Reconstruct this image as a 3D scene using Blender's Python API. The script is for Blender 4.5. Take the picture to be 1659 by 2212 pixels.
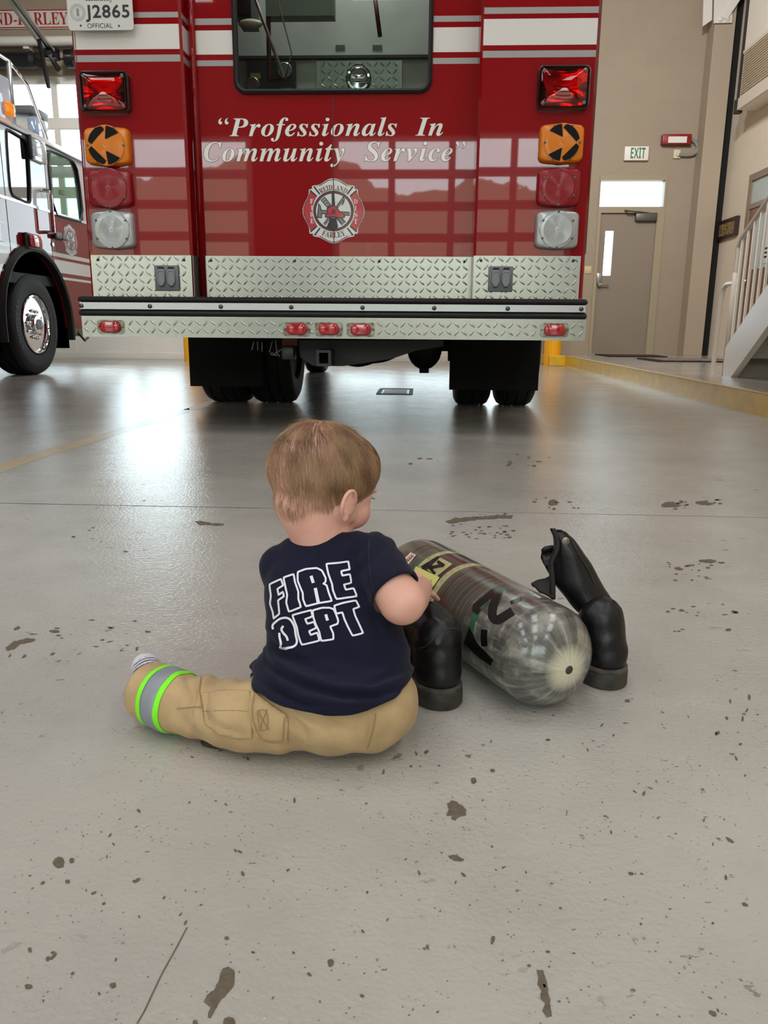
import bpy, bmesh, math, random
from math import sin, cos, pi, radians
from mathutils import Vector, Matrix, noise
from mathutils.bvhtree import BVHTree
from mathutils.geometry import tessellate_polygon, delaunay_2d_cdt

for o in list(bpy.data.objects):
    bpy.data.objects.remove(o)
SC = bpy.context.scene
COL = SC.collection
random.seed(7)

# ------------------------------------------------------------------ camera
FPX, CAMH = 1660.0, 0.5
PITCH, YAW, ROLL = math.atan((1106 - 708) / FPX), radians(2.534), radians(.45)
fw = Vector((-sin(YAW) * cos(PITCH), cos(YAW) * cos(PITCH), -sin(PITCH)))
rt0 = Vector((cos(YAW), sin(YAW), 0))
up0 = rt0.cross(fw)
RT = rt0 * cos(ROLL) + up0 * sin(ROLL)
UP = -rt0 * sin(ROLL) + up0 * cos(ROLL)
CAMP = Vector((0, 0, CAMH))
cd = bpy.data.cameras.new('camera')
cd.sensor_fit = 'VERTICAL'
cd.sensor_height = 36
cd.sensor_width = 27
cd.lens = 36 * FPX / 2212
cd.clip_start = .02
co = bpy.data.objects.new('camera', cd)
COL.objects.link(co)
co.matrix_world = Matrix(((RT.x, UP.x, -fw.x, 0), (RT.y, UP.y, -fw.y, 0), (RT.z, UP.z, -fw.z, CAMH), (0, 0, 0, 1)))
SC.camera = co


def ray(px, py):
    return fw + RT * ((px - 829.5) / FPX) - UP * ((py - 1106) / FPX)


def onY(px, py, Y):
    d = ray(px, py); return CAMP + d * (Y / d.y)


def onX(px, py, X):
    d = ray(px, py); return CAMP + d * (X / d.x)


def onZ(px, py, Z=0.):
    d = ray(px, py); return CAMP + d * ((Z - CAMH) / d.z)


# ------------------------------------------------------------------ daylight and exposure
SC.view_settings.view_transform = 'Standard'
SC.view_settings.look = 'None'
SC.view_settings.exposure = 0.14
SC.view_settings.gamma = 1
SC.cycles.use_denoising = True
SC.cycles.max_bounces = 14
SC.cycles.diffuse_bounces = 6
SC.cycles.transparent_max_bounces = 24
SC.cycles.sample_clamp_indirect = 8
SC.cycles.caustics_reflective = False
SC.cycles.caustics_refractive = False
W = bpy.data.worlds.new('overcast_sky')
SC.world = W
W.use_nodes = True
_n, _l = W.node_tree.nodes, W.node_tree.links
_bg = _n['Background']
SKY_STRENGTH = 6.5
FILL_LAMP_W = 40
_bg.inputs[1].default_value = SKY_STRENGTH
_tc = _n.new('ShaderNodeTexCoord'); _sp = _n.new('ShaderNodeSeparateXYZ'); _l.new(_tc.outputs['Generated'], _sp.inputs[0])
_nz = _n.new('ShaderNodeTexNoise'); _nz.inputs['Scale'].default_value = 9; _nz.inputs['Detail'].default_value = 6
_l.new(_tc.outputs['Generated'], _nz.inputs['Vector'])


def _wm(op, a, b):
    m = _n.new('ShaderNodeMath'); m.operation = op
    for i, v in enumerate((a, b)):
        if isinstance(v, (int, float)): m.inputs[i].default_value = v
        else: _l.new(v, m.inputs[i])
    return m.outputs[0]


# far side: plain overcast; near side (behind the camera): trees and houses up to about 10 degrees
_el = _wm('SUBTRACT', _sp.outputs[2], _wm('MULTIPLY', _nz.outputs['Fac'], .14))
_tree = _wm('MULTIPLY', _wm('LESS_THAN', _el, .105), _wm('LESS_THAN', _sp.outputs[1], -.05))
_gnd = _wm('LESS_THAN', _sp.outputs[2], 0.0)
_m1 = _n.new('ShaderNodeMix'); _m1.data_type = 'RGBA'; _m1.inputs[6].default_value = (.82, .905, 1.0, 1); _m1.inputs[7].default_value = (.36, .31, .24, 1)
_m0 = _n.new('ShaderNodeMix'); _m0.data_type = 'RGBA'; _m0.inputs[6].default_value = (.82, .905, 1.0, 1); _m0.inputs[7].default_value = (1.35, 1.43, 1.5, 1)
_l.new(_wm('LESS_THAN', _sp.outputs[1], -.05), _m0.inputs[0]); _l.new(_m0.outputs[2], _m1.inputs[6])
_l.new(_tree, _m1.inputs[0])
_m2 = _n.new('ShaderNodeMix'); _m2.data_type = 'RGBA'; _m2.inputs[7].default_value = (.40, .39, .37, 1)
_l.new(_gnd, _m2.inputs[0]); _l.new(_m1.outputs[2], _m2.inputs[6]); _l.new(_m2.outputs[2], _bg.inputs[0])


def portal(x0, x1, z0, z1, y, toward):
    L = bpy.data.lights.new('daylight_portal', 'AREA')
    L.shape = 'RECTANGLE'
    L.size = x1 - x0
    L.size_y = z1 - z0
    L.cycles.is_portal = True
    o = bpy.data.objects.new('daylight_portal', L)
    COL.objects.link(o)
    o.location = ((x0 + x1) / 2, y, (z0 + z1) / 2)
    o.rotation_euler = (radians(90) if toward > 0 else radians(-90), 0, 0)


def add_ceiling_fill(x, y, z, watts, parent=None):  # fill light added overhead, out of view, to lift the room's brightness
    L = bpy.data.lights.new('ceiling_fill_light', 'AREA')
    L.shape = 'RECTANGLE'
    L.size, L.size_y = 1.1, 2.2
    L.energy = watts
    L.color = (.97, .985, 1)
    o = bpy.data.objects.new('ceiling_fill_light', L)
    COL.objects.link(o)
    o.location = (x, y, z)
    if parent is not None:
        o.parent = parent; o.location = (0, 0, z - parent.location.z)
    return o


def wall_fill_light(pos, aim, watts, size=(.5, .35)):  # aimed fill light, added out of view to brighten a wall
    L = bpy.data.lights.new('wall_fill_light', 'AREA')
    L.shape = 'RECTANGLE'
    L.size, L.size_y = size
    L.energy = watts
    L.color = (1, .975, .94)
    L.spread = radians(120)
    o = bpy.data.objects.new('wall_fill_light', L)
    COL.objects.link(o)
    d = Vector(aim) - Vector(pos)
    o.rotation_euler = d.to_track_quat('-Z', 'Y').to_euler()
    o.location = Vector(pos) + d.normalized() * .05
    return o


# ------------------------------------------------------------------ helpers
def hexc(h, a=1.):
    h = h.lstrip('#')
    c = [int(h[i:i + 2], 16) / 255 for i in (0, 2, 4)]
    return tuple(v / 12.92 if v <= .04045 else ((v + .055) / 1.055) ** 2.4 for v in c) + (a,)


class NT:
    def __init__(s, m):
        s.nt = m.node_tree; s.n = m.node_tree.nodes; s.l = m.node_tree.links

    def new(s, t, **kw):
        n = s.n.new(t)
        for k, v in kw.items():
            if k.startswith('_'):
                setattr(n, k[1:], v)
        return n

    def link(s, a, b):
        s.l.new(a, b)


MATS = {}


def mat(name, color='#808080', rough=.5, metal=0., coat=0., coat_rough=.03, spec=.5, sheen=0., trans=0., sss=0., bump=None, var=None, ior=1.5, emit=None):
    """bump=(scale,strength,distance[,detail]) noise bump; var=(scale,hex2,amount) noise colour variation"""
    if name in MATS:
        return MATS[name]
    m = bpy.data.materials.new(name)
    m.use_nodes = True
    t = NT(m)
    b = t.n['Principled BSDF']
    b.inputs['Base Color'].default_value = hexc(color) if isinstance(color, str) else color
    b.inputs['Roughness'].default_value = rough
    b.inputs['Metallic'].default_value = metal
    b.inputs['Coat Weight'].default_value = coat
    b.inputs['Coat Roughness'].default_value = coat_rough
    b.inputs['Specular IOR Level'].default_value = spec
    b.inputs['Sheen Weight'].default_value = sheen
    b.inputs['Transmission Weight'].default_value = trans
    b.inputs['IOR'].default_value = ior
    if sss:
        b.inputs['Subsurface Weight'].default_value = sss
        b.inputs['Subsurface Radius'].default_value = (.012, .005, .003)
        b.inputs['Subsurface Scale'].default_value = 1
    if emit:
        b.inputs['Emission Color'].default_value = hexc(emit[0]); b.inputs['Emission Strength'].default_value = emit[1]
    if bump or var:
        tc = t.new('ShaderNodeTexCoord')
    if bump:
        nz = t.new('ShaderNodeTexNoise')
        nz.inputs['Scale'].default_value = bump[0]
        nz.inputs['Detail'].default_value = bump[3] if len(bump) > 3 else 3
        bp = t.new('ShaderNodeBump')
        bp.inputs['Strength'].default_value = bump[1]
        bp.inputs['Distance'].default_value = bump[2]
        t.link(tc.outputs['Object'], nz.inputs['Vector'])
        t.link(nz.outputs['Fac'], bp.inputs['Height'])
        t.link(bp.outputs['Normal'], b.inputs['Normal'])
    if var:
        nz = t.new('ShaderNodeTexNoise')
        nz.inputs['Scale'].default_value = var[0]
        nz.inputs['Detail'].default_value = 5
        t.link(tc.outputs['Object'], nz.inputs['Vector'])
        rp = t.new('ShaderNodeValToRGB')
        rp.color_ramp.elements[0].position = .5 - var[2] / 2
        rp.color_ramp.elements[1].position = .5 + var[2] / 2
        rp.color_ramp.elements[0].color = hexc(color)
        rp.color_ramp.elements[1].color = hexc(var[1])
        t.link(nz.outputs['Fac'], rp.inputs['Fac'])
        t.link(rp.outputs['Color'], b.inputs['Base Color'])
    MATS[name] = m
    return m


def glass_mat(name, tint='#ffffff', refl=1.0):
    """thin pane: see-through with a Fresnel mirror coat"""
    if name in MATS:
        return MATS[name]
    m = bpy.data.materials.new(name)
    m.use_nodes = True
    t = NT(m)
    out = t.n['Material Output']
    t.n.remove(t.n['Principled BSDF'])
    tr = t.new('ShaderNodeBsdfTransparent'); tr.inputs[0].default_value = hexc(tint)
    gl = t.new('ShaderNodeBsdfGlossy'); gl.inputs['Roughness'].default_value = .01
    fr = t.new('ShaderNodeFresnel'); fr.inputs[0].default_value = 1.5
    mu = t.new('ShaderNodeMath', _operation='MULTIPLY'); mu.inputs[1].default_value = refl
    mx = t.new('ShaderNodeMixShader')
    t.link(fr.outputs[0], mu.inputs[0]); t.link(mu.outputs[0], mx.inputs[0])
    t.link(tr.outputs[0], mx.inputs[1]); t.link(gl.outputs[0], mx.inputs[2])
    t.link(mx.outputs[0], out.inputs[0])
    MATS[name] = m
    return m


class MB:
    """collects geometry for ONE mesh object"""
    def __init__(s):
        s.v = []; s.f = []; s.m = []

    def add(s, vs, fs, M=None, mi=0):
        o = len(s.v)
        s.v += [tuple(M @ Vector(p)) if M is not None else tuple(p) for p in vs]
        s.f += [tuple(i + o for i in f) for f in fs]
        s.m += [mi] * len(fs)
        return s

    def bm(s, b, M=None, mi=0):
        b.verts.ensure_lookup_table()
        b.verts.index_update()
        s.add([v.co.copy() for v in b.verts], [[v.index for v in f.verts] for f in b.faces], M, mi)
        b.free()
        return s

    def box(s, x0, x1, y0, y1, z0, z1, bev=0, seg=2, M=None, mi=0):
        b = bmesh.new()
        bmesh.ops.create_cube(b, size=1)
        for v in b.verts:
            v.co = Vector(((x0 + x1) / 2 + v.co.x * (x1 - x0), (y0 + y1) / 2 + v.co.y * (y1 - y0), (z0 + z1) / 2 + v.co.z * (z1 - z0)))
        if bev:
            bmesh.ops.bevel(b, geom=b.edges[:], offset=bev, segments=seg, affect='EDGES', profile=.5)
        return s.bm(b, M, mi)

    def cyl(s, p0, p1, r0, r1=None, n=24, mi=0, cap=True):
        r1 = r0 if r1 is None else r1
        p0, p1 = Vector(p0), Vector(p1)
        d = (p1 - p0).normalized()
        a = d.orthogonal().normalized(); b = d.cross(a)
        vs = []; fs = []
        for p, r in ((p0, r0), (p1, r1)):
            for i in range(n):
                t = 2 * pi * i / n
                vs.append(p + (a * cos(t) + b * sin(t)) * r)
        fs = [(i, (i + 1) % n, n + (i + 1) % n, n + i) for i in range(n)]
        if cap:
            fs += [tuple(range(n))[::-1], tuple(range(n, 2 * n))]
        return s.add(vs, fs, None, mi)

    def tube(s, pts, r, n=10, cap=True, mi=0, closed=False):
        pts = [Vector(p) for p in pts]
        k = len(pts)
        rs = r if isinstance(r, (list, tuple)) else [r] * k
        rings = []
        a = None
        for i in range(k):
            if closed:
                d = pts[(i + 1) % k] - pts[i - 1]
            else:
                d = pts[min(i + 1, k - 1)] - pts[max(i - 1, 0)]
            d.normalize()
            if a is None:
                a = d.orthogonal().normalized()
            else:
                a = (a - d * a.dot(d)).normalized()
            b = d.cross(a)
            rings.append([pts[i] + (a * cos(2 * pi * j / n) + b * sin(2 * pi * j / n)) * rs[i] for j in range(n)])
        return s.loft(rings, cap and not closed, mi, loop=closed)

    def loft(s, rings, cap=True, mi=0, loop=False):
        n = len(rings[0]); k = len(rings)
        vs = [p for r in rings for p in r]
        fs = []
        for i in range(k if loop else k - 1):
            i2 = (i + 1) % k
            for j in range(n):
                fs.append((i * n + j, i * n + (j + 1) % n, i2 * n + (j + 1) % n, i2 * n + j))
        if cap:
            fs += [tuple(range(n))[::-1], tuple((k - 1) * n + j for j in range(n))]
        return s.add(vs, fs, None, mi)

    def lathe(s, prof, n=32, M=None, mi=0):
        """prof [(r,h)] spun about local Z"""
        vs = []; fs = []
        k = len(prof)
        for r, h in prof:
            for j in range(n):
                vs.append((r * cos(2 * pi * j / n), r * sin(2 * pi * j / n), h))
        for i in range(k - 1):
            for j in range(n):
                fs.append((i * n + j, i * n + (j + 1) % n, (i + 1) * n + (j + 1) % n, (i + 1) * n + j))
        if prof[0][0] > 1e-6:
            fs.append(tuple(range(n))[::-1])
        if prof[-1][0] > 1e-6:
            fs.append(tuple((k - 1) * n + j for j in range(n)))
        return s.add(vs, fs, M, mi)

    def sphere(s, c, r, M=None, mi=0, sub=3):
        b = bmesh.new()
        bmesh.ops.create_icosphere(b, subdivisions=sub, radius=1)
        rr = r if isinstance(r, (tuple, list)) else (r, r, r)
        T = Matrix.Translation(Vector(c)) @ (M.to_4x4() if M is not None else Matrix.Identity(4)) @ Matrix.Diagonal((rr[0], rr[1], rr[2], 1))
        return s.bm(b, T, mi)

    def prism(s, loops, fn, d0, d1, mi=0):
        """polygon with holes (2-D loops, first is outer); fn(a,b,d)->3-D, between depths d0 and d1"""
        if not isinstance(loops[0][0], (tuple, list)):
            loops = [loops]
        flat = [p for l in loops for p in l]
        tris = tessellate_polygon([[Vector((p[0], p[1], 0)) for p in l] for l in loops])
        n = len(flat)
        vs = [fn(p[0], p[1], d0) for p in flat]
        fs = [tuple(t) for t in tris]
        if d1 is not None:
            vs += [fn(p[0], p[1], d1) for p in flat]
            fs += [tuple(i + n for i in t[::-1]) for t in tris]
            o = 0
            for l in loops:
                k = len(l)
                fs += [(o + i, o + (i + 1) % k, n + o + (i + 1) % k, n + o + i) for i in range(k)]
                o += k
        return s.add(vs, fs, None, mi)

    def build(s, name, mats, parent=None, smooth=True, angle=35, fix=True, label=None, kind=None):
        me = bpy.data.meshes.new(name)
        me.from_pydata(s.v, [], s.f)
        for m in (mats if isinstance(mats, (list, tuple)) else [mats]):
            me.materials.append(m)
        me.polygons.foreach_set('material_index', s.m)
        if fix:
            b = bmesh.new(); b.from_mesh(me)
            bmesh.ops.recalc_face_normals(b, faces=b.faces[:])
            if smooth:
                lim = radians(angle)
                for e in b.edges:
                    if len(e.link_faces) == 2:
                        e.smooth = e.calc_face_angle(0) < lim
            b.to_mesh(me); b.free()
        if smooth:
            me.polygons.foreach_set('use_smooth', [True] * len(me.polygons))
        me.update()
        return link(name, me, parent, label, kind)


def link(name, me, parent=None, label=None, kind=None):
    o = bpy.data.objects.new(name, me)
    COL.objects.link(o)
    if parent is not None:
        o.parent = parent
        o.matrix_parent_inverse = parent.matrix_world.inverted() if False else Matrix.Translation(-Vector(parent['base'])) if 'base' in parent.keys() else Matrix.Identity(4)
    if label:
        o['label'] = label
    if kind:
        o['kind'] = kind
    return o


def thing(name, label, cat, loc=(0, 0, 0), group=None):
    o = bpy.data.objects.new(name, None)
    COL.objects.link(o)
    o.location = loc
    o.empty_display_size = .05
    o['base'] = tuple(loc)
    o['label'] = label
    o['category'] = cat
    if group:
        o['group'] = group
    return o


def tag(o, label, cat=None, group=None, kind=None):
    o['label'] = label
    if cat:
        o['category'] = cat
    if group:
        o['group'] = group
    if kind:
        o['kind'] = kind
    return o


def structure(o):
    o['kind'] = 'structure'
    return o


def rrect(x0, x1, z0, z1, r, n=6):
    p = []
    for cx, cz, a0 in ((x1 - r, z1 - r, 0), (x0 + r, z1 - r, 90), (x0 + r, z0 + r, 180), (x1 - r, z0 + r, 270)):
        for i in range(n + 1):
            a = radians(a0 + 90 * i / n)
            p.append((cx + r * cos(a), cz + r * sin(a)))
    return p


def circ(cx, cz, r, n=32, rz=None):
    rz = r if rz is None else rz
    return [(cx + r * cos(2 * pi * i / n), cz + rz * sin(2 * pi * i / n)) for i in range(n)]


def XZ(y0, sgn=1):
    return lambda a, b, d: (a, y0 + sgn * d, b)


def YZ(x0, sgn=1):
    return lambda a, b, d: (x0 + sgn * d, a, b)


def XY(z0):
    return lambda a, b, d: (a, b, z0 + d)


def mathchars(s, kind):
    out = ''
    for c in s:
        if kind == 'bi':
            if c.isupper(): c = chr(0x1D468 + ord(c) - 65)
            elif c.islower(): c = chr(0x1D482 + ord(c) - 97)
        elif kind == 'b':
            if c.isupper(): c = chr(0x1D400 + ord(c) - 65)
            elif c.islower(): c = chr(0x1D41A + ord(c) - 97)
        elif kind == 'sb':
            if c.isupper(): c = chr(0x1D5D4 + ord(c) - 65)
            elif c.isdigit(): c = chr(0x1D7EC + ord(c) - 48)
        out += c
    return out


def text_shape(s, kind='n', offset=0., spacing=1., word=1.):
    c = bpy.data.curves.new('lettering', 'FONT')
    c.body = mathchars(s, kind)
    c.size = 1
    c.resolution_u = 3
    c.offset = offset
    c.space_character = spacing
    c.space_word = word
    o = bpy.data.objects.new('lettering', c)
    COL.objects.link(o)
    dg = bpy.context.evaluated_depsgraph_get()
    me = bpy.data.meshes.new_from_object(o.evaluated_get(dg))
    vs = [v.co.copy() for v in me.vertices]
    fs = [tuple(p.vertices) for p in me.polygons]
    bpy.data.objects.remove(o)
    bpy.data.curves.remove(c)
    bpy.data.meshes.remove(me)
    return vs, fs


def add_text(mb, s, kind, a0, a1, b0, b1, fn, depth=0., mi=0, offset=0., spacing=1., word=1., ref=None):
    """fit lettering into the 2-D box a0..a1 x b0..b1 (b0 = lowest ink, b1 = highest ink)"""
    vs, fs = text_shape(s, kind, 0, spacing, word)
    x0 = min(v.x for v in vs); x1 = max(v.x for v in vs); y0 = min(v.y for v in vs); y1 = max(v.y for v in vs)
    if offset:
        vs, fs = text_shape(s, kind, offset, spacing, word)
    kx = (a1 - a0) / (x1 - x0); ky = (b1 - b0) / (y1 - y0)
    mb.add([fn(a0 + (v.x - x0) * kx, b0 + (v.y - y0) * ky, depth) for v in vs], fs, None, mi)


def bvh_of(o):
    dg = bpy.context.evaluated_depsgraph_get()
    me = o.data
    M = Matrix.Identity(4)
    if o.parent is not None:
        M = Matrix.Translation(Vector(o.parent.location)) @ o.matrix_parent_inverse
    return BVHTree.FromPolygons([M @ v.co for v in me.vertices], [tuple(p.vertices) for p in me.polygons])


def resample(pts, step, closed=False):
    pts = [Vector((p[0], p[1])) for p in pts]
    if closed:
        pts = pts + [pts[0]]
    out = []
    for a, b in zip(pts, pts[1:]):
        n = max(1, int((b - a).length / step + .5))
        for i in range(n):
            out.append(a.lerp(b, i / n))
    if not closed:
        out.append(pts[-1])
    return out


def soften(pts, c=.2):
    pts = [Vector((p[0], p[1])) for p in pts]; n = len(pts); q = []
    for i in range(n):
        a, b, d = pts[i - 1], pts[i], pts[(i + 1) % n]
        q += [tuple(b.lerp(a, c)), tuple(b.lerp(a, c * .3).lerp(b.lerp(d, c * .3), .5)), tuple(b.lerp(d, c))]
    return q


def topx(p):
    v = Vector(p) - CAMP; z = v.dot(fw)
    return 829.5 + FPX * v.dot(RT) / z, 1106 - FPX * v.dot(UP) / z


def inpoly(x, y, P):
    ins = False
    for i in range(len(P)):
        a, b = P[i], P[i - 1]
        if (a[1] > y) != (b[1] > y) and x < (b[0] - a[0]) * (y - a[1]) / (b[1] - a[1]) + a[0]:
            ins = not ins
    return ins


def interp(x, T):
    if x <= T[0][0]: return T[0][1]
    for a, b in zip(T, T[1:]):
        if x <= b[0]: return a[1] + (b[1] - a[1]) * (x - a[0]) / (b[0] - a[0])
    return T[-1][1]


def smooth2(pts, closed=True, it=2):
    pts = [Vector((p[0], p[1])) for p in pts]
    for _ in range(it):
        n = len(pts); q = []
        for i in range(n if closed else n - 1):
            a, b = pts[i], pts[(i + 1) % n]
            q += [a.lerp(b, .25), a.lerp(b, .75)]
        if not closed:
            q = [pts[0]] + q + [pts[-1]]
        pts = q
    return pts


def stroke(mb, bvh, pts, width, off, closed=False, step=4, mi=0):
    """a strip of lettering paint laid onto a surface"""
    P = resample(pts, step, closed)
    n = len(P)
    w = width if isinstance(width, (list, tuple)) else None
    L = []; R = []
    for i in range(n):
        a = P[i - 1] if (closed or i > 0) else P[i]
        b = P[(i + 1) % n] if (closed or i < n - 1) else P[i]
        d = b - a
        if d.length < 1e-6:
            d = Vector((1, 0))
        d.normalize()
        nn = Vector((-d.y, d.x))
        e1 = (P[i] - a); e2 = (b - P[i])
        k = 1
        if e1.length > 1e-6 and e2.length > 1e-6:
            c = max(.35, math.sqrt(max(0, (1 + e1.normalized().dot(e2.normalized())) / 2)))
            k = 1 / c
        ww = (w[0] + (w[1] - w[0]) * i / max(1, n - 1)) if w else width
        L.append(P[i] + nn * ww / 2 * k); R.append(P[i] - nn * ww / 2 * k)
    ids = []
    for p in L + R:
        ids.append(surf(bvh, p.x, p.y, off))
    vs = []; mp = {}
    for i, p in enumerate(ids):
        if p is not None:
            mp[i] = len(vs); vs.append(p)
    fs = []
    for i in range(n if closed else n - 1):
        j = (i + 1) % n
        q = (i, j, n + j, n + i)
        if all(t in mp for t in q):
            fs.append(tuple(mp[t] for t in q))
    mb.add(vs, fs, None, mi)


def surf(bvh, px, py, off=0.):
    d = ray(px, py).normalized()
    h = bvh.ray_cast(CAMP, d)
    if h[0] is None:
        return None
    nrm = h[1] if h[1].dot(d) < 0 else -h[1]
    return h[0] + nrm * off


def patch(mb, bvh, loop, off, step=5, mi=0):
    """a filled patch (label, print, sticker) laid onto a curved surface"""
    P = resample(loop, step, True)
    n = len(P)
    vs = [Vector((p.x, p.y)) for p in P]
    x0 = min(p.x for p in P); x1 = max(p.x for p in P); y0 = min(p.y for p in P); y1 = max(p.y for p in P)
    x = x0 + step / 2
    while x < x1:
        y = y0 + step / 2
        while y < y1:
            ins = False
            for i in range(n):
                a, b = P[i], P[i - 1]
                if (a.y > y) != (b.y > y) and x < (b.x - a.x) * (y - a.y) / (b.y - a.y) + a.x:
                    ins = not ins
            if ins:
                vs.append(Vector((x, y)))
            y += step
        x += step
    r = delaunay_2d_cdt(vs, [], [list(range(n))], 1, 1e-4)
    out = [surf(bvh, p.x, p.y, off) for p in r[0]]
    mp = {}; vv = []
    for i, p in enumerate(out):
        if p is not None:
            mp[i] = len(vv); vv.append(p)
    mb.add(vv, [tuple(mp[i] for i in f) for f in r[2] if all(i in mp for i in f)], None, mi)
# ------------------------------------------------------------------ room
XL, XR, YN, YF, ZC = -9.6, 4.2, -6.6, 11.8, 5.6


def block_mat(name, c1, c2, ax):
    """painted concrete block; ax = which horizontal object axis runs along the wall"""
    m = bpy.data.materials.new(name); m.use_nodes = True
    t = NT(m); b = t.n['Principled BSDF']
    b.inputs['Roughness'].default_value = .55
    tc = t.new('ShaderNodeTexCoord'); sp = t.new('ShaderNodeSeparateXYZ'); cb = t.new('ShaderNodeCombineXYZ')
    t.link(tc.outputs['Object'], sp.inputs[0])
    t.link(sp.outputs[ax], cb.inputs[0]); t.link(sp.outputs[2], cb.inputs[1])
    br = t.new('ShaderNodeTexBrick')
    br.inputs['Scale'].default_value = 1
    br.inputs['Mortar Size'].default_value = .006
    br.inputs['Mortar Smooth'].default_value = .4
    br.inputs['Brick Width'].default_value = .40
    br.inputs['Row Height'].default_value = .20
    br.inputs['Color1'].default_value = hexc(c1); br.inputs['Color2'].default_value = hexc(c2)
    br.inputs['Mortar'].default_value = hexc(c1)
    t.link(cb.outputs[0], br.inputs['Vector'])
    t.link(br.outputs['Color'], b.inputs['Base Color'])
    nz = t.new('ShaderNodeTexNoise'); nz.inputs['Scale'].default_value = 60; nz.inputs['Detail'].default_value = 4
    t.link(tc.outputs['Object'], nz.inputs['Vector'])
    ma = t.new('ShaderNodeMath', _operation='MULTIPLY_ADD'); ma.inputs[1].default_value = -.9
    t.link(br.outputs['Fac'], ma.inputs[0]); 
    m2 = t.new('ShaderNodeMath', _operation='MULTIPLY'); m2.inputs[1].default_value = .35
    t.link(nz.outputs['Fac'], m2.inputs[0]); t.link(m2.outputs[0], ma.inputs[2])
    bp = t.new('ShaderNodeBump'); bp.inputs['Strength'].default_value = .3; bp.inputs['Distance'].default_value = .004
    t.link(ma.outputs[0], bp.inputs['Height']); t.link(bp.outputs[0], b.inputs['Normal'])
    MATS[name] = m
    return m


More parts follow.
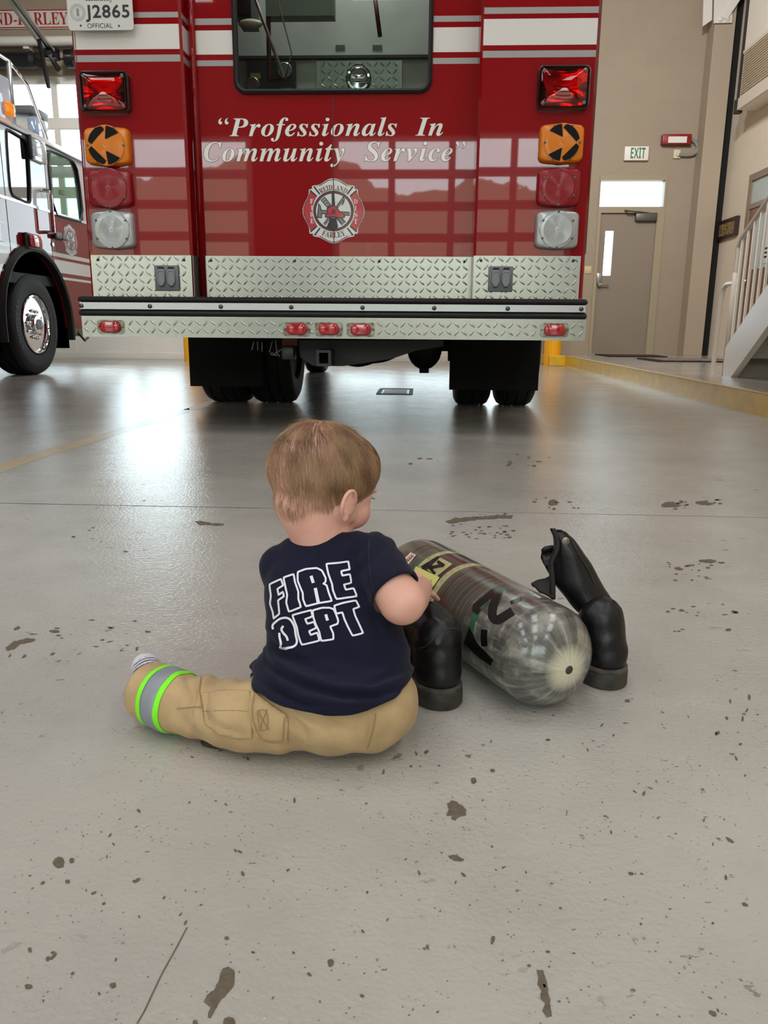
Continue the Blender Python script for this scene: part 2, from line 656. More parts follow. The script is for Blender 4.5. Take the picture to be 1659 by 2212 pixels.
def floor_mat(name, chips=1.):
    m = bpy.data.materials.new(name); m.use_nodes = True
    t = NT(m); b = t.n['Principled BSDF']
    tc = t.new('ShaderNodeTexCoord')
    O = tc.outputs['Object']

    def nz(scale, detail=4, rough=.5, vec=None):
        n = t.new('ShaderNodeTexNoise'); n.inputs['Scale'].default_value = scale; n.inputs['Detail'].default_value = detail
        n.inputs['Roughness'].default_value = rough
        t.link(vec or O, n.inputs['Vector']); return n.outputs['Fac']

    def ramp(src, p0, p1, c0=(0, 0, 0, 1), c1=(1, 1, 1, 1)):
        r = t.new('ShaderNodeValToRGB'); e = r.color_ramp.elements
        e[0].position, e[1].position = p0, p1; e[0].color, e[1].color = c0, c1
        t.link(src, r.inputs['Fac']); return r.outputs['Color']

    def math_(op, a, bb):
        n = t.new('ShaderNodeMath', _operation=op)
        for i, v in enumerate((a, bb)):
            if isinstance(v, (int, float)): n.inputs[i].default_value = v
            else: t.link(v, n.inputs[i])
        return n.outputs[0]

    def mixc(f, a, bb):
        n = t.new('ShaderNodeMix', _data_type='RGBA')
        if isinstance(f, (int, float)): n.inputs[0].default_value = f
        else: t.link(f, n.inputs[0])
        for i, v in ((6, a), (7, bb)):
            if isinstance(v, tuple): n.inputs[i].default_value = v
            else: t.link(v, n.inputs[i])
        return n.outputs[2]
    base = ramp(nz(1.6, 5, .6), .36, .66, hexc('#a5a098'), hexc('#b6b1a8'))
    # scuffed grey patches further in, along the driving lane
    dirt = math_('MULTIPLY', ramp(nz(2.4, 6, .65), .48, .72), .30)
    base = mixc(dirt, base, hexc('#8a8680'))
    # chipped paint: coarse clusters gate small irregular flakes
    gate = ramp(nz(2.2, 3, .5), .50, .62)
    fl = ramp(nz(38, 5, .62), .655, .675)
    mp = t.new('ShaderNodeMapping'); mp.inputs['Scale'].default_value = (1, 2.2, 1); mp.inputs['Rotation'].default_value = (0, 0, .35)
    t.link(O, mp.inputs['Vector'])
    fl2 = ramp(nz(24, 6, .6, mp.outputs[0]), .655, .67)
    chip = math_('MAXIMUM', math_('MULTIPLY', fl2, gate), math_('MULTIPLY', fl, ramp(nz(1.1, 2), .46, .55)))
    # fine pits everywhere
    vo = t.new('ShaderNodeTexVoronoi'); vo.inputs['Scale'].default_value = 150
    t.link(O, vo.inputs['Vector'])
    pit = ramp(vo.outputs['Distance'], .10, .16, (1, 1, 1, 1), (0, 0, 0, 1))
    pg = ramp(nz(26, 3), .50, .58)
    pit = math_('MULTIPLY', pit, pg)
    vo2 = t.new('ShaderNodeTexVoronoi'); vo2.inputs['Scale'].default_value = 52; vo2.inputs['Randomness'].default_value = 1
    mp2 = t.new('ShaderNodeMapping'); mp2.inputs['Rotation'].default_value = (0, 0, .8); mp2.inputs['Scale'].default_value = (1, 1.6, 1)
    ad = t.new('ShaderNodeVectorMath', _operation='ADD')
    nzc = t.new('ShaderNodeTexNoise'); nzc.inputs['Scale'].default_value = 120
    t.link(O, nzc.inputs['Vector'])
    sc_ = t.new('ShaderNodeVectorMath', _operation='SCALE'); sc_.inputs['Scale'].default_value = .012
    t.link(nzc.outputs['Color'], sc_.inputs[0]); t.link(O, ad.inputs[0]); t.link(sc_.outputs[0], ad.inputs[1])
    t.link(ad.outputs[0], mp2.inputs['Vector']); t.link(mp2.outputs[0], vo2.inputs['Vector'])
    pit2 = math_('MULTIPLY', ramp(vo2.outputs['Distance'], .085, .11, (1, 1, 1, 1), (0, 0, 0, 1)), ramp(nz(9, 4), .52, .56))
    pit = math_('MAXIMUM', pit, pit2)
    dark = math_('MULTIPLY', math_('MAXIMUM', chip, math_('MULTIPLY', pit, .8)), chips)
    colr = mixc(dark, base, hexc('#5d5347'))
    t.link(colr, b.inputs['Base Color'])
    rg = t.new('ShaderNodeMapRange'); rg.inputs['To Min'].default_value = .07; rg.inputs['To Max'].default_value = .22
    t.link(nz(3.5, 5, .6), rg.inputs['Value'])
    t.link(math_('ADD', rg.outputs[0], math_('MULTIPLY', dark, .35)), b.inputs['Roughness'])
    b.inputs['Specular IOR Level'].default_value = .5
    h = math_('ADD', math_('ADD', math_('MULTIPLY', nz(210, 3, .55), .8), math_('MULTIPLY', nz(115, 2, .5), 1.1)), math_('MULTIPLY', dark, -1.2))
    h = math_('ADD', h, math_('MULTIPLY', pit, -.8))
    h = math_('ADD', h, math_('MULTIPLY', nz(9, 3, .5), 1.1))
    bp = t.new('ShaderNodeBump'); bp.inputs['Strength'].default_value = .5; bp.inputs['Distance'].default_value = .0017
    t.link(h, bp.inputs['Height']); t.link(bp.outputs[0], b.inputs['Normal'])
    MATS[name] = m
    return m


M_FLOOR = floor_mat('painted_concrete_floor')
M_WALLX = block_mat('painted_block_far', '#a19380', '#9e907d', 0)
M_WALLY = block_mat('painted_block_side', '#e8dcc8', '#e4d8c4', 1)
M_TRIMW = mat('beige_trim_paint', '#b3a592', .5)
M_CEIL = mat('ceiling_deck', '#8b8781', .8)
M_YEL = mat('yellow_curb_paint', '#e8bb2c', .32, var=(9, '#c9a334', .5), bump=(90, .3, .002))
M_YEL2 = mat('bollard_yellow', '#f2ad0c', .38)
M_ALU = mat('brushed_aluminium', '#c9c9c6', .28, 1.)
M_CHROME = mat('chrome', '#e6e6e8', .06, 1.)
M_BLACK = mat('black_rubber', '#0c0c0d', .55, bump=(140, .25, .001))
M_BLACKP = mat('black_plastic', '#131315', .35)
M_DARK = mat('dark_gap', '#060606', .8)
M_DOORP = mat('taupe_door_paint', '#8d8173', .42, bump=(120, .08, .001))
M_FRAME = mat('taupe_frame_paint', '#a4977f', .42)
M_WHITE = mat('white_enamel', '#dedbd4', .4)
M_DOORW = mat('white_sectional_door', '#e6e3dc', .42)
M_GLASS = glass_mat('clear_pane', '#f4faf8')
M_STEELP = mat('cream_railing_paint', '#d6cfc3', .38)

# floor
mb = MB(); mb.box(XL, XR, YN, YF + .2, -.2, 0)
structure(mb.build('floor', M_FLOOR, smooth=False))
mb = MB(); mb.box(XL - .2, XR + .2, YN - .2, YF + .2, ZC, ZC + .2)
structure(mb.build('ceiling', M_CEIL, smooth=False))

# saw-cut joint across the bay, and the lane line
mb = MB()
pts = [(-3.2, 2.112), (-1.2, 2.106), (-.45, 2.103), (.1, 2.1045), (.97, 2.1), (2.03, 2.098)]
for (a, b), w in zip(zip(pts, pts[1:]), (.004, .0045, .002, .0022, .0055)):
    mb.prism([(a[0], a[1] - w / 2), (b[0], b[1] - w / 2), (b[0], b[1] + w / 2), (a[0], a[1] + w / 2)], XY(.0003), 0, None)
structure(mb.build('trim_1', mat('joint_dirt', '#3d372f', .8), smooth=False, label='thin dark saw cut joint across the floor'))
mb = MB()
yl = [(0, 1012.5), (100, 979), (210, 947), (300, 918), (409, 885.5)]
for a, b in zip(yl, yl[1:]):
    hw = lambda q: 9.5 - q[0] * .013
    A0 = onZ(a[0], a[1] - hw(a)); A1 = onZ(a[0], a[1] + hw(a)); B0 = onZ(b[0], b[1] - hw(b)); B1 = onZ(b[0], b[1] + hw(b))
    mb.add([(A0.x, A0.y, .0004), (A1.x, A1.y, .0004), (B1.x, B1.y, .0004), (B0.x, B0.y, .0004)], [(0, 1, 2, 3)])
C0 = onZ(409, 885.5)
mb.add([(C0.x - .05, C0.y, .0004), (C0.x + .05, C0.y, .0004), (C0.x + .09, 7.4, .0004), (C0.x - .01, 7.4, .0004)], [(0, 1, 2, 3)])
structure(mb.build('trim_2', mat('worn_yellow_line', '#a88d55', .3, var=(22, '#b3a182', .45)), smooth=False, label='worn yellow lane line on the floor'))

# chipped paint spots with shapes of their own (large ones seen in front)
chips = [[(966, 1737), (975, 1731), (985, 1733), (1000, 1742), (1009, 1750), (1006, 1762), (990, 1766), (984, 1773), (974, 1771), (978, 1762), (964, 1764), (968, 1750)],
         [(966, 1849), (980, 1847), (1000, 1854), (1003, 1860), (990, 1862), (975, 1858)],
         [(480, 2094), (494, 2090), (506, 2096), (507, 2122), (498, 2140), (480, 2158), (462, 2186), (455, 2200), (447, 2199), (455, 2176), (441, 2166), (446, 2150), (462, 2140), (470, 2122)],
         [(1158, 2097), (1172, 2095), (1177, 2110), (1182, 2128), (1186, 2150), (1190, 2180), (1194, 2196), (1180, 2198), (1172, 2186), (1178, 2168), (1168, 2160), (1170, 2140), (1160, 2128), (1164, 2112)],
         [(482, 2201), (500, 2196), (510, 2206), (506, 2218), (482, 2218)], [(415, 2206), (424, 2203), (430, 2215), (418, 2220)],
         [(115, 1858), (126, 1850), (138, 1854), (140, 1874), (124, 1876), (113, 1868)], [(149, 1855), (160, 1853), (161, 1864), (150, 1866)],
         [(432, 1601), (460, 1597), (500, 1604), (487, 1612), (470, 1621), (450, 1616), (436, 1610)],
         [(1015, 1682), (1027, 1680), (1031, 1690), (1020, 1695)], [(1058, 1662), (1068, 1661), (1070, 1668), (1060, 1669)],
         [(10, 1400), (30, 1386), (60, 1378), (78, 1380), (70, 1388), (48, 1390), (30, 1402), (14, 1406)],
         [(28, 1360), (40, 1352), (46, 1357), (34, 1362)], [(104, 1364), (118, 1359), (134, 1366), (118, 1368)],
         [(420, 1126), (440, 1126), (460, 1130), (486, 1131), (482, 1137), (456, 1135), (432, 1134)],
         [(1425, 1090), (1445, 1083), (1460, 1086), (1474, 1094), (1450, 1096), (1432, 1096)],
         [(1500, 1084), (1520, 1082), (1545, 1088), (1530, 1092), (1508, 1090)],
         [(962, 1127), (985, 1119), (1040, 1115), (1080, 1114), (1108, 1113), (1104, 1120), (1070, 1121), (1030, 1123), (992, 1129), (972, 1131)],
         [(1508, 1210), (1530, 1207), (1553, 1213), (1534, 1218), (1514, 1215)], [(1455, 1226), (1470, 1225), (1478, 1231), (1460, 1231)],
         [(1180, 1085), (1200, 1077), (1207, 1090), (1190, 1093)],
         [(1600, 1950), (1614, 1951), (1616, 1960), (1606, 1958)], [(1530, 2182), (1545, 2186), (1550, 2198), (1534, 2194)],
         [(1566, 1808), (1580, 1812), (1588, 1822), (1574, 1820)], [(1357, 1883), (1370, 1886), (1366, 1892), (1358, 1890)],
         [(707, 2074), (720, 2072), (722, 2084), (712, 2092), (708, 2084)], [(1060, 2024), (1070, 2022), (1068, 2036), (1060, 2044)],
         [(994, 1884), (1004, 1888), (1008, 1896), (1000, 1894)], [(52, 2128), (66, 2126), (72, 2134), (56, 2140)], [(236, 2126), (250, 2122), (252, 2132), (240, 2138)],
         [(284, 1904), (304, 1896), (302, 1904), (288, 1908)], [(195, 1930), (210, 1924), (206, 1932), (198, 1934)], [(140, 1902), (150, 1900), (152, 1908), (142, 1910)],
         [(104, 2072), (122, 2058), (124, 2062), (110, 2076)], [(484, 2024), (494, 2023), (495, 2031), (486, 2032)]]
rr = random.Random(3)
# scattered flakes: (px range, py range, how many, largest size in px)
for x0, x1, y0, y1, n_, sz in ((965, 1110, 1132, 1166, 34, 7), (1010, 1100, 1108, 1120, 10, 6), (1150, 1250, 1072, 1100, 9, 8), (1420, 1560, 1078, 1100, 16, 9), (1440, 1560, 1195, 1255, 18, 9), (1440, 1600, 1310, 1370, 14, 9), (1080, 1190, 980, 1010, 10, 8), (880, 1000, 990, 1004, 5, 8),
                               (20, 330, 1330, 1420, 16, 9), (150, 330, 1100, 1240, 10, 7), (60, 700, 1680, 2180, 46, 7), (760, 1640, 1600, 2190, 60, 7), (1180, 1640, 1500, 1640, 16, 8), (400, 620, 1590, 1640, 6, 7)):
    for _ in range(n_):
        cx_, cy_ = rr.uniform(x0, x1), rr.uniform(y0, y1)
        a_ = rr.uniform(.35, 1) * sz; b_ = a_ * rr.uniform(.25, .6) * (.7 if cy_ < 1400 else 1.2); t_ = rr.uniform(-.35, .35) if cy_ < 1400 else rr.uniform(-1.5, 1.5)
        k_ = 6
        chips.append([(cx_ + a_ * cos(q * 2 * pi / k_) * cos(t_) * rr.uniform(.6, 1.1) - b_ * sin(q * 2 * pi / k_) * sin(t_), cy_ + b_ * sin(q * 2 * pi / k_) * cos(t_) * rr.uniform(.6, 1.1) + a_ * cos(q * 2 * pi / k_) * sin(t_) * (1 if cy_ > 1400 else .3)) for q in range(k_)])
mb = MB()
for c in chips:
    P = []
    S = resample([tuple(v) for v in smooth2(c, True, 2)] if len(c) < 7 else c, 4 if len(c) < 7 else 6, True)
    for p in S:
        j = 1.5 if len(c) > 6 else (.35 if max(p[0] for p in c) - min(p[0] for p in c) < 16 else 1.1)
        q = onZ(p.x + rr.uniform(-j, j), p.y + rr.uniform(-j, j))
        P.append((q.x, q.y))
    mb.prism(P, XY(.0005), 0, None)
crk = [(404, 2004), (380, 2050), (352, 2100), (328, 2150), (312, 2185), (296, 2212)]
for a, b in zip(crk, crk[1:]):
    A, B = onZ(*a), onZ(*b)
    d = Vector((-(B - A).y, (B - A).x, 0)).normalized() * .0006
    mb.prism([tuple((A + d).xy), tuple((A - d).xy), tuple((B - d).xy), tuple((B + d).xy)], XY(.0005), 0, None)
o = mb.build('paint_chips', mat('bare_concrete', '#574d3f', .75, bump=(260, .5, .001), var=(160, '#6b604e', .4)), smooth=False)
tag(o, 'bare brown patches where the grey floor paint has chipped off', 'floor wear', kind='stuff')

# raised walkway with its yellow kerb
mb = MB(); mb.box(2.035, XR, YN, YF, 0, .14, bev=.012)
structure(mb.build('floor_walkway', M_FLOOR, smooth=False))
mb = MB(); mb.box(2.02, 2.036, YN, 11.0, 0.001, .138); mb.box(2.022, 2.075, YN, 11.0, .1385, .142)
mb.box(1.80, 2.035, 11.0, 11.0 + .8, 0, .14, bev=.01)
structure(mb.build('trim_3', M_YEL, smooth=False, label='yellow painted kerb edge of the walkway'))
mb = MB(); mb.box(2.012, 2.03, YN, 11.0, 0, .006)
mb.box(2.016, 2.030, YN, 11.0, .1405, .1435)
structure(mb.build('trim_4', mat('worn_kerb_edge', '#d9cfb4', .35), smooth=False, label='worn pale edge line of the kerb'))


def wall_y(name, y0, y1, x0, x1, z0, z1, holes, m):
    mb = MB()
    mb.prism([[(x0, z0), (x1, z0), (x1, z1), (x0, z1)]] + [[(a, c), (a, d), (b, d), (b, c)] for a, b, c, d in holes], lambda a, b, d: (a, d, b), y0, y1)
    return structure(mb.build(name, m, smooth=False))


DZ = 3.95  # overhead doors: top of the opening
OH = [(-8.39, -3.55), (-2.35, 1.7)]
NEAR = [(-8.6, -3.0), (-1.6, 2.6)]
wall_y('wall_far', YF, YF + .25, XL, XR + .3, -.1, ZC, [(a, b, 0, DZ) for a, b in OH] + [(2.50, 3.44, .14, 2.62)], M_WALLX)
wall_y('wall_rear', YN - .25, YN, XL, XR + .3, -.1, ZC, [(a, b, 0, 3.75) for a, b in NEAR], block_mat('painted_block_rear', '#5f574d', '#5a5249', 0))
mb = MB(); mb.box(XL - .25, XL, YN - .25, YF + .25, -.1, ZC)
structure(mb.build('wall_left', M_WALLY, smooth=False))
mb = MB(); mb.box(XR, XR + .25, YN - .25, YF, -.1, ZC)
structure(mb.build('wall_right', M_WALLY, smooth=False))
for a, b in OH:
    portal(a, b, 0, DZ, YF + .3, -1)
portal(2.5, 3.44, .14, 2.62, YF + .3, -1)
for a, b in NEAR:
    portal(a, b, 0, 3.75, YN - .3, 1)


def overhead_door(name, y, yo, x0, x1, ztop, stiles, rails, solid, label, m=M_DOORW, fw_=.085):
    """sectional glazed door: x stiles, z rails, solid panel below `solid`"""
    t = thing(name, label, 'garage door', ((x0 + x1) / 2, y, 0))
    t['kind'] = 'structure'
    mb = MB()
    mb.box(x0, x1, y, y + .05, 0.0, solid)
    for s in stiles:
        if x0 < s < x1:
            mb.box(s - .03, s + .03, y - .012, y + .002, .03, solid - .03, bev=.004)
    mb.box(x0, x1, y - .014, y + .002, solid - .05, solid)
    mb.box(x0, x1, y - .014, y + .002, .0, .1)
    mb.build('bottom_panel', m, t, smooth=False)
    mb = MB()
    for s in [x0 + fw_ / 2, x1 - fw_ / 2] + [s for s in stiles if x0 < s < x1]:
        mb.box(s - fw_ / 2, s + fw_ / 2, y, y + .05, solid - .002, ztop - .098, bev=.004, seg=1)
    for r in rails:
        mb.box(x0, x1, y - .004, y + .046, r - .075, r + .075, bev=.004, seg=1)
    mb.box(x0, x1, y - .003, y + .052, ztop - .1, ztop)
    mb.build('frame', m, t, smooth=False)
    mb = MB()
    for s in stiles:
        for r in rails[:-1]:
            if x0 < s < x1:
                mb.box(s - .045, s + .045, y - .022, y - .004, r - .03, r + .03, bev=.006)
    mb.build('hinge', M_ALU, t)
    mb = MB(); mb.box(x0 + .02, x1 - .02, y + .022, y + .028, solid, ztop)
    mb.build('pane', M_GLASS, t, smooth=False)
    return t


ST = [-5.3 - 1.03 * 2, -5.3 - 1.03, -5.3, -4.28]
overhead_door('door_1', YF + .06, .1, OH[0][0], OH[0][1], DZ, ST, [1.47, 2.40, 3.33], .56, 'tall glazed garage door at the far end, left bay behind the engine')
overhead_door('door_2', YF + .06, .1, OH[1][0], OH[1][1], DZ, [-1.3, -.28, .74], [1.47, 2.40, 3.33], .56, 'tall glazed garage door at the far end, hidden behind the parked truck')
overhead_door('door_3', YN - .1, .1, NEAR[0][0], NEAR[0][1], 3.75, [-7.2, -6.15, -5.1, -4.05], [1.0, 1.53, 2.06, 2.59, 3.12], .5, 'glazed garage door behind the camera, left bay', fw_=.12)
overhead_door('door_4', YN - .1, .1, NEAR[1][0], NEAR[1][1], 3.75, [-.55, .5, 1.55], [1.0, 1.53, 2.06, 2.59, 3.12], .5, 'glazed garage door behind the camera, middle bay', fw_=.12)

# personnel door with transom on the far wall
t = thing('door_5', 'taupe steel exit door with a slit window and a transom pane above', 'door', (2.97, YF, .14)); t['kind'] = 'structure'
F = lambda px, py: onY(px, py, YF)
dx0, dx1, dz1 = 2.545, 3.335, 2.118
mb = MB()
fxo0, fxo1, fzt = 2.50, 3.44, 2.62
mb.prism([[(fxo0, .14), (fxo1, .14), (fxo1, fzt), (fxo0, fzt)], [(2.515, 2.2), (2.515, 2.555), (3.41, 2.555), (3.41, 2.2)], [(dx0, .15), (dx0, dz1), (dx1, dz1), (dx1, .15)]], XZ(YF - .02), 0, .16)
mb.build('frame', M_FRAME, t, smooth=False)
sl = [(F(1309, 498).x, F(1309, 498).z), (F(1327, 498).x, F(1327, 498).z)]
sx0, sx1 = sl[0][0], sl[1][0]
sz1 = sl[0][1]; sz0 = F(1318, 595).z
mb = MB()
mb.prism([[(dx0, .15), (dx1, .15), (dx1, dz1), (dx0, dz1)], [(sx0, sz0), (sx0, sz1), (sx1, sz1), (sx1, sz0)]], XZ(YF + .02), 0, .045)
leaf = mb.build('door_leaf', M_DOORP, t, smooth=False)
mb = MB(); mb.box(sx0, sx1, YF + .04, YF + .046, sz0, sz1); mb.build('pane', M_GLASS, leaf, smooth=False)
mb = MB(); mb.box(2.515, 3.41, YF + .06, YF + .066, 2.2, 2.555); mb.build('transom_pane', M_GLASS, t, smooth=False)
hx = F(1294, 610)
mb = MB(); mb.box(hx.x - .035, hx.x + .035, YF + .0, YF + .02, hx.z - .02, hx.z + .13, bev=.008)
mb.cyl((hx.x, YF + .02, hx.z - .03), (hx.x, YF - .05, hx.z - .03), .028); mb.tube([(hx.x, YF - .045, hx.z - .03), (hx.x + .05, YF - .05, hx.z - .03), (hx.x + .13, YF - .045, hx.z - .035)], .012)
mb.build('lever_handle', mat('satin_steel', '#a8a6a2', .3, 1.), t)
cx0, cx1 = F(1372, 470).x, F(1418, 470).x
cz = F(1395, 470).z
mb = MB(); mb.box(cx0, cx1, YF - .05, YF + .02, cz - .05, cz + .055, bev=.01)
mb.tube([(cx0 + .18, YF - .02, cz + .06), (cx0 - .12, YF - .09, cz + .075), (cx0 - .16, YF - .02, cz + .09)], .011)
mb.build('door_closer', mat('closer_grey', '#66635f', .4, .6), t)

# exit sign
t = thing('exit_sign', 'white exit sign with green letters above the door', 'exit sign', (2.98, YF, 2.8))
a, b = onY(1349.5, 317, YF - .03), onY(1399, 347, YF - .03)
mb = MB(); mb.box(a.x, b.x, YF - .055, YF, b.z, a.z, bev=.006); mb.build('panel', mat('sign_white', '#efece4', .5), t)
mb = MB(); w = b.x - a.x; h = a.z - b.z
add_text(mb, 'EXIT', 'sb', a.x + w * .25, a.x + w * .86, b.z + h * .14, b.z + h * .9, XZ(YF - .0565)); mb.build('lettering', mat('exit_green', '#2c7d5e', .5), t, fix=False, smooth=False)

# red emergency unit, conduit, outlet
t = thing('emergency_light', 'red wall box with a white label and a grey conduit, right of the exit sign', 'emergency light', (3.5, YF, 3.0))
a, b = onY(1430, 291, YF - .05), onY(1491, 313, YF - .05)
mb = MB(); mb.box(a.x, b.x, YF - .1, YF, b.z, a.z, bev=.012); mb.build('box', mat('red_enamel', '#8e1a1e', .4), t)
a2, b2 = onY(1444, 295, YF - .1), onY(1483, 308.5, YF - .1)
mb = MB(); mb.box(a2.x, b2.x, YF - .106, YF - .1, b2.z, a2.z); mb.build('label_plate', mat('label_white', '#e6e3de', .5), t, smooth=False)
pts = [onY(*p, YF - .04) for p in smooth2([(1488, 300), (1498, 303), (1507, 314), (1508, 324), (1500, 333), (1485, 336), (1466, 334)], False)]
mb = MB(); mb.tube(pts, .022); mb.build('conduit', mat('conduit_grey', '#8d8d88', .45), t)
a, b = onY(1455, 324, YF), onY(1468, 343, YF)
mb = MB(); mb.box(a.x, b.x, YF - .03, YF, b.z, a.z, bev=.006); mb.cyl((onY(1463, 334, YF).x, YF - .05, onY(1463, 334, YF).z), (onY(1463, 334, YF).x, YF - .03, onY(1463, 334, YF).z), .03); mb.build('outlet_plate', mat('ivory', '#d8cfb6', .5), t)

# light switch between the truck and the door
t = thing('light_switch', 'ivory double switch plate between truck and exit door', 'light switch', (2.4, YF, 1.3))
a, b = onY(1263, 575, YF), onY(1277, 591, YF)
mb = MB(); mb.box(a.x, b.x, YF - .012, YF, b.z, a.z, bev=.004); mb.build('plate', mat('ivory_plate', '#cdbb8c', .5), t)
for q in (.3, .7):
    x = a.x + (b.x - a.x) * q
    mb = MB(); mb.box(x - .008, x + .008, YF - .022, YF - .01, (a.z + b.z) / 2 - .02, (a.z + b.z) / 2 + .02, bev=.003); mb.build('toggle', mat('ivory', '#d8cfb6', .5), t)

# corner column and the dark slot next to it
mb = MB(); mb.box(3.80, 4.065, YF - .28, YF, .14, ZC - .02, bev=.004)
structure(mb.build('trim_5', mat('column_paint', '#aa9c89', .5, bump=(50, .1, .002)), smooth=False, label='square beige corner column'))
mb = MB(); mb.box(4.066, 4.2, YF - .14, YF - .1, .14, ZC - .03)
structure(mb.build('trim_6', M_DARK, smooth=False, label='dark slot beside the corner column'))
# white joist seat at the column head
t = thing('roof_bracket', 'white bolted steel bracket and brace at the column top', 'bracket', (4.0, YF - .3, 4.6))
mb = MB()
ya = YF - .3
p = lambda px, py: onY(px, py, ya)
mb.prism([(p(1541, 51).x, p(1541, 51).z), (p(1580, 50).x, p(1580, 50).z), (p(1584, -40).x, p(1584, -40).z), (p(1543, -40).x, p(1543, -40).z)], XZ(ya), -.02, .0)
mb.build('plate', M_WHITE, t, smooth=False)
mb = MB()
mb.tube([p(1562, 42), p(1590, 0), p(1610, -30)], .06, n=4); mb.build('brace', M_WHITE, t, smooth=False)
for q in ((1556, 42), (1570, 42)):
    c = p(*q); mb = MB(); mb.sphere((c.x, ya - .02, c.z), (.035, .02, .035)); mb.build('bolt', M_WHITE, t)
mb = MB(); q = [p(1521, 54), p(1541, 40), p(1543, -40), p(1524, -40)]
mb.prism([(v.x, v.z) for v in q], XZ(ya + .05), 0, .02); mb.build('gusset', M_WHITE, t, smooth=False)

# ---- right wall: mailbox-like cabinet, plaque, brown door
XW = 3.95
c = lambda px, py: onX(px, py, XW)
t = thing('air_cleaner', 'large white cabinet with a beige louvred grille high on the right wall', 'air cleaner', (4.07, 9.4, 3.2))
A = c(1594, 239)
yfar, zb = A.y, A.z
mb = MB(); mb.box(XW, XR, 8.0, yfar, zb, 5.2, bev=.012); mb.build('housing', mat('cabinet_white', '#efe9dc', .45), t, smooth=False)
g0, g1 = c(1600, 207).z, c(1607, 119).z
mb = MB(); mb.box(XW - .006, XW, 8.1, yfar - .05, g0, g1); gb = mb.build('grille', mat('grille_beige', '#b5a58c', .6), t, smooth=False)
mb = MB()
n = 16
for i in range(n):
    z = g0 + (g1 - g0) * (i + .5) / n
    mb.box(XW - .014, XW - .005, 8.1, yfar - .05, z - .006, z + .004)
mb.build('louvre_slats', mat('grille_slat', '#c3b49b', .6), gb, smooth=False)
mb = MB(); mb.box(XW - .015, XW, 8.0, yfar, zb + .0, g0 - .02, bev=.008); mb.box(XW - .012, XW, 8.0, yfar, g1 + .01, g1 + .05, bev=.006); mb.build('trim_rail', mat('cabinet_trim', '#ded6c6', .45), t, smooth=False)
mb = MB(); mb.box(XW - .0, XW + .05, yfar + .02, yfar + .09, zb + .13, 5.2); mb.box(XW - .02, XW + .06, yfar + .01, yfar + .10, zb - .02, zb + .14)
mb.build('hose_strip', mat('dark_grey_strip', '#2b2a28', .6), t, smooth=False)

t = thing('wall_plaque', 'small dark framed plaque on the right wall above the stairs', 'plaque', (4.19, 11.4, 1.86))
P4 = [onX(*q, XR - .02) for q in ((1554.5, 480), (1596, 466), (1592.5, 507), (1551.5, 517))]
y0 = P4[1].y; y1 = P4[0].y; z0 = P4[2].z; z1 = P4[0].z
mb = MB(); mb.prism([rrect(y0, y1, z0, z1, .005, 2), rrect(y0 + .07, y1 - .06, z0 + .035, z1 - .035, .004, 2)[::-1]], YZ(XR - .045), 0, .045); mb.build('frame', mat('dark_frame', '#33241b', .45), t, smooth=False)
mb = MB(); mb.box(XR - .03, XR - .01, y0 + .06, y1 - .05, z0 + .03, z1 - .03); mb.build('picture', mat('plaque_print', '#b59467', .6, var=(34, '#4a3826', .25)), t, smooth=False)

t = thing('door_6', 'brown wooden door with a glazed top light seen through the stair railing', 'door', (4.2, 9.9, .14)); t['kind'] = 'structure'
mb = MB()
ye, yn2 = 10.62, 9.62
mb.box(XR - .05, XR + .0, ye, ye + .09, .14, 2.34); mb.box(XR - .05, XR, yn2 - .09, yn2, .14, 2.34); mb.box(XR - .052, XR, yn2 - .09, ye + .09, 2.34, 2.42); mb.box(XR - .045, XR, yn2, ye, 2.0, 2.06)
mb.build('frame', mat('door_frame_brown', '#8a7863', .5), t, smooth=False)
mb = MB(); mb.box(XR - .03, XR - .002, yn2, ye, .15, 2.0); leaf = mb.build('door_leaf', mat('wood_door', '#8a5f41', .45, var=(5, '#7a5137', .6)), t, smooth=False)
mb = MB(); mb.box(XR - .03, XR - .01, yn2, ye, 2.06, 2.34); mb.box(XR - .034, XR - .028, yn2 + .1, yn2 + .75, 1.25, 1.9); mb.build('pane', mat('pale_glazing', '#b9c6c4', .12), leaf, smooth=False)
k = onX(1613, 607, XR - .05)
mb = MB(); mb.sphere((XR - .07, k.y, k.z), .032); mb.cyl((XR - .07, k.y, k.z), (XR - .02, k.y, k.z), .014); mb.build('knob', M_CHROME, leaf)
mb = MB(); mb.box(XR - .0385, XR - .034, 9.88, 10.06, 1.30, 1.72); pp = mb.build('paper_notice', mat('paper', '#d8dada', .6), leaf, smooth=False)
mb = MB()
for z in (1.36, 1.41, 1.46): mb.box(XR - .0395, XR - .0388, 9.92, 10.02, z, z + .022)
mb.build('print', M_DARK, pp, smooth=False)

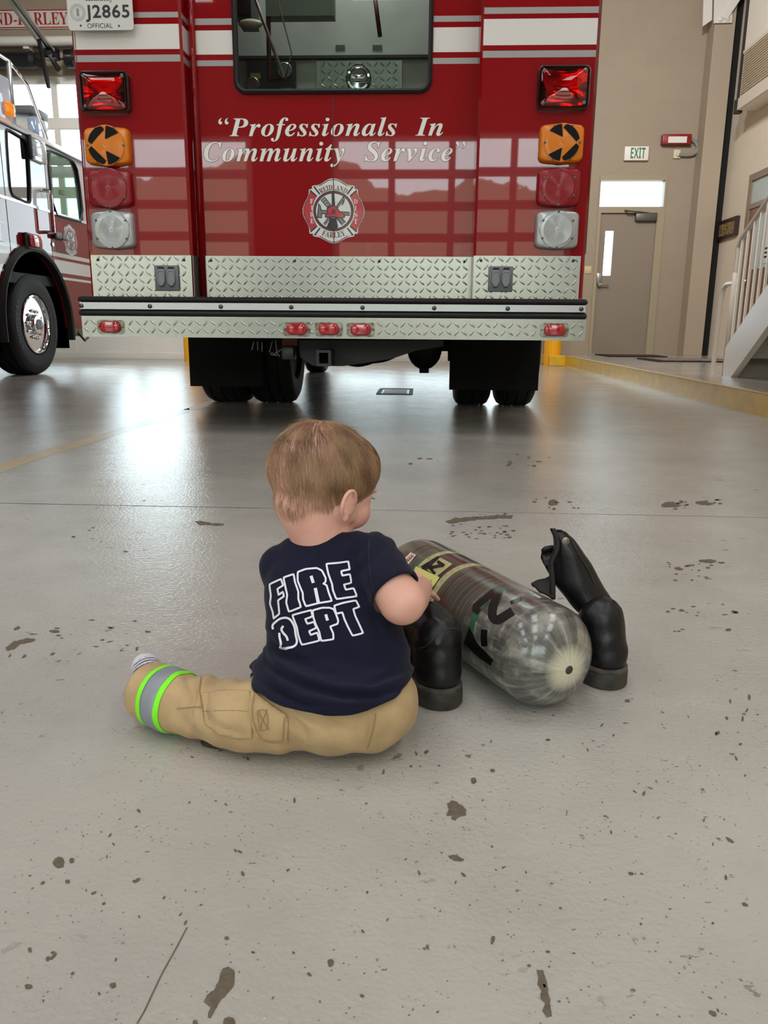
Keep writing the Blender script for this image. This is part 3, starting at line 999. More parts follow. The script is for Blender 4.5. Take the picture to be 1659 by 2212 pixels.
# ---- staircase
t = thing('staircase', 'cream painted steel staircase with baluster railing on the right walkway', 'staircase', (2.9, 5.6, .14))
X0, X1 = 2.45, 3.45
s = lambda px, py: onX(px, py, X0)
bl, br = s(1583, 803), s(1659, 698)
tl, tr_ = s(1567, 750), s(1659, 617)
slope = (br.z - bl.z) / (bl.y - br.y)
run = 3.6
yb = 6.30
zt = lambda y: tl.z + (tl.y - y) * slope
mb = MB()
prof = [(6.43, .14), (6.43, tl.z), (6.43 - run, tl.z + run * slope), (6.43 - run, bl.z + (bl.y - 6.43 + run) * slope), (6.26, .14)]
for x in (X0, X1):
    mb = MB(); mb.prism(prof, YZ(x), 0, .05); mb.build('stringer', M_STEELP, t, smooth=False)
rise = .19
goes = rise / slope
nst = int(run / goes)
for i in range(nst):
    y = 6.36 - goes * i; z = .14 + rise * (i + 1)
    mb = MB(); mb.box(X0 + .04, X1, y - goes - .02, y, z - .035, z); mb.build('tread', mat('stair_tread', '#8f887c', .6), t, smooth=False)
    mb = MB(); mb.box(X0 + .04, X1, y - .006, y, z - rise, z - .03); mb.build('riser', mat('stair_riser', '#9c9486', .55), t, smooth=False)
ra, rb = s(1588, 525), s(1659, 420)
rs = (rb.z - ra.z) / (ra.y - rb.y)
rtop = lambda y: ra.z + (6.463 - y) * rs
XR_ = X0 + .025
mb = MB(); mb.tube([(XR_, 6.463, .95), (XR_, 6.455, rtop(6.463) - .03), (XR_, 6.40, rtop(6.40)), (XR_, 3.0, rtop(3.0))], .021, n=8)
mb.build('handrail', M_STEELP, t)
mb = MB(); mb.tube([(XR_, 6.463, .14), (XR_, 6.463, 1.12)], .019, n=8); mb.build('newel_post', M_STEELP, t)
e0 = s(1577, 612)
mb = MB(); mb.tube([(XR_, 6.46, e0.z), (XR_, 6.60, e0.z), (XR_, 6.665, e0.z - .03), (XR_, 6.69, e0.z - .11), (XR_, 6.72, .14)], .019, n=10); mb.build('rail_return', M_STEELP, t)
y = 6.38
while y > 4.6:
    mb = MB(); mb.box(XR_ - .008, XR_ + .008, y - .008, y + .008, zt(y) - .02, rtop(y)); mb.build('baluster', M_STEELP, t, smooth=False)
    y -= .098
mb = MB(); mb.tube([(X1 + .02, 6.4, .95), (X1 + .02, 3.0, .95 + 3.4 * rs)], .02, n=8)
mb.tube([(X1 + .02, 6.4, .2), (X1 + .02, 6.4, .95)], .02, n=8); mb.build('handrail', M_STEELP, t)

# mats on the walkway
for (x0, x1, y0, y1, lab) in ((2.55, 3.35, 10.75, 11.6, 'dark mat with a red pattern lying in front of the exit door'), (2.75, 3.75, 9.2, 10.1, 'dark mat with a pale patterned centre, nearer to the stairs')):
    t = thing('floor_mat', lab, 'mat', ((x0 + x1) / 2, (y0 + y1) / 2, .14), 'mats on the walkway')
    mb = MB(); mb.prism(rrect(x0, x1, y0, y1, .03), XY(.14), .0005, .012); mb.build('backing', mat('mat_black', '#17161a', .9, bump=(300, .5, .002)), t, smooth=False)
    mb = MB(); mb.prism(rrect(x0 + .1, x1 - .1, y0 + .12, y1 - .12, .02), XY(.14), .0122, .015); mb.build('pile', mat('mat_pile_red' if y0 > 10 else 'mat_pile_pale', '#6b3a34' if y0 > 10 else '#a08f86', .95, var=(14, '#3d2422' if y0 > 10 else '#6d5a52', .3)), t, smooth=False)

# floor drain under the truck
qa, qb = onZ(812, 852), onZ(893, 840)
t = thing('floor_drain', 'small rectangular steel floor drain in the floor under the truck', 'floor drain', ((qa.x + qb.x) / 2, (qa.y + qb.y) / 2, 0))
mb = MB(); mb.prism([rrect(qa.x, qb.x, qa.y, qb.y, .02), rrect(qa.x + .03, qb.x - .03, qa.y + .05, qb.y - .05, .01)[::-1]], XY(0), .0004, .004); mb.build('frame', mat('drain_steel', '#3c3b39', .5, .5), t, smooth=False)
mb = MB(); mb.box(qa.x + .05, qb.x - .05, qa.y + .08, qb.y - .08, .0004, .003); mb.build('cover', mat('drain_cover', '#77746e', .4, .4), t, smooth=False)

# bollards
for px, py, lab in ((1195, 790, 'yellow steel bollard between the truck and the kerb'), (411, 781, 'yellow steel bollard left of the truck mud flap')):
    q = onZ(px, py)
    t = thing('bollard', lab, 'bollard', (q.x, q.y, 0), 'yellow bollards at the far doors')
    mb = MB(); mb.lathe([(.118, 0), (.118, 1.02), (.11, 1.06), (.08, 1.09), (.04, 1.105), (0, 1.11)], 28, Matrix.Translation((q.x, q.y + .12, 0))); mb.build('post', M_YEL2, t)

# ---- things over the left door
ys = YF - .03
t = thing('banner_sign', 'white banner with red serif letters above the left garage door', 'sign', (-6.5, ys, 4.6))
zt_, zb_ = onY(60, 20.5, ys).z, onY(60, 62, ys).z
zt_ = max(zt_, zb_ + .2)
mb = MB(); mb.box(-8.35, -4.2, ys, ys + .028, zb_, zt_); mb.build('panel', mat('banner_white', '#d9d6cf', .5), t, smooth=False)
mb = MB()
mb.box(-8.35, -4.2, ys - .003, ys, zt_ - .016, zt_ - .002); mb.box(-8.35, -4.2, ys - .003, ys, zb_ + .008, zb_ + .022)
mb.build('border_line', mat('banner_red', '#a3262b', .5), t, smooth=False)
mb = MB()
xe = onY(147, 40, ys).x
xr0 = onY(73, 40, ys).x
lw = (xe - xr0)
zc0, zc1 = onY(80, 54, ys).z, onY(80, 26.5, ys).z
vs, fs = text_shape('REIDLAND-FARLEY', 'b')
xa = min(v.x for v in vs); xb = max(v.x for v in vs)
v2, _ = text_shape('RLEY', 'b')
full = lw * (xb - xa) / (max(v.x for v in v2) - min(v.x for v in v2))
add_text(mb, 'REIDLAND-FARLEY', 'b', xe - full, xe, zc0, zc1, XZ(ys - .004)); mb.build('lettering', mat('banner_red', '#a3262b', .5), t, fix=False, smooth=False)

t = thing('heating_pipe', 'thick white pipe running along the wall under the banner', 'pipe', (-6, YF - .12, 4.35))
za = onY(60, 91, YF - .12).z
mb = MB(); mb.cyl((XL + .1, YF - .15, za), (-3.0, YF - .15, za), .062, n=20); mb.build('pipe', M_WHITE, t)
for x in (-8, -5.55, -3.9):
    mb = MB(); mb.box(x - .04, x + .04, YF - .15, YF - .001, za - .09, za + .03); mb.build('clamp', M_WHITE, t, smooth=False)

t = thing('torsion_spring', 'black torsion spring roll on its shaft above the left garage door', 'door spring', (-6, YF - .2, 4.15))
q0 = onY(0, 130, YF - .2); q1 = onY(66, 130, YF - .2); q2 = onY(84, 130, YF - .2); q3 = onY(152, 126, YF - .2)
mb = MB(); mb.lathe([(.075, 0), (.1, .01), (.105, q1.x - q0.x + 1.0), (.115, q1.x - q0.x + 1.02), (.085, q2.x - q0.x + .96), (.10, q2.x - q0.x + .98), (.10, q2.x - q0.x + 1.0)], 24, Matrix.Translation((q0.x - 1, YF - .2, q0.z)) @ Matrix.Rotation(pi / 2, 4, 'Y'))
mb.build('spring', mat('spring_black', '#1d1d20', .5, bump=(60, .5, .01)), t)
mb = MB(); mb.cyl((q0.x - 2, YF - .2, q0.z + .01), (-3.4, YF - .2, q0.z + .01), .016); mb.build('shaft', mat('rusty_shaft', '#4a3a2e', .6), t)
mb = MB(); mb.cyl((q3.x - .05, YF - .2, q3.z), (q3.x + .06, YF - .2, q3.z), .125); mb.build('cable_drum', M_BLACKP, t)

t = thing('door_opener_rail', 'shiny metal opener rail with a black arm hanging over the left garage door', 'door opener', (-5.4, 11.2, 4.5))
Yr0, Yr1 = 11.35, 9.0
XQ = onY(108, 110, Yr0).x
nr = onX(20, -10, XQ)
a0 = onX(108, 110, XQ)
d = (nr - a0).normalized()
fe = a0 + d * 3.2
for dx in (-.055, .045):
    mb = MB(); mb.tube([a0 + Vector((dx, 0, 0)), fe + Vector((dx, 0, 0))], .028, n=4); mb.build('rail', M_ALU, t, smooth=False)
mb = MB(); mb.tube([a0 + Vector((-.005, 0, .0)), fe + Vector((-.005, 0, .0))], .012, n=6); mb.build('chain', mat('chain_dark', '#4d4036', .5, .6), t)
mb = MB(); mb.box(a0.x - .09, a0.x + .08, a0.y - .03, a0.y + .12, a0.z - .09, a0.z + .05); mb.build('end_bracket', M_BLACKP, t, smooth=False)
c1 = onX(84, 86, XQ - .02)
mb = MB()
arm = [onY(px, py, c1.y + (11.6 - c1.y) * k) for px, py, k in ((84, 86, 0), (92, 125, .3), (99, 158, .65), (105, 188, 1))]
mb.tube(arm, [.03, .032, .034, .03], n=6); mb.build('arm', M_BLACKP, t)
mb = MB(); c2 = onX(118, 125, XQ); mb.tube([a0 + Vector((.03, -.1, -.05)), c2 + Vector((-.02, 0, -.05)), c2 + Vector((0, .1, -.12))], .035, n=6); mb.build('link', M_BLACKP, t)

# ---- unseen flood lamps added under the ceiling to brighten the walls and far doors
for pos, aim, w_, lab in (((.2, 6.6, 5.2), (4.0, 11.6, 2.2), 32, 'white fill lamp added under the ceiling to brighten the exit door corner'), ((1.0, 4.4, 5.2), (4.2, 10.2, 2.8), 118, 'white fill lamp added under the ceiling to brighten the right wall'), ((-2.6, 6.6, 5.2), (-5.6, 11.8, 4.2), 30, 'white fill lamp added under the ceiling to brighten the banner'), ((-2.9, 8.0, 5.2), (-3.0, 11.9, .4), 70, 'white fill lamp added under the ceiling to brighten the far doors')):
    t = thing('wall_fill_lamp', lab, 'fill lamp', pos)
    d_ = (Vector(aim) - Vector(pos)).normalized()
    mb = MB(); mb.box(-.28, .28, -.2, .2, .0, .12, bev=.02, M=Matrix.Translation(pos) @ d_.to_track_quat('-Z', 'Y').to_matrix().to_4x4()); mb.build('housing', M_WHITE, t)
    mb = MB(); mb.cyl((pos[0], pos[1], pos[2] + .05), (pos[0], pos[1], ZC), .015); mb.build('stem', M_WHITE, t)
    wall_fill_light(pos, aim, w_)

# ---- unseen ceiling lamps, added as fill to brighten the room
for x in (-7.2, -3.9, -.6, 2.7):
    for y in (-4.6, -1.4, 1.8):
        t = thing('ceiling_fill_lamp', 'white rectangular fill lamp added on the ceiling out of view', 'ceiling lamp', (x, y, ZC), 'fill lamps added on the ceiling')
        mb = MB(); mb.box(x - .6, x + .6, y - 1.15, y + 1.15, ZC - .12, ZC, bev=.02); mb.build('housing', M_WHITE, t)
        add_ceiling_fill(x, y, ZC - .13, FILL_LAMP_W, t)

# ------------------------------------------------------------------ the parked rescue truck
M_RED = mat('truck_red_paint', '#8a0710', .4, coat=1., coat_rough=.02, spec=.05)
M_WSTR = mat('white_stripe_vinyl', '#dcdad6', .35, coat=.6)
M_GSTR = mat('silver_stripe_vinyl', '#9d9a98', .35, .25, coat=.5)
M_TREAD = mat('tread_plate_aluminium', '#a6a9a3', .27, 1., bump=(45, .12, .002))
M_LENSR = mat('red_lens', '#8a0c1a', .3, coat=.3, coat_rough=.12, spec=.3)
M_LENSA = mat('amber_lens', '#d97a12', .3, coat=.3, coat_rough=.12, spec=.3)
M_LENSC = mat('clear_lens', '#a6a9a9', .25, .3, coat=.4, coat_rough=.08)
M_SCREW = mat('screw_steel', '#6f6a62', .35, 1.)
M_TIRE = mat('tyre_rubber', '#0d0d0f', .66, bump=(120, .3, .002))
M_UNDER = mat('chassis_black', '#070708', .6, spec=.3)
M_FLAP = mat('mud_flap_rubber', '#030303', .7, spec=.2)

TR = thing('rescue_truck', 'red rescue truck seen from behind with diamond plate bumper and white slogan', 'truck', (-.42, 3.8, 0))
YB, YC, YP = 3.8, 3.9, 3.55
TX0, TX1, CX0, CX1 = -1.598, .762, -1.092, .242
TZ0, TZ1 = .64, 3.0
c = .012
plan = [(TX0 + c, YB), (CX0 - c, YB), (CX0, YB + c), (CX0, 4.8), (CX1, 4.8), (CX1, YB + c), (CX1 + c, YB), (TX1 - c, YB), (TX1, YB + c), (TX1, 7.2), (TX0, 7.2), (TX0, YB + c)]
mb = MB(); mb.prism(plan, XY(0), TZ0, TZ1); mb.build('body', M_RED, TR, smooth=False)
mb = MB(); mb.box(TX0 + .05, TX1 - .05, 7.5, 9.2, .75, 2.3, bev=.1, seg=3); mb.box(TX0 + .15, TX1 - .15, 7.2, 7.55, .7, 2.1); mb.build('cab', M_RED, TR)
# thin edge line down both rear corners
for x in (onY(179, 300, YB).x, onY(1281, 300, YB).x):
    mb = MB(); mb.box(x - .0015, x + .0015, YB - .0012, YB + .002, TZ0 + .2, TZ1 - .02); mb.build('seam', mat('seam_dark', '#3c060b', .5), TR, smooth=False)
# centre panel with the window opening
P = lambda px, py, Y=YC: onY(px, py, Y)
wx0, wx1 = P(509, 100).x, P(929, 100).x
wz0 = P(715, 197).z
wz1 = 2.62
seam_x = P(720, 300).x
mb = MB()
hole = rrect(wx0, wx1, wz0, wz1, .045)
mb.prism([[(CX0, TZ0), (CX1, TZ0), (CX1, TZ1), (CX0, TZ1)], hole[::-1]], XZ(YC), 0, .03)
ctr = mb.build('centre_panel', M_RED, TR, smooth=False)
mb = MB(); mb.box(seam_x - .003, seam_x + .001, YC - .0012, YC + .001, TZ0 + .2, wz0 - .02); mb.build('seam', mat('seam_dark', '#3c060b', .5), ctr, smooth=False)
mb = MB(); mb.tube([(CX0 + .022, YC - .01, TZ0), (CX0 + .022, YC - .01, TZ1)], .016, n=10); mb.build('hinge_rod', M_RED, ctr)
# rubber window seal
mb = MB()
o_ = rrect(wx0 - .012, wx1 + .012, wz0 - .012, wz1 + .012, .056)
i_ = rrect(wx0 + .008, wx1 - .008, wz0 + .008, wz1 - .008, .038)
ring = []
for (a, b), (a2, b2) in zip(o_, i_):
    ring.append([(a, YC + .001, b), (a, YC - .012, b), ((a + a2) / 2, YC - .02, (b + b2) / 2), (a2, YC - .012, b2), (a2, YC + .02, b2)])
mb.loft(ring, cap=False, loop=True); seal = mb.build('window_seal', M_BLACK, ctr)
mb = MB(); mb.prism(i_, XZ(YC), .0, .006); mb.build('window_pane', glass_mat('rear_window_glass', '#dfe6e2', .8), ctr, smooth=False)
# what is behind the glass
M_INT = mat('interior_metal', '#bfc1bd', .55, .1, var=(6, '#d3d5d0', .5))
yi = 4.5
Q = lambda px, py, Y=yi: onY(px, py, Y)
mb = MB(); mb.box(CX0 + .02, CX1 - .02, yi, yi + .03, 1.2, 2.9); inner = mb.build('inner_bulkhead', M_INT, TR, smooth=False)
mb = MB(); mb.box(CX0 + .012, CX0 + .02, YC + .06, yi, 1.2, 2.9); mb.box(CX1 - .02, CX1 - .012, YC + .06, yi, 1.2, 2.9); mb.box(CX0 + .02, CX1 - .02, YC + .05, yi, 1.2, 1.23); mb.build('inner_lining', mat('lining_dark', '#2a2b2b', .6), inner, smooth=False)
z = Q(700, 127).z
mb = MB(); mb.box(CX0 + .02, CX1 - .02, yi - .03, yi, z - .006, z + .008); mb.build('shelf_edge', mat('edge_dark', '#2d2e2e', .5), inner, smooth=False)


def treads(mb, x0, x1, z0, z1, y, pitch=.0345, skip=()):
    L, Wd, Ht = .0185, .0046, .0030
    nx = int((x1 - x0) / pitch); nz = max(1, int(round((z1 - z0) / pitch)))
    ox = (x1 - x0 - nx * pitch) / 2; oz = (z1 - z0 - nz * pitch) / 2
    for i in range(nx):
        for j in range(nz):
            cx = x0 + ox + pitch * (i + .5); cz = z0 + oz + pitch * (j + .5)
            if any(a < cx < b and c_ < cz < d for a, b, c_, d in skip):
                continue
            a = radians(52 if (i + j) % 2 else -38)
            u = (cos(a), sin(a)); w = (-sin(a), cos(a))
            pts = []
            for k, h in ((1, 0), (.55, .75), (0, 1), (-.55, .75), (-1, 0)):
                ww = math.sqrt(max(0, 1 - k * k)) * Wd
                pts.append((k, ww))
            vs = []
            for k, ww in pts:
                for s_, yy in ((1, 0), (.5, -Ht), (-.5, -Ht), (-1, 0)):
                    hh = yy * (1 - k * k * .85) if abs(k) < 1 else 0
                    vs.append((cx + u[0] * k * L + w[0] * ww * s_, y + hh + .0002, cz + u[1] * k * L + w[1] * ww * s_))
            fs = []
            for k in range(4):
                for s_ in range(3):
                    q = k * 4 + s_
                    fs.append((q, q + 1, q + 5, q + 4))
            mb.add(vs, fs)


def tread_panel(x0, x1, z0, z1, y, th=.006, name='tread_plate', parent=TR, skip=(), pitch=.0345):
    mb = MB(); mb.box(x0, x1, y, y + th, z0, z1)
    treads(mb, x0 + .004, x1 - .004, z0 + .004, z1 - .004, y, pitch, skip)
    return mb.build(name, M_TREAD, parent, angle=60)


# unseen lamp added above the window to brighten the compartment
mb = MB(); mb.box(-.72, -.12, 4.14, 4.36, 2.9, 2.95, bev=.01); dl_ = mb.build('compartment_fill_lamp', M_WHITE, TR, smooth=False)
_L = bpy.data.lights.new('compartment_fill_light', 'AREA'); _L.shape = 'RECTANGLE'; _L.size, _L.size_y, _L.energy = .5, .16, 10
_o = bpy.data.objects.new('compartment_fill_light', _L); COL.objects.link(_o); _o.location = (-.42, 4.25, 2.89)
# patch of tread plate with a chrome latch inside
a, b = Q(684, 128), Q(868, 200)
tread_panel(a.x, b.x, b.z - .06, a.z - .01, yi - .012, parent=inner, name='latch_plate')
k = Q(775, 172)
mb = MB(); mb.lathe([(.065, 0), (.068, .006), (.06, .016), (.05, .018), (.046, .008), (.0, .006)], 32, Matrix.Translation((k.x, yi - .014, k.z)) @ Matrix.Rotation(pi / 2, 4, 'X'))
mb.box(k.x - .04, k.x + .04, yi - .05, yi - .022, k.z - .012, k.z + .012, bev=.006); mb.build('latch', M_CHROME, inner)
# gauge panel and grab bars
a, b = Q(537, 137), Q(641, 200)
mb = MB(); mb.box(a.x, b.x, yi - .05, yi - .005, b.z - .05, a.z); gp = mb.build('gauge_panel', mat('gauge_black', '#1a1b1b', .45), inner, smooth=False)
for px, py, r, m in ((551, 189, .035, M_ALU), (619, 160, .04, M_ALU)):
    k = Q(px, py); mb = MB(); mb.lathe([(r, 0), (r, .012), (r * .85, .016), (r * .82, .01), (0, .01)], 24, Matrix.Translation((k.x, yi - .05, k.z)) @ Matrix.Rotation(pi / 2, 4, 'X')); mb.build('gauge', mat('gauge_face', '#8a8f90', .3, .4), gp)
for x0_, x1_, y0_, y1_ in ((541, 563, 158, 170), (608, 632, 190, 196)):
    a, b = Q(x0_, y0_, yi - .052), Q(x1_, y1_, yi - .052); mb = MB(); mb.box(a.x, b.x, yi - .054, yi - .05, b.z, a.z); mb.build('label_plate', mat('label_yellow', '#a2923a', .5), gp, smooth=False)
k0, k1 = Q(578, -60, 4.3), Q(582, 174, 4.3); k2 = Q(610, 169, 4.3)
mb = MB(); mb.tube([k0, k1, k2], .012, n=8); mb.build('red_valve_rod', mat('dull_red', '#4c1618', .5), inner)
k0, k1 = Q(808, -20, 4.35), Q(821, 79, 4.35)
mb = MB(); mb.tube([k0, k1], .011, n=8); mb.build('pull_cord', mat('dull_red', '#4c1618', .5), inner)
k0, k1, k2, k3 = Q(545, -20, 4.2), Q(612, 165, 4.2), Q(630, 115, 4.2), Q(600, 0, 4.2)
mb = MB(); mb.tube([k0, k1], .009, n=6); mb.tube([k1 + Vector((.0, .05, 0)), k2, k3], .004, n=6); mb.build('chrome_bar', M_ALU, inner)
a, b = Q(575, 14, 4.3), Q(722, 2, 4.3)
mb = MB(); mb.box(a.x, b.x, 4.28, 4.36, a.z - .05, a.z + .12); mb.build('shelf_box', mat('shelf_grey', '#7d8079', .5, .4), inner, smooth=False)
a = Q(512, 45, 4.25); b = Q(545, -30, 4.25)
mb = MB(); mb.box(a.x, b.x, 4.2, 4.4, a.z, a.z + .4); mb.build('equipment_box', M_BLACKP, inner, smooth=False)
mb = MB(); mb.sphere((Q(541, 52, 4.2).x, 4.2, Q(541, 52, 4.2).z), (.06, .03, .022)); mb.build('lamp_glass', mat('warm_white', '#e5dcc4', .4), inner)
for px in (735, 815):
    a = Q(px, 103); mb = MB(); mb.box(a.x - .025, a.x + .025, yi - .003, yi, a.z - .012, a.z + .012); mb.build('rivet_plate', mat('tape_dull', '#5b5a52', .6), inner, smooth=False)

# stripes: silver, white, silver on the three rear faces
def stripe(pxs, ys_, Y, x0, x1, m, name, y_off=.0008):
    z1, z0 = onY(pxs, ys_[0], Y).z, onY(pxs, ys_[1], Y).z
    mb = MB(); mb.box(x0, x1, Y - y_off, Y + .001, z0, z1); return mb.build(name, m, TR, smooth=False)


for pxs, Y, x0, x1, rows in ((228, YB, TX0 + .012, CX0 - .012, ((27, 39), (53, 107), (119, 134))), (1180, YB, CX1 + .012, TX1 - .012, ((15, 29), (40, 97), (109, 124)))):
    for r, m, nme in zip(rows, (M_GSTR, M_WSTR, M_GSTR), ('silver_stripe', 'white_stripe', 'silver_stripe')):
        stripe(pxs, r, Y, x0, x1, m, nme)
for x0, x1, pxs, rows in ((CX0 + .002, wx0 - .014, 455, ((40, 54), (66, 118), (130.5, 143))), (wx1 + .014, CX1 - .001, 985, ((34, 47), (59, 112.5), (125, 138)))):
    for r, m, nme in zip(rows, (M_GSTR, M_WSTR, M_GSTR), ('silver_stripe', 'white_stripe', 'silver_stripe')):
        stripe(pxs, r, YC, x0, x1, m, nme)
# the stripes run on across the inner face of the left column
for r, m, nme in zip(((27, 39), (53, 107), (119, 134)), (M_GSTR, M_WSTR, M_GSTR), ('silver_stripe', 'white_stripe', 'silver_stripe')):
    z1, z0 = onY(228, r[0], YB).z, onY(228, r[1], YB).z
    mb = MB(); mb.box(CX0 - .0002, CX0 + .0008, YB + .012, YC - .002, z0, z1); mb.build(nme, m, TR, smooth=False)

# slogan
mb = MB(); mb2 = MB()
yt = YC - .0012


def fitpx(x0, x1, yb, ytop, px=None):
    A = onY(x0, yb, YC); B = onY(x1, yb, YC); C = onY((x0 + x1) / 2, ytop, YC); D = onY((x0 + x1) / 2, yb, YC)
    return A.x, B.x, D.z, C.z


for s_, x0, x1, ylow, ytop in (('“Professionals  In', 473.5, 956.5, 305.5, 253.5), ('Community  Service”', 441.5, 1005, 361, 306)):
    A = fitpx(x0, x1, ylow, ytop)
    add_text(mb, s_, 'bi', *A, XZ(yt), 0, spacing=1.06)
    add_text(mb2, s_, 'bi', *A, XZ(yt + .0005), 0, offset=.014, spacing=1.06)
mb.build('slogan_lettering', mat('lettering_white', '#e6e4dc', .4, coat=.25), TR, fix=False, smooth=False, label='white italic slogan lettering')
mb2.build('slogan_outline', mat('lettering_outline', '#45221f', .4), TR, fix=False, smooth=False)


# fire service emblem, drawn on a unit square in the coordinates of its artwork
def emblem(parent, fn, step=.0004):
    """fn(a,b,d): artwork coords a,b in -1..1 (b up), d = layer height"""
    c2 = lambda x, y: ((x - 828) / 700, (888 - y) / 730)
    q = [(800, 160), (880, 165), (960, 190), (1060, 255), (1150, 310), (1285, 318), (1310, 350), (1290, 395), (1345, 390), (1378, 420), (1372, 480), (1395, 570), (1460, 680), (1510, 800), (1522, 890), (1505, 1000), (1450, 1110), (1395, 1210), (1375, 1290), (1378, 1380), (1340, 1405), (1290, 1380), (1305, 1430), (1270, 1462), (1150, 1475), (1050, 1530), (940, 1590), (828, 1618)]
    right = [c2(*p) for p in q]
    left = [(-a, b) for a, b in right[::-1]]
    outer = [tuple(v) for v in smooth2(right + left, True, 1)]
    M1, M2, M3, M4, M5 = mat('emblem_white', '#d6d8d6', .3, coat=.5), mat('emblem_black', '#141318', .35, coat=.5), mat('emblem_red', '#b4182c', .3, coat=.5), mat('emblem_grey', '#6d7074', .35, coat=.4), mat('emblem_maroon', '#64121f', .35, coat=.5)
    L = lambda k: (lambda a, b, d: fn(a, b, d + k * step))
    mb = MB(); mb.prism(outer, L(1), 0, None); root = mb.build('emblem', M1, parent, fix=False, smooth=False, label='round edged fire service cross emblem')
    inner = [(a * .955, b * .957) for a, b in outer]

    def lobe(p, k=.93):
        ax = sum(v[0] for v in p) / len(p); bx = sum(v[1] for v in p) / len(p)
        return [(ax + (a - ax) * k, bx + (b - bx) * k) for a, b in p]
    top = [c2(*p) for p in ((375, 345), (500, 325), (600, 265), (700, 205), (828, 175), (956, 205), (1056, 265), (1156, 325), (1285, 345), (1150, 520), (1040, 450), (940, 420), (828, 410), (716, 420), (616, 450), (510, 520))]
    bot = [(a, -b) for a, b in top]
    sid = [c2(*p) for p in ((1345, 405), (1365, 500), (1400, 590), (1460, 700), (1498, 800), (1508, 888), (1498, 976), (1460, 1076), (1400, 1186), (1365, 1276), (1345, 1375), (1190, 1235), (1250, 1120), (1290, 1000), (1300, 888), (1290, 776), (1250, 656), (1190, 541))]
    sil = [(-a, b) for a, b in sid]
    mbk = MB(); mw = MB(); mr = MB()
    for p in (top, bot, sid, sil):
        mbk.prism(p, L(2), 0, None)
    for p in (top, bot):
        mw.prism(lobe(p, .9), L(3), 0, None)
    for p in (sid, sil):
        mr.prism(lobe(p, .9), L(3), 0, None)
    E = lambda r, r2=None: [(r / 700 * cos(t * 2 * pi / 40), (r2 or r) / 730 * sin(t * 2 * pi / 40)) for t in range(40)]
    mbk.prism(E(455), L(4), 0, None)
    mm = MB(); mm.prism(E(438), L(5), 0, None)
    mbk.prism(E(412), L(6), 0, None)
    mw.prism(E(392), L(7), 0, None)
    mg = MB()

    def poly(pts, m, k=8, grow=1.0):
        m.prism([c2(*p) for p in pts], L(k), 0, None)

    def bar(x0, y0, x1, y1, w, fill, k=8):
        dx, dy = x1 - x0, y1 - y0; l = math.hypot(dx, dy); nx, ny = -dy / l * w, dx / l * w
        poly([(x0 + nx * 1.3, y0 + ny * 1.3), (x1 + nx * 1.3, y1 + ny * 1.3), (x1 - nx * 1.3, y1 - ny * 1.3), (x0 - nx * 1.3, y0 - ny * 1.3)], mbk, k)
        if fill: poly([(x0 + nx * .75, y0 + ny * .75), (x1 + nx * .75, y1 + ny * .75), (x1 - nx * .75, y1 - ny * .75), (x0 - nx * .75, y0 - ny * .75)], fill, k + 1)
    bar(585, 600, 1060, 1170, 46, mg); bar(560, 625, 740, 840, 12, mg, 9); bar(622, 585, 800, 790, 12, mg, 9)
    for s_ in range(4):
        x, y = 612 + s_ * 42, 640 + s_ * 50; bar(x - 28, y + 24, x + 28, y - 24, 9, mw, 10)
    bar(1060, 590, 620, 1190, 24, mg)
    poly([(1040, 540), (1085, 610), (1070, 700), (1015, 770), (1010, 740), (1040, 680), (1000, 670)], mbk); poly([(1042, 575), (1068, 620), (1055, 690), (1030, 722), (1050, 660)], mg, 10)
    bar(540, 905, 1195, 950, 36, mg)
    poly([(490, 710), (540, 760), (575, 900), (570, 1050), (455, 1040), (470, 900)], mbk); poly([(500, 745), (528, 780), (555, 900), (552, 1030), (480, 1022), (492, 900)], mg, 10)
    poly([(790, 480), (850, 480), (870, 800), (850, 800), (790, 800)], mbk, 10)
    poly([(760, 1040), (890, 1040), (930, 1240), (900, 1290), (740, 1290), (668, 1250)], mbk, 10)
    poly([(670, 830), (740, 775), (830, 760), (910, 790), (975, 900), (1080, 960), (1090, 1030), (1000, 1055), (820, 1030), (700, 1045), (630, 1020), (640, 965), (690, 920)], mbk, 11)
    poly([(690, 835), (750, 795), (830, 780), (895, 805), (950, 905), (1060, 970), (1066, 1015), (990, 1030), (820, 1005), (710, 1020), (655, 1005), (665, 970), (712, 925)], mr, 12)
    poly([(700, 945), (780, 930), (800, 860), (830, 830), (870, 870), (880, 930), (820, 960)], mm, 13)
    for m_, n_, mt in ((mbk, 'outline', M2), (mw, 'white_field', M1), (mr, 'red_field', M3), (mm, 'ring', M5), (mg, 'tools', M4)):
        m_.build(n_, mt, root, fix=False, smooth=False)
    # lettering
    mt = MB(); ml = MB()

    def arc_word(w, r0, r1, mid, span, sgn, m_):
        vs, fs = text_shape(w, 'b', spacing=1.05)
        x0 = min(v.x for v in vs); x1 = max(v.x for v in vs); y1 = max(v.y for v in vs)
        out = []
        for v in vs:
            t = (v.x - x0) / (x1 - x0) - .5
            if sgn > 0:
                a = mid - t * span; r = r0 + (r1 - r0) * v.y / y1
            else:
                a = mid + t * span; r = r1 - (r1 - r0) * v.y / y1
            out.append(L(10)(r / 700 * cos(a), r / 730 * sin(a), 0))
        m_.add(out, fs)
    arc_word('REIDLAND', 470, 585, pi / 2, 1.22, 1, mt)
    mt.build('maroon_lettering', M5, root, fix=False, smooth=False); mt = MB()
    arc_word('FARLEY', 480, 600, -pi / 2, .96, -1, mt)
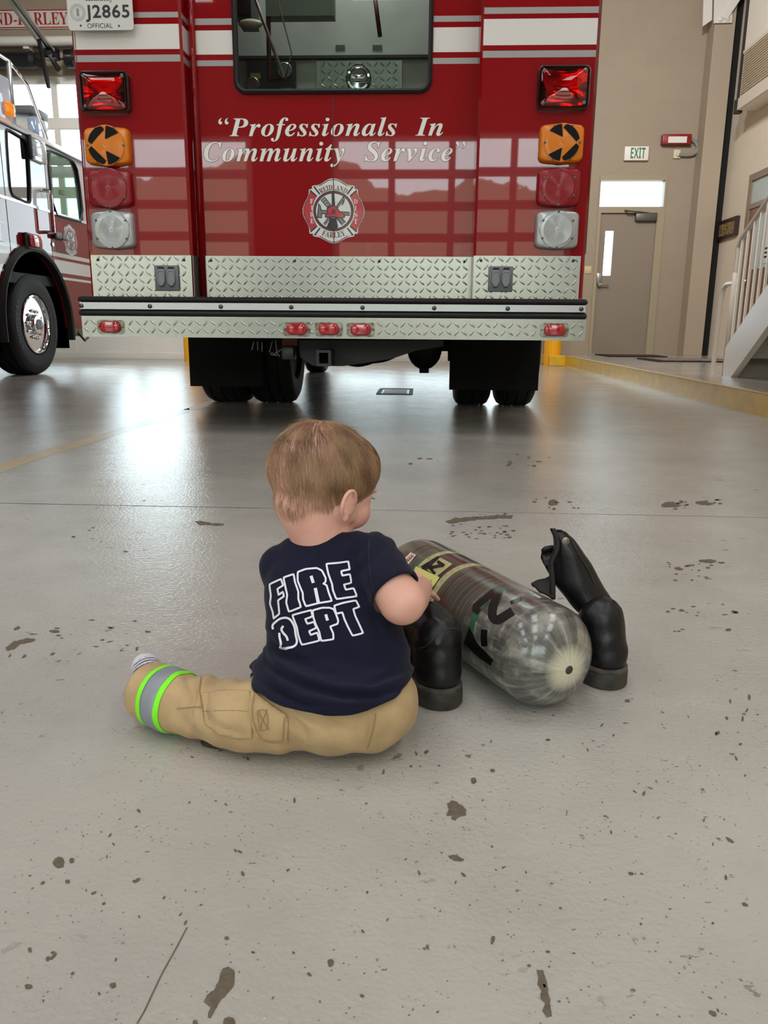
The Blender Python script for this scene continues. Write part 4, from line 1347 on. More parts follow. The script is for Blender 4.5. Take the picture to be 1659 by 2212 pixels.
    for w, cx in (('FIRE', 345), ('DIST', 1325)):
        ml = MB()
        for i, ch in enumerate(w):
            yb = 720 + 147 * i + (10 if cx > 1000 else 0)
            A, B = c2(cx - 40, yb), c2(cx + 40, yb - 105)
            if ch == 'I': A, B = c2(cx - 22, yb), c2(cx + 22, yb - 105)
            add_text(ml, ch, 'b', A[0], B[0], A[1], B[1], L(10), 0)
        ml.build('white_lettering', M1, root, fix=False, smooth=False)
    mt.build('maroon_lettering', M5, root, fix=False, smooth=False)
    return root


e0, eL, eR, eT, eB = P(720.5, 456), P(653, 456), P(788, 456), P(720, 385), P(720, 526)
ex, ez = (eL.x + eR.x) / 2, (eT.z + eB.z) / 2
rx, rz = (eR.x - eL.x) / 2, (eT.z - eB.z) / 2
emblem(TR, lambda a, b, d: (ex + a * rx, YC - .0006 - d, ez + b * rz), .00012)

# ---- rear lights
def pxbox(x0, y0, x1, y1, Y):
    A = onY(x0, (y0 + y1) / 2, Y); B = onY(x1, (y0 + y1) / 2, Y); C = onY((x0 + x1) / 2, y0, Y); D = onY((x0 + x1) / 2, y1, Y)
    return A.x, B.x, D.z, C.z


def tv(x0, x1, z0, z1, bul=.06, r=.02, n=5):
    """lens outline: straight sides, bowed top and bottom, rounded corners"""
    w, h = x1 - x0, z1 - z0
    b = h * bul
    base = rrect(x0, x1, z0 + b, z1 - b, r, n)
    out = []
    for a, z in base:
        k = 1 - ((a - (x0 + x1) / 2) / (w / 2)) ** 2
        f = (z - (z0 + z1) / 2) / (h / 2 - b)
        out.append((a, z + b * max(0, k) * f))
    # add points along the bows
    res = []
    for p_, q_ in zip(out, out[1:] + out[:1]):
        res.append(p_)
        if abs(p_[0] - q_[0]) > w * .3:
            f = 1 if p_[1] > (z0 + z1) / 2 else -1
            for k in range(1, 8):
                xx = p_[0] + (q_[0] - p_[0]) * k / 8
                kk = 1 - ((xx - (x0 + x1) / 2) / (w / 2)) ** 2
                zz = (z1 - b) if f > 0 else (z0 + b)
                res.append((xx, zz + b * kk * f))
    return res


def dome(mb, loop, y, depth, ctr_, inset=.82, mi=0):
    cx, cz = ctr_
    rings = []
    for k, d in ((1, 0), (1, .45), (.965, .8), (.9, 1.0)):
        rings.append([(cx + (a - cx) * k, y - depth * d, cz + (b - cz) * k) for a, b in loop])
    mb.loft(rings, cap=True, mi=mi)


def lens_rings(mb, cx, cz, y, r, n, w=.0016, h=.0012):
    for i in range(n):
        rr_ = r * (i + .6) / n
        mb.lathe([(rr_ - w, 0), (rr_, h), (rr_ + w, 0)], 36, Matrix.Translation((cx, y, cz)) @ Matrix.Rotation(pi / 2, 4, 'X'))


def square_light(nm, box, m, parent=TR, arrow=0, label=None):
    x0, x1, z0, z1 = pxbox(*box, YB - .03)
    cx, cz = (x0 + x1) / 2, (z0 + z1) / 2
    loop = tv(x0, x1, z0, z1)
    mb = MB(); dome(mb, loop, YB, .034, (cx, cz))
    L = mb.build(nm, m, parent, angle=50, label=label)
    r = (x1 - x0) * .40
    mb = MB()
    lp2 = [(r * 1.04, -.001), (r * 1.02, .005)]
    nr_ = 13
    for i in range(nr_):
        q = 1 - i / nr_
        hb = .0055 + .0035 * (1 - q * q)
        lp2 += [(r * .98 * q, hb), (r * .98 * (q - .5 / nr_), hb + .0007)]
    lp2 += [(.012, .0095), (.010, .0075), (.004, .0075), (.002, .009), (0, .0092)]
    mb.lathe(lp2, 44, Matrix.Translation((cx, YB - .0335, cz)) @ Matrix.Rotation(pi / 2, 4, 'X'))
    mb = mb
    mb.build('round_lens', m, L, angle=18)
    mb = MB()
    for k in range(6):
        a = pi / 2 + k * pi / 3 if not arrow else k * pi / 3
        mb.lathe([(.0055, 0), (.0055, .003), (.003, .004), (.002, .002), (0, .002)], 10, Matrix.Translation((cx + r * .98 * cos(a), YB - .0385, cz + r * .98 * sin(a))) @ Matrix.Rotation(pi / 2, 4, 'X'))
    mb.build('screw', M_SCREW, L)
    if arrow:
        mb = MB(); s_ = arrow
        yy = YB - .0432
        R = r * .97

        def arc(a0, a1, n=10): return [(cx + s_ * R * cos(radians(a0 + (a1 - a0) * i / n)), cz + R * sin(radians(a0 + (a1 - a0) * i / n))) for i in range(n + 1)]
        # black mask round an arrow that points to s_ (+1 right): head towards s_, tail open on the other side
        mb.prism(arc(12, 78) + [(cx + s_ * R * .10, cz + R * .93), (cx + s_ * R * .02, cz + R * .80), (cx + s_ * R * .80, cz + R * .05)], XZ(yy), 0, .004)
        mb.prism(arc(-12, -78) + [(cx + s_ * R * .10, cz - R * .93), (cx + s_ * R * .02, cz - R * .80), (cx + s_ * R * .80, cz - R * .05)], XZ(yy), 0, .004)
        mb.prism(arc(95, 140) + [(cx - s_ * R * .05, cz + R * .30), (cx + s_ * R * .0, cz + R * .34)], XZ(yy), 0, .004)
        mb.prism(arc(-95, -140) + [(cx - s_ * R * .05, cz - R * .30), (cx + s_ * R * .0, cz - R * .34)], XZ(yy), 0, .004)
        mb.build('arrow_mask', mat('arrow_black', '#080706', .6, spec=.2, bump=(300, .4, .001)), L, smooth=False)
    return L


def warning_light(box):
    x0, x1, z0, z1 = pxbox(*box, YB - .03)
    mb = MB(); o_ = rrect(x0, x1, z0, z1, .022); i_ = rrect(x0 + .012, x1 - .012, z0 + .012, z1 - .012, .016)
    ring = [[(a, YB, b), (a, YB - .028, b), (a2 * .5 + a * .5, YB - .036, b2 * .5 + b * .5), (a2, YB - .03, b2), (a2, YB, b2)] for (a, b), (a2, b2) in zip(o_, i_)]
    mb.loft(ring, cap=False, loop=True)
    bz = mb.build('warning_light_bezel', mat('bezel_maroon_black', '#20060a', .3, coat=.5), TR)
    mb = MB()
    w, h = x1 - x0, z1 - z0
    cx, cz = (x0 + x1) / 2, (z0 + z1) / 2
    # pressed reflector seen through the red lens
    N = 14
    vs = []; fs = []
    for i in range(N + 1):
        for j in range(N + 1):
            u, v = i / N * 2 - 1, j / N * 2 - 1
            d = .026 * (1 - (u * u * .55 + v * v * .45)) + .006 * cos(v * 5) * (1 - u * u)
            vs.append((cx + u * (w / 2 - .014), YB - .028 + d * .8, cz + v * (h / 2 - .014)))
    for i in range(N):
        for j in range(N):
            q = i * (N + 1) + j; fs.append((q, q + 1, q + N + 2, q + N + 1))
    mb.add(vs, fs); mb.build('reflector', mat('red_reflector', '#e02634', .12, 1.), bz, fix=False)
    mb = MB(); mb.cyl((cx - .025, YB - .012, cz), (cx + .025, YB - .012, cz), .008, n=12); mb.box(cx - .03, cx + .03, YB - .018, YB - .006, cz - .02, cz - .012); mb.build('bulb', mat('bulb_chrome', '#ff9a90', .1, 1.), bz)
    mb = MB(); lp = rrect(x0 + .010, x1 - .010, z0 + .010, z1 - .010, .017)
    rings = []
    for k, d in ((1, .028), (.97, .036), (.86, .042), (.5, .046), (.02, .047)):
        rings.append([(cx + (a - cx) * k, YB - d, cz + (b - cz) * k) for a, b in lp])
    mb.loft(rings, cap=False); mb.build('lens', glass_mat('red_clear_lens', '#d8283a', 1.3), bz)
    for sx in (-1, 1):
        for sz in (-1, 1):
            mb = MB(); mb.lathe([(.007, 0), (.007, .004), (.003, .005), (0, .003)], 12, Matrix.Translation((cx + sx * (w / 2 - .024), YB - .0385, cz + sz * (h / 2 - .024))) @ Matrix.Rotation(pi / 2, 4, 'X')); mb.build('screw', M_SCREW, bz)


warning_light((172, 152, 278, 243)); warning_light((1162, 140, 1275, 236))
square_light('amber_arrow_light', (181, 272, 279, 357), M_LENSA, arrow=-1, label='amber light with an arrow pointing left')
square_light('amber_arrow_light', (1166, 265, 1262, 352), M_LENSA, arrow=1, label='amber light with an arrow pointing right')
square_light('red_tail_light', (188, 364, 284, 448), M_LENSR); square_light('red_tail_light', (1161, 361, 1255, 447), M_LENSR)
square_light('reversing_light', (196, 454, 289, 538), M_LENSC); square_light('reversing_light', (1157, 453, 1251, 539), M_LENSC)

# ---- licence plate
t_x0, t_x1, t_z0, _ = pxbox(147, 0, 288, 66, YB - .03)
t_z1 = t_z0 + .162
mb = MB(); mb.prism(rrect(t_x0, t_x1, t_z0, t_z1, .014), XZ(YB - .034), 0, .004); lp = mb.build('licence_plate', mat('plate_white', '#cfd0cc', .35, coat=.4), TR, label='white licence plate with embossed black characters')
mb = MB(); mb.box(t_x0 + .05, t_x1 - .03, YB - .03, YB + .001, t_z0 + .03, t_z1 - .02); mb.build('plate_bracket', M_BLACKP, lp, smooth=False)
yp = YB - .0345
mb = MB()
A = onY(187, 47, YB - .034); B = onY(278, 12.5, YB - .034)
add_text(mb, 'J2865', 'n', A.x, B.x, A.z, onY(232, 11, YB - .034).z, XZ(yp), spacing=1.1, offset=.022)
A = onY(189, 61, YB - .034); B = onY(243, 50, YB - .034); add_text(mb, 'OFFICIAL', 'n', A.x, B.x, A.z, B.z, XZ(yp))
A = onY(185, 6, YB - .034); B = onY(243, -12, YB - .034); add_text(mb, 'Kentucky', 'b', A.x, B.x, A.z, B.z, XZ(yp))
mb.build('plate_characters', mat('plate_ink', '#1f1f20', .5), lp, fix=False, smooth=False)
mb = MB()
vs, fs = text_shape('J2865', 'n', .035, 1.1)
for px, py in ((174.5, 55.5), (257, 56)):
    q_ = onY(px, py, YB - .034); mb.prism(circ(q_.x, q_.z, .0045, 12), XZ(yp), 0, None)
mb.build('plate_bolt', mat('plate_ink', '#1f1f20', .5), lp, fix=False, smooth=False)
q_ = onY(168, 27, YB - .034)
mb = MB()
for r0, r1 in ((.034, .0325), (.024, .0228)):
    mb.prism([circ(q_.x, q_.z, r0, 36), circ(q_.x, q_.z, r1, 36)[::-1]], XZ(yp), 0, None)
for k in range(40):
    a = 2 * pi * k / 40; mb.box(q_.x + .0285 * cos(a) - .0008, q_.x + .0285 * cos(a) + .0008, yp - .0001, yp, q_.z + .0285 * sin(a) - .002, q_.z + .0285 * sin(a) + .002)
mb.prism(rrect(q_.x - .006, q_.x + .006, q_.z - .016, q_.z + .016, .003), XZ(yp), 0, None)
mb.build('plate_seal', mat('seal_grey', '#8a8a8c', .5), lp, fix=False, smooth=False)

# ---- diamond plate band under the paint
zt0 = .6455
for x0, x1, Y, ptop, nm in ((onY(200, 590, YB).x, CX0 - .004, YB, (300, 551.5), 'left'), (CX0 + .03, CX1 - .001, YC, (720, 554), 'mid'), (CX1 + .001, onY(1252, 590, YB).x, YB, (1120, 553), 'right')):
    z1 = onY(ptop[0], ptop[1], Y).z
    o = tread_panel(x0, x1, zt0 - .02, z1, Y - .008, .008)
    n_ = 4 if nm == 'mid' else 2
    mb = MB()
    for k in range(n_):
        x = x0 + .035 + (x1 - x0 - .07) * k / (n_ - 1)
        mb.lathe([(.007, 0), (.006, .003), (0, .0045)], 12, Matrix.Translation((x, Y - .0085, z1 - .022)) @ Matrix.Rotation(pi / 2, 4, 'X'))
    mb.build('screw', mat('dark_screw', '#3a3733', .4, .8), o)
mb = MB(); mb.box(CX0 - .001, CX0 + .004, YB, YC, zt0 - .02, onY(300, 551.5, YB).z); mb.build('corner_plate', mat('dull_plate', '#77716a', .5, .8), TR, smooth=False)

# outlets
for bx in ((334, 573, 386, 628), (1055, 575, 1108, 630)):
    x0, x1, z0, z1 = pxbox(*bx, YB - .02)
    mb = MB(); mb.box(x0, x1, YB - .022, YB - .006, z0, z1, bev=.004); ot = mb.build('outlet_box', mat('outlet_grey', '#6d7074', .45), TR)
    w = x1 - x0; h = z1 - z0
    for cx in (x0 + w * .29, x0 + w * .71):
        lp_ = [(cx - w * .17, z0 + h * .34), (cx - w * .06, z0 + h * .16), (cx + w * .06, z0 + h * .16), (cx + w * .17, z0 + h * .34), (cx + w * .17, z1 - h * .22), (cx + w * .10, z1 - h * .13), (cx - w * .10, z1 - h * .13), (cx - w * .17, z1 - h * .22)]
        cc = (cx, (z0 + z1) / 2)
        rings = [[(cc[0] + (a - cc[0]) * k, YB - .022 - d, cc[1] + (b - cc[1]) * k) for a, b in lp_] for k, d in ((1, 0), (1, .006), (.9, .012), (.72, .0125), (.68, .010))]
        mb = MB(); mb.loft(rings); lid = mb.build('flip_lid', mat('outlet_lid_grey', '#7f8387', .4), ot, angle=50)
        mb = MB(); mb.box(cx - w * .12, cx + w * .12, YB - .034, YB - .022, z1 - h * .13, z1 - h * .06, bev=.002); mb.build('lid_hinge', M_BLACKP, lid)

# ---- rear step bumper
bx0, bx1 = onY(163, 640, YP).x, onY(1273, 645, YP).x
za = onY(718, 642, YP).z; zb2 = onY(718, 656, YP).z; zc2 = onY(718, 671, YP).z; zd = onY(718, 688, YP).z; ze = onY(718, 731.5, YP).z
mb = MB(); mb.box(bx0 + .02, bx1 - .01, YP + .05, 3.95, ze, za - .004); mb.build('step_box', M_UNDER, TR, smooth=False)
mb = MB(); mb.box(bx0 + .005, bx1 - .005, YP + .03, 3.80, za - .03, za - .012); mb.build('step_top', M_TREAD, TR, smooth=False)


def rubber(zlo, zhi, nm):
    h = zhi - zlo; zm = (zlo + zhi) / 2
    prof = [(0, zlo), (-.014, zlo + h * .04), (-.030, zlo + h * .22), (-.034, zm), (-.028, zhi - h * .2), (-.012, zhi - h * .03), (0, zhi)]
    rings = []
    for x, k in ((bx0, .55), (bx0 + .006, .9), (bx0 + .014, 1), (bx1 - .014, 1), (bx1 - .006, .9), (bx1, .55)):
        rings.append([(x, YP + .05 + y * (1.4 if k == 1 else 1.4 * k), zm + (z - zm) * k) for y, z in prof])
    mb = MB(); mb.loft(rings); return mb.build(nm, M_BLACK, TR, angle=40)


rubber(zb2 - .001, za, 'upper_rubber_strip'); rubber(zd, zc2 + .001, 'lower_rubber_strip')
mb = MB(); mb.box(bx0 + .012, bx1 - .012, YP + .01, YP + .05, zc2, zb2); st = mb.build('bumper_strip', mat('bumper_aluminium', '#b6b8b9', .36, .85), TR, smooth=False)
for px in (176, 324, 477, 629, 783, 938, 1097, 1256):
    x = onY(px, 663, YP + .01).x
    mb = MB(); mb.lathe([(.0105, 0), (.0095, .004), (.005, .007), (0, .0078)], 16, Matrix.Translation((x, YP + .01, (zb2 + zc2) / 2 - .001)) @ Matrix.Rotation(pi / 2, 4, 'X')); mb.build('bolt', mat('bolt_grey', '#55585b', .3, 1.), st)
fx0, fx1 = onY(176, 707, YP).x, onY(1266, 712, YP).x
LC = [(238, 706), (641, 711), (710, 711), (779, 712), (1198, 713)]
sk = []
for px, py in LC:
    q_ = onY(px, py, YP); sk.append((q_.x - .062, q_.x + .062, q_.z - .032, q_.z + .032))
tread_panel(fx0, fx1, ze, zd + .004, YP + .008, .03, 'bumper_tread_plate', skip=sk)
for px, py in LC:
    q_ = onY(px, py, YP)
    mb = MB(); mb.prism(rrect(q_.x - .064, q_.x + .064, q_.z - .031, q_.z + .031, .014), XZ(YP + .0075), -.002, .002); mb.box(q_.x - .05, q_.x + .05, YP - .004, YP + .008, q_.z + .026, q_.z + .029); mb.box(q_.x - .05, q_.x + .05, YP - .004, YP + .008, q_.z - .031, q_.z - .028)
    br_ = mb.build('marker_bracket', mat('bracket_dull', '#9c9c94', .35, .9, var=(40, '#6a5a4a', .25)), TR, smooth=False)
    mb = MB(); lp_ = rrect(q_.x - .048, q_.x + .048, q_.z - .0255, q_.z + .0255, .0235, 8)
    rings = [[(q_.x + (a - q_.x) * k, YP + .006 - d, q_.z + (b - q_.z) * k) for a, b in lp_] for k, d in ((1, 0), (1, .010), (.94, .018), (.8, .022), (.3, .024))]
    mb.loft(rings); mk = mb.build('marker_lens', mat('marker_lens_red', '#a80d1b', .12, coat=1., coat_rough=.03), br_)
    for s_ in (-1, 1):
        mb = MB(); mb.lathe([(.004, 0), (.003, .003), (0, .004)], 8, Matrix.Translation((q_.x + s_ * .056, YP + .005, q_.z)) @ Matrix.Rotation(pi / 2, 4, 'X')); mb.build('screw', M_SCREW, br_)

# ---- underneath
YF_ = 4.72
for a, b, c_, d in (((411, 700), (411, 834), (570, 836), (575, 700)), ((972, 700), (970, 841), (1162, 845), (1164, 700))):
    x0 = onY(*b, YF_).x; x1 = onY(*c_, YF_).x; z0 = onY((b[0] + c_[0]) / 2, (b[1] + c_[1]) / 2, YF_).z
    mb = MB(); mb.box(x0, x1, YF_, YF_ + .012, z0, .66, bev=.003); mb.build('mud_flap', M_FLAP, TR, smooth=False)


def tyre(cx, cy, r, w, name='rear_tyre', parent=TR, hub=True):
    R = Matrix.Translation((cx, cy, r)) @ Matrix.Rotation(pi / 2, 4, 'Y')
    h = w / 2
    prof = [(r * .56, -h * .78), (r * .62, -h * .95), (r * .78, -h), (r * .90, -h * .97), (r * .965, -h * .86), (r * .99, -h * .72)]
    for g in (-.5, 0, .5):
        prof += [(r, h * (g - .17)), (r, h * (g - .04)), (r * .975, h * (g - .035)), (r * .975, h * (g + .035)), (r, h * (g + .04)), (r, h * (g + .17))]
    prof += [(r * .99, h * .72), (r * .965, h * .86), (r * .90, h * .97), (r * .78, h), (r * .62, h * .95), (r * .56, h * .78)]
    mb = MB(); mb.lathe(prof, 56, R); ty = mb.build(name, M_TIRE, parent, angle=28)
    if hub:
        mb = MB(); mb.lathe([(r * .57, -h * .7), (r * .55, -h * .3), (r * .2, -h * .2), (r * .2, h * .2), (r * .55, h * .3), (r * .57, h * .7)], 40, R); mb.build('rim', mat('rim_steel', '#8b8d8f', .35, 1.), ty)
    return ty


RW = .41
ax = 5.27
for a, b in ((450, 545), (549, 644)):
    x0, x1 = onY(a, 850, ax - .05).x, onY(b, 850, ax - .05).x
    tyre((x0 + x1) / 2, ax, RW, x1 - x0 - .006)
for a, b in ((978, 1057), (1067, 1150)):
    x0, x1 = onY(a, 858, ax - .05).x, onY(b, 858, ax - .05).x
    tyre((x0 + x1) / 2, ax, RW, x1 - x0 - .006)
fxw = onY(688, 800, 8.9).x
tyre(onY(688, 800, 8.9).x - .02, 8.95, RW, .235, 'front_tyre')
tyre(.55, 8.95, RW, .235, 'front_tyre')
mb = MB(); mb.cyl((-1.5, ax, RW), (.68, ax, RW), .06, n=16); mb.sphere((-.42, ax, RW), (.2, .2, .17)); mb.build('rear_axle', M_UNDER, TR)
mb = MB()
for x in (-.85, .0):
    mb.box(x - .04, x + .04, 3.9, 9.1, .44, .68)
mb.box(TX0 + .1, TX1 - .1, 4.85, 9.1, .5, .66)
mb.build('chassis_frame', M_UNDER, TR, smooth=False)
# hitch cross beam and receiver
yh = 3.85
H = lambda px, py: onY(px, py, yh)
beam = [(645, 735), (648, 772), (676, 790), (740, 791), (790, 784), (850, 774), (900, 757), (958, 748), (958, 735)]
mb = MB(); mb.prism([(H(*p).x, H(*p).z) for p in beam], XZ(yh), .0, .12); mb.build('hitch_beam', mat('hitch_black', '#0a0b0d', .55), TR, smooth=False)
a, b = H(692, 754), H(723, 788)
mb = MB(); mb.prism([rrect(a.x, b.x, b.z, a.z, .006, 2), rrect(a.x + .013, b.x - .013, b.z + .013, a.z - .013, .003, 2)[::-1]], XZ(yh - .16), 0, .2); rc = mb.build('hitch_receiver', mat('receiver_grey', '#26282b', .45), TR, smooth=False)
mb = MB(); mb.box(a.x + .012, b.x - .012, yh - .02, yh - .01, b.z + .012, a.z - .012); mb.build('receiver_bore', M_DARK, rc, smooth=False)
mb = MB(); a, b = H(613, 746), H(641, 776)
mb.box(a.x, b.x, yh - .08, yh - .0, b.z, a.z, bev=.01); tp = mb.build('trailer_socket', mat('socket_black', '#15171b', .4), TR)
mb = MB(); a, b = H(612, 737), H(643, 747); mb.box(a.x, b.x, yh - .03, yh + .02, b.z, a.z + .04); mb.build('socket_bracket', mat('rusty_bracket', '#6b4032', .7), tp, smooth=False)
mb = MB()
for pts in (((548, 738), (544, 756)), ((556, 738), (557, 757)), ((566, 740), (566, 760)), ((588, 738), (582, 760), (594, 764), (612, 752)), ((595, 735), (598, 762), (604, 770)), ((584, 765), (598, 768))):
    mb.tube([H(*p) for p in pts], .0025, n=5)
mb.build('wire', mat('wire_grey', '#8e8b84', .5), tp)
mb = MB(); q_ = onY(795, 770, 5.6); mb.sphere((q_.x, 5.7, q_.z + .03), (.22, .2, .085)); mb.build('muffler', M_UNDER, TR)
mb = MB(); q_ = onY(917, 758, 4.9); mb.sphere((q_.x, 4.9, q_.z + .02), (.11, .11, .135)); mb.cyl((q_.x, 4.9, q_.z - .1), (q_.x, 4.9, q_.z - .135), .03); mb.tube([(q_.x + .08, 4.9, q_.z + .06), (q_.x + .16, 4.9, q_.z + .03), (q_.x + .165, 4.9, q_.z - .06)], .02); mb.build('air_tank', M_UNDER, TR)
# ------------------------------------------------------------------ fire engine in the left bay
EX = -3.9
EN = thing('fire_engine', 'red and white fire engine parked in the left bay, cut by the photo edge', 'fire engine', (-5.1, 7.9, 0))
M_RED2 = mat('engine_red_paint', '#8a0710', .4, coat=1., coat_rough=.02, spec=.05)
M_WPAINT = mat('engine_white_paint', '#c9cbd0', .3, coat=1., coat_rough=.02)
S = lambda px, py, X=EX: onX(px, py, X)
EXL = -6.35
EY0, EY1 = 4.2, 9.72
ZB, ZBELT, ZR = .47, 1.655, 2.33
WC = S(82, 705); WR = .505
WC.z = WR
WC.y = 7.93


def arch(r, n=20):
    return [(WC.y + r * cos(pi * i / n), WC.z + r * 1.02 * sin(pi * i / n)) for i in range(n + 1)]


AR = .70
# lower side skin with the wheel arch cut out
low = [(EY0, ZB), (WC.y - AR, ZB)] + [(y, z) for y, z in arch(AR)[::-1]][0:] + [(WC.y + AR, ZB), (EY1 - .1, ZB), (EY1, ZB + .2), (EY1, ZBELT), (EY0, ZBELT)]
mb = MB(); mb.prism(low, YZ(EX), -.05, 0); mb.build('lower_side_panel', M_RED2, EN, smooth=False)
# upper side skin with two windows
fwin = [S(100, 323), S(128, 334), S(152, 345), S(160, 352), S(168, 372), S(181, 481), S(150, 473), S(113, 462)]
fw2 = [(p.y, p.z) for p in fwin]
cwin = [S(12, 284), S(16, 279), S(45, 296), S(55, 304), S(60, 320), S(66, 432), S(61, 440), S(30, 425), S(24, 418), S(20, 400)]
cw2 = [(p.y, p.z) for p in cwin]
rw2 = [(y - 1.02, z) for y, z in cw2]
rw2 = [(y - .0, z) for y, z in rw2]
up = [(EY0, ZBELT), (EY1, ZBELT), (EY1 - .06, 1.9), (EY1 - .22, ZR - .04), (EY1 - .32, ZR), (EY0, ZR)]
mb = MB(); mb.prism([up, fw2[::-1], cw2[::-1], rw2[::-1]], YZ(EX), -.05, 0); mb.build('upper_side_panel', M_WPAINT, EN, smooth=False)
# far side, roof, floor, front
mb = MB(); mb.prism([up, [(y, z) for y, z in fw2[::-1]]], YZ(EXL), 0, .05); mb.prism([(EY0, ZB), (EY1, ZB), (EY1, ZBELT), (EY0, ZBELT)], YZ(EXL), 0, .05); mb.build('far_side_panel', M_WPAINT, EN, smooth=False)
mb = MB()
prof = [(EXL, ZR - .02), (EXL + .1, ZR + .08), (EX - .12, ZR + .085), (EX - .04, ZR + .06), (EX, ZR - .005), (EX - .05, ZR - .02)]
mb.prism(prof, lambda a, b, d: (a, d, b), EY0, EY1 - .26); mb.build('roof', M_WPAINT, EN, angle=60)
mb = MB(); mb.tube([(EX + .004, EY0, ZR - .015), (EX + .004, EY1 - .3, ZR - .015)], .012, n=6); mb.build('drip_rail', mat('drip_black', '#26282c', .4), EN)
mb = MB(); mb.box(EXL + .05, EX - .05, EY0, EY1 - .05, .9, 1.0); mb.box(EXL + .05, EX - .05, EY0, EY0 + .05, 1.0, ZR - .02); mb.build('cab_floor', M_UNDER, EN, smooth=False)
mb = MB()
mb.prism([[(EXL, ZB + .1), (EX, ZB + .1), (EX, ZR), (EXL, ZR)], [(EXL + .15, ZBELT + .0), (EXL + .15, ZR - .12), (EX - .12, ZR - .12), (EX - .12, ZBELT)]], XZ(EY1 - .1), 0, .06); mb.build('front_panel', M_WPAINT, EN, smooth=False)
mb = MB(); mb.box(EXL + .15, EX - .12, EY1 - .08, EY1 - .075, ZBELT, ZR - .12); mb.build('windscreen', glass_mat('green_cab_glass', '#e9f7f0', .6), EN, smooth=False)
# dashboard, wheel, pillars and seats seen through the side glass
mb = MB(); mb.box(EXL + .1, EX - .1, 9.2, EY1 - .1, 1.0, 1.70, bev=.03); mb.build('dashboard', M_BLACKP, EN)
p0 = S(164, 420, -4.5)
mb = MB(); mb.tube([(-4.3, 9.25, 1.62), (-4.32, 9.33, 2.28)], .05, n=8); mb.build('pillar', M_BLACKP, EN)
mb = MB(); mb.tube([(-5.9 + .2 * cos(a * pi / 12), 9.02, 1.80 + .2 * sin(a * pi / 12)) for a in range(24)], .016, n=6, closed=True); mb.build('steering_wheel', M_BLACKP, EN)
for x in (-4.6, -5.8):
    mb = MB(); mb.box(x - .25, x + .25, 8.0, 8.18, 1.05, 1.62, bev=.04); mb.box(x - .25, x + .25, 8.0, 8.6, 1.0, 1.2, bev=.04); mb.build('seat', M_BLACKP, EN)
# window glass and rubber gaskets
for nm, lp_, m in (('front_side_window', fw2, glass_mat('green_cab_glass', '#e9f7f0', .6)), ('crew_window', cw2, mat('dark_tinted_glass', '#07090b', .03, spec=.9, coat=1.)), ('crew_window', rw2, mat('dark_tinted_glass', '#07090b', .03, spec=.9, coat=1.))):
    mb = MB(); mb.prism(lp_, YZ(EX - .012), 0, .004); w_ = mb.build(nm, m, EN, smooth=False)
    mb = MB(); mb.tube([(EX + .001, y, z) for y, z in smooth2(lp_, True, 1)], .014, n=6, closed=True); mb.build('gasket', M_BLACK, w_)
# belt moulding and door seams
mb = MB(); mb.box(EX - .004, EX + .006, EY0, EY1, ZBELT - .012, ZBELT + .014); mb.build('belt_moulding', M_ALU, EN, smooth=False)
for px, y_ in ((96, None), (12, None)):
    q_ = S(100 if px == 96 else 9, 400)
    mb = MB(); mb.box(EX, EX + .0012, q_.y - .005, q_.y + .005, ZB + (.72 if px == 96 else .4), ZR - .05); mb.build('door_seam', M_DARK, EN, smooth=False)
# reflective stripes
for (pa, pb), m, nm in (((559, 567), M_WSTR, 'white_stripe'), ((573, 598), M_WSTR, 'white_stripe'), ((606, 611), M_WSTR, 'white_stripe')):
    z1, z0 = S(188, pa).z, S(188, pb).z
    mb = MB()
    half = WC.y + math.sqrt(max(0, (AR + .07) ** 2 - ((z0 + z1) / 2 - WC.z) ** 2)) if (z0 + z1) / 2 < WC.z + AR + .07 else WC.y
    mb.box(EX, EX + .001, half, EY1, z0, z1)
    half2 = 2 * WC.y - half
    mb.build(nm, m, EN, smooth=False)
    mb = MB(); mb.box(EX, EX + .001, EY0, half2, z0, z1); mb.build(nm, m, EN, smooth=False)
# emblem on the front door
em = S(152, 520)
rz2 = (S(152, 486).z - S(152, 555).z) / 2
ry2 = (S(168, 520).y - S(137, 520).y) / 2
ry2 = max(ry2, rz2 * .9)
emblem(EN, lambda a, b, d: (EX + .0012 + d, em.y + a * ry2, em.z + b * rz2), .0005)
# wheel arch trim, tyre and polished wheel
mb = MB()
A0 = arch(AR - .005, 28)
A0 = [(WC.y + (AR - .005), ZB - .13)] + A0 + [(WC.y - (AR - .005), ZB - .13)]
A1 = [(WC.y + (y - WC.y) * 1.10, (z - WC.z) * 1.10 + WC.z if z > ZB else z) for y, z in A0]
rings = [[(EX - .03, a[0], a[1]), (EX + .035, a[0], a[1]), (EX + .045, (a[0] * .6 + b[0] * .4), a[1] * .6 + b[1] * .4), (EX + .02, b[0], b[1]), (EX - .03, b[0], b[1])] for a, b in zip(A0, A1)]
mb.loft(rings); mb.build('wheel_arch_trim', M_BLACK, EN, angle=45)
mb = MB()
well = arch(AR + .02, 24); well = [(WC.y + AR + .02, .25)] + well + [(WC.y - AR - .02, .25)]
rings = [[(EX - .03, y, z), (EX - .65, y, z)] for y, z in well]
mb.loft(rings, cap=False); mb.box(EX - .66, EX - .64, WC.y - AR, WC.y + AR, .25, WC.z + AR); mb.build('wheel_well', M_FLAP, EN, smooth=False)
TW = .33
xt = EX - .02 - TW / 2
ty = tyre(xt, WC.y, WR, TW, 'front_tyre', EN, hub=False)
R = Matrix.Translation((xt, WC.y, WC.z)) @ Matrix.Rotation(pi / 2, 4, 'Y')
h = TW / 2
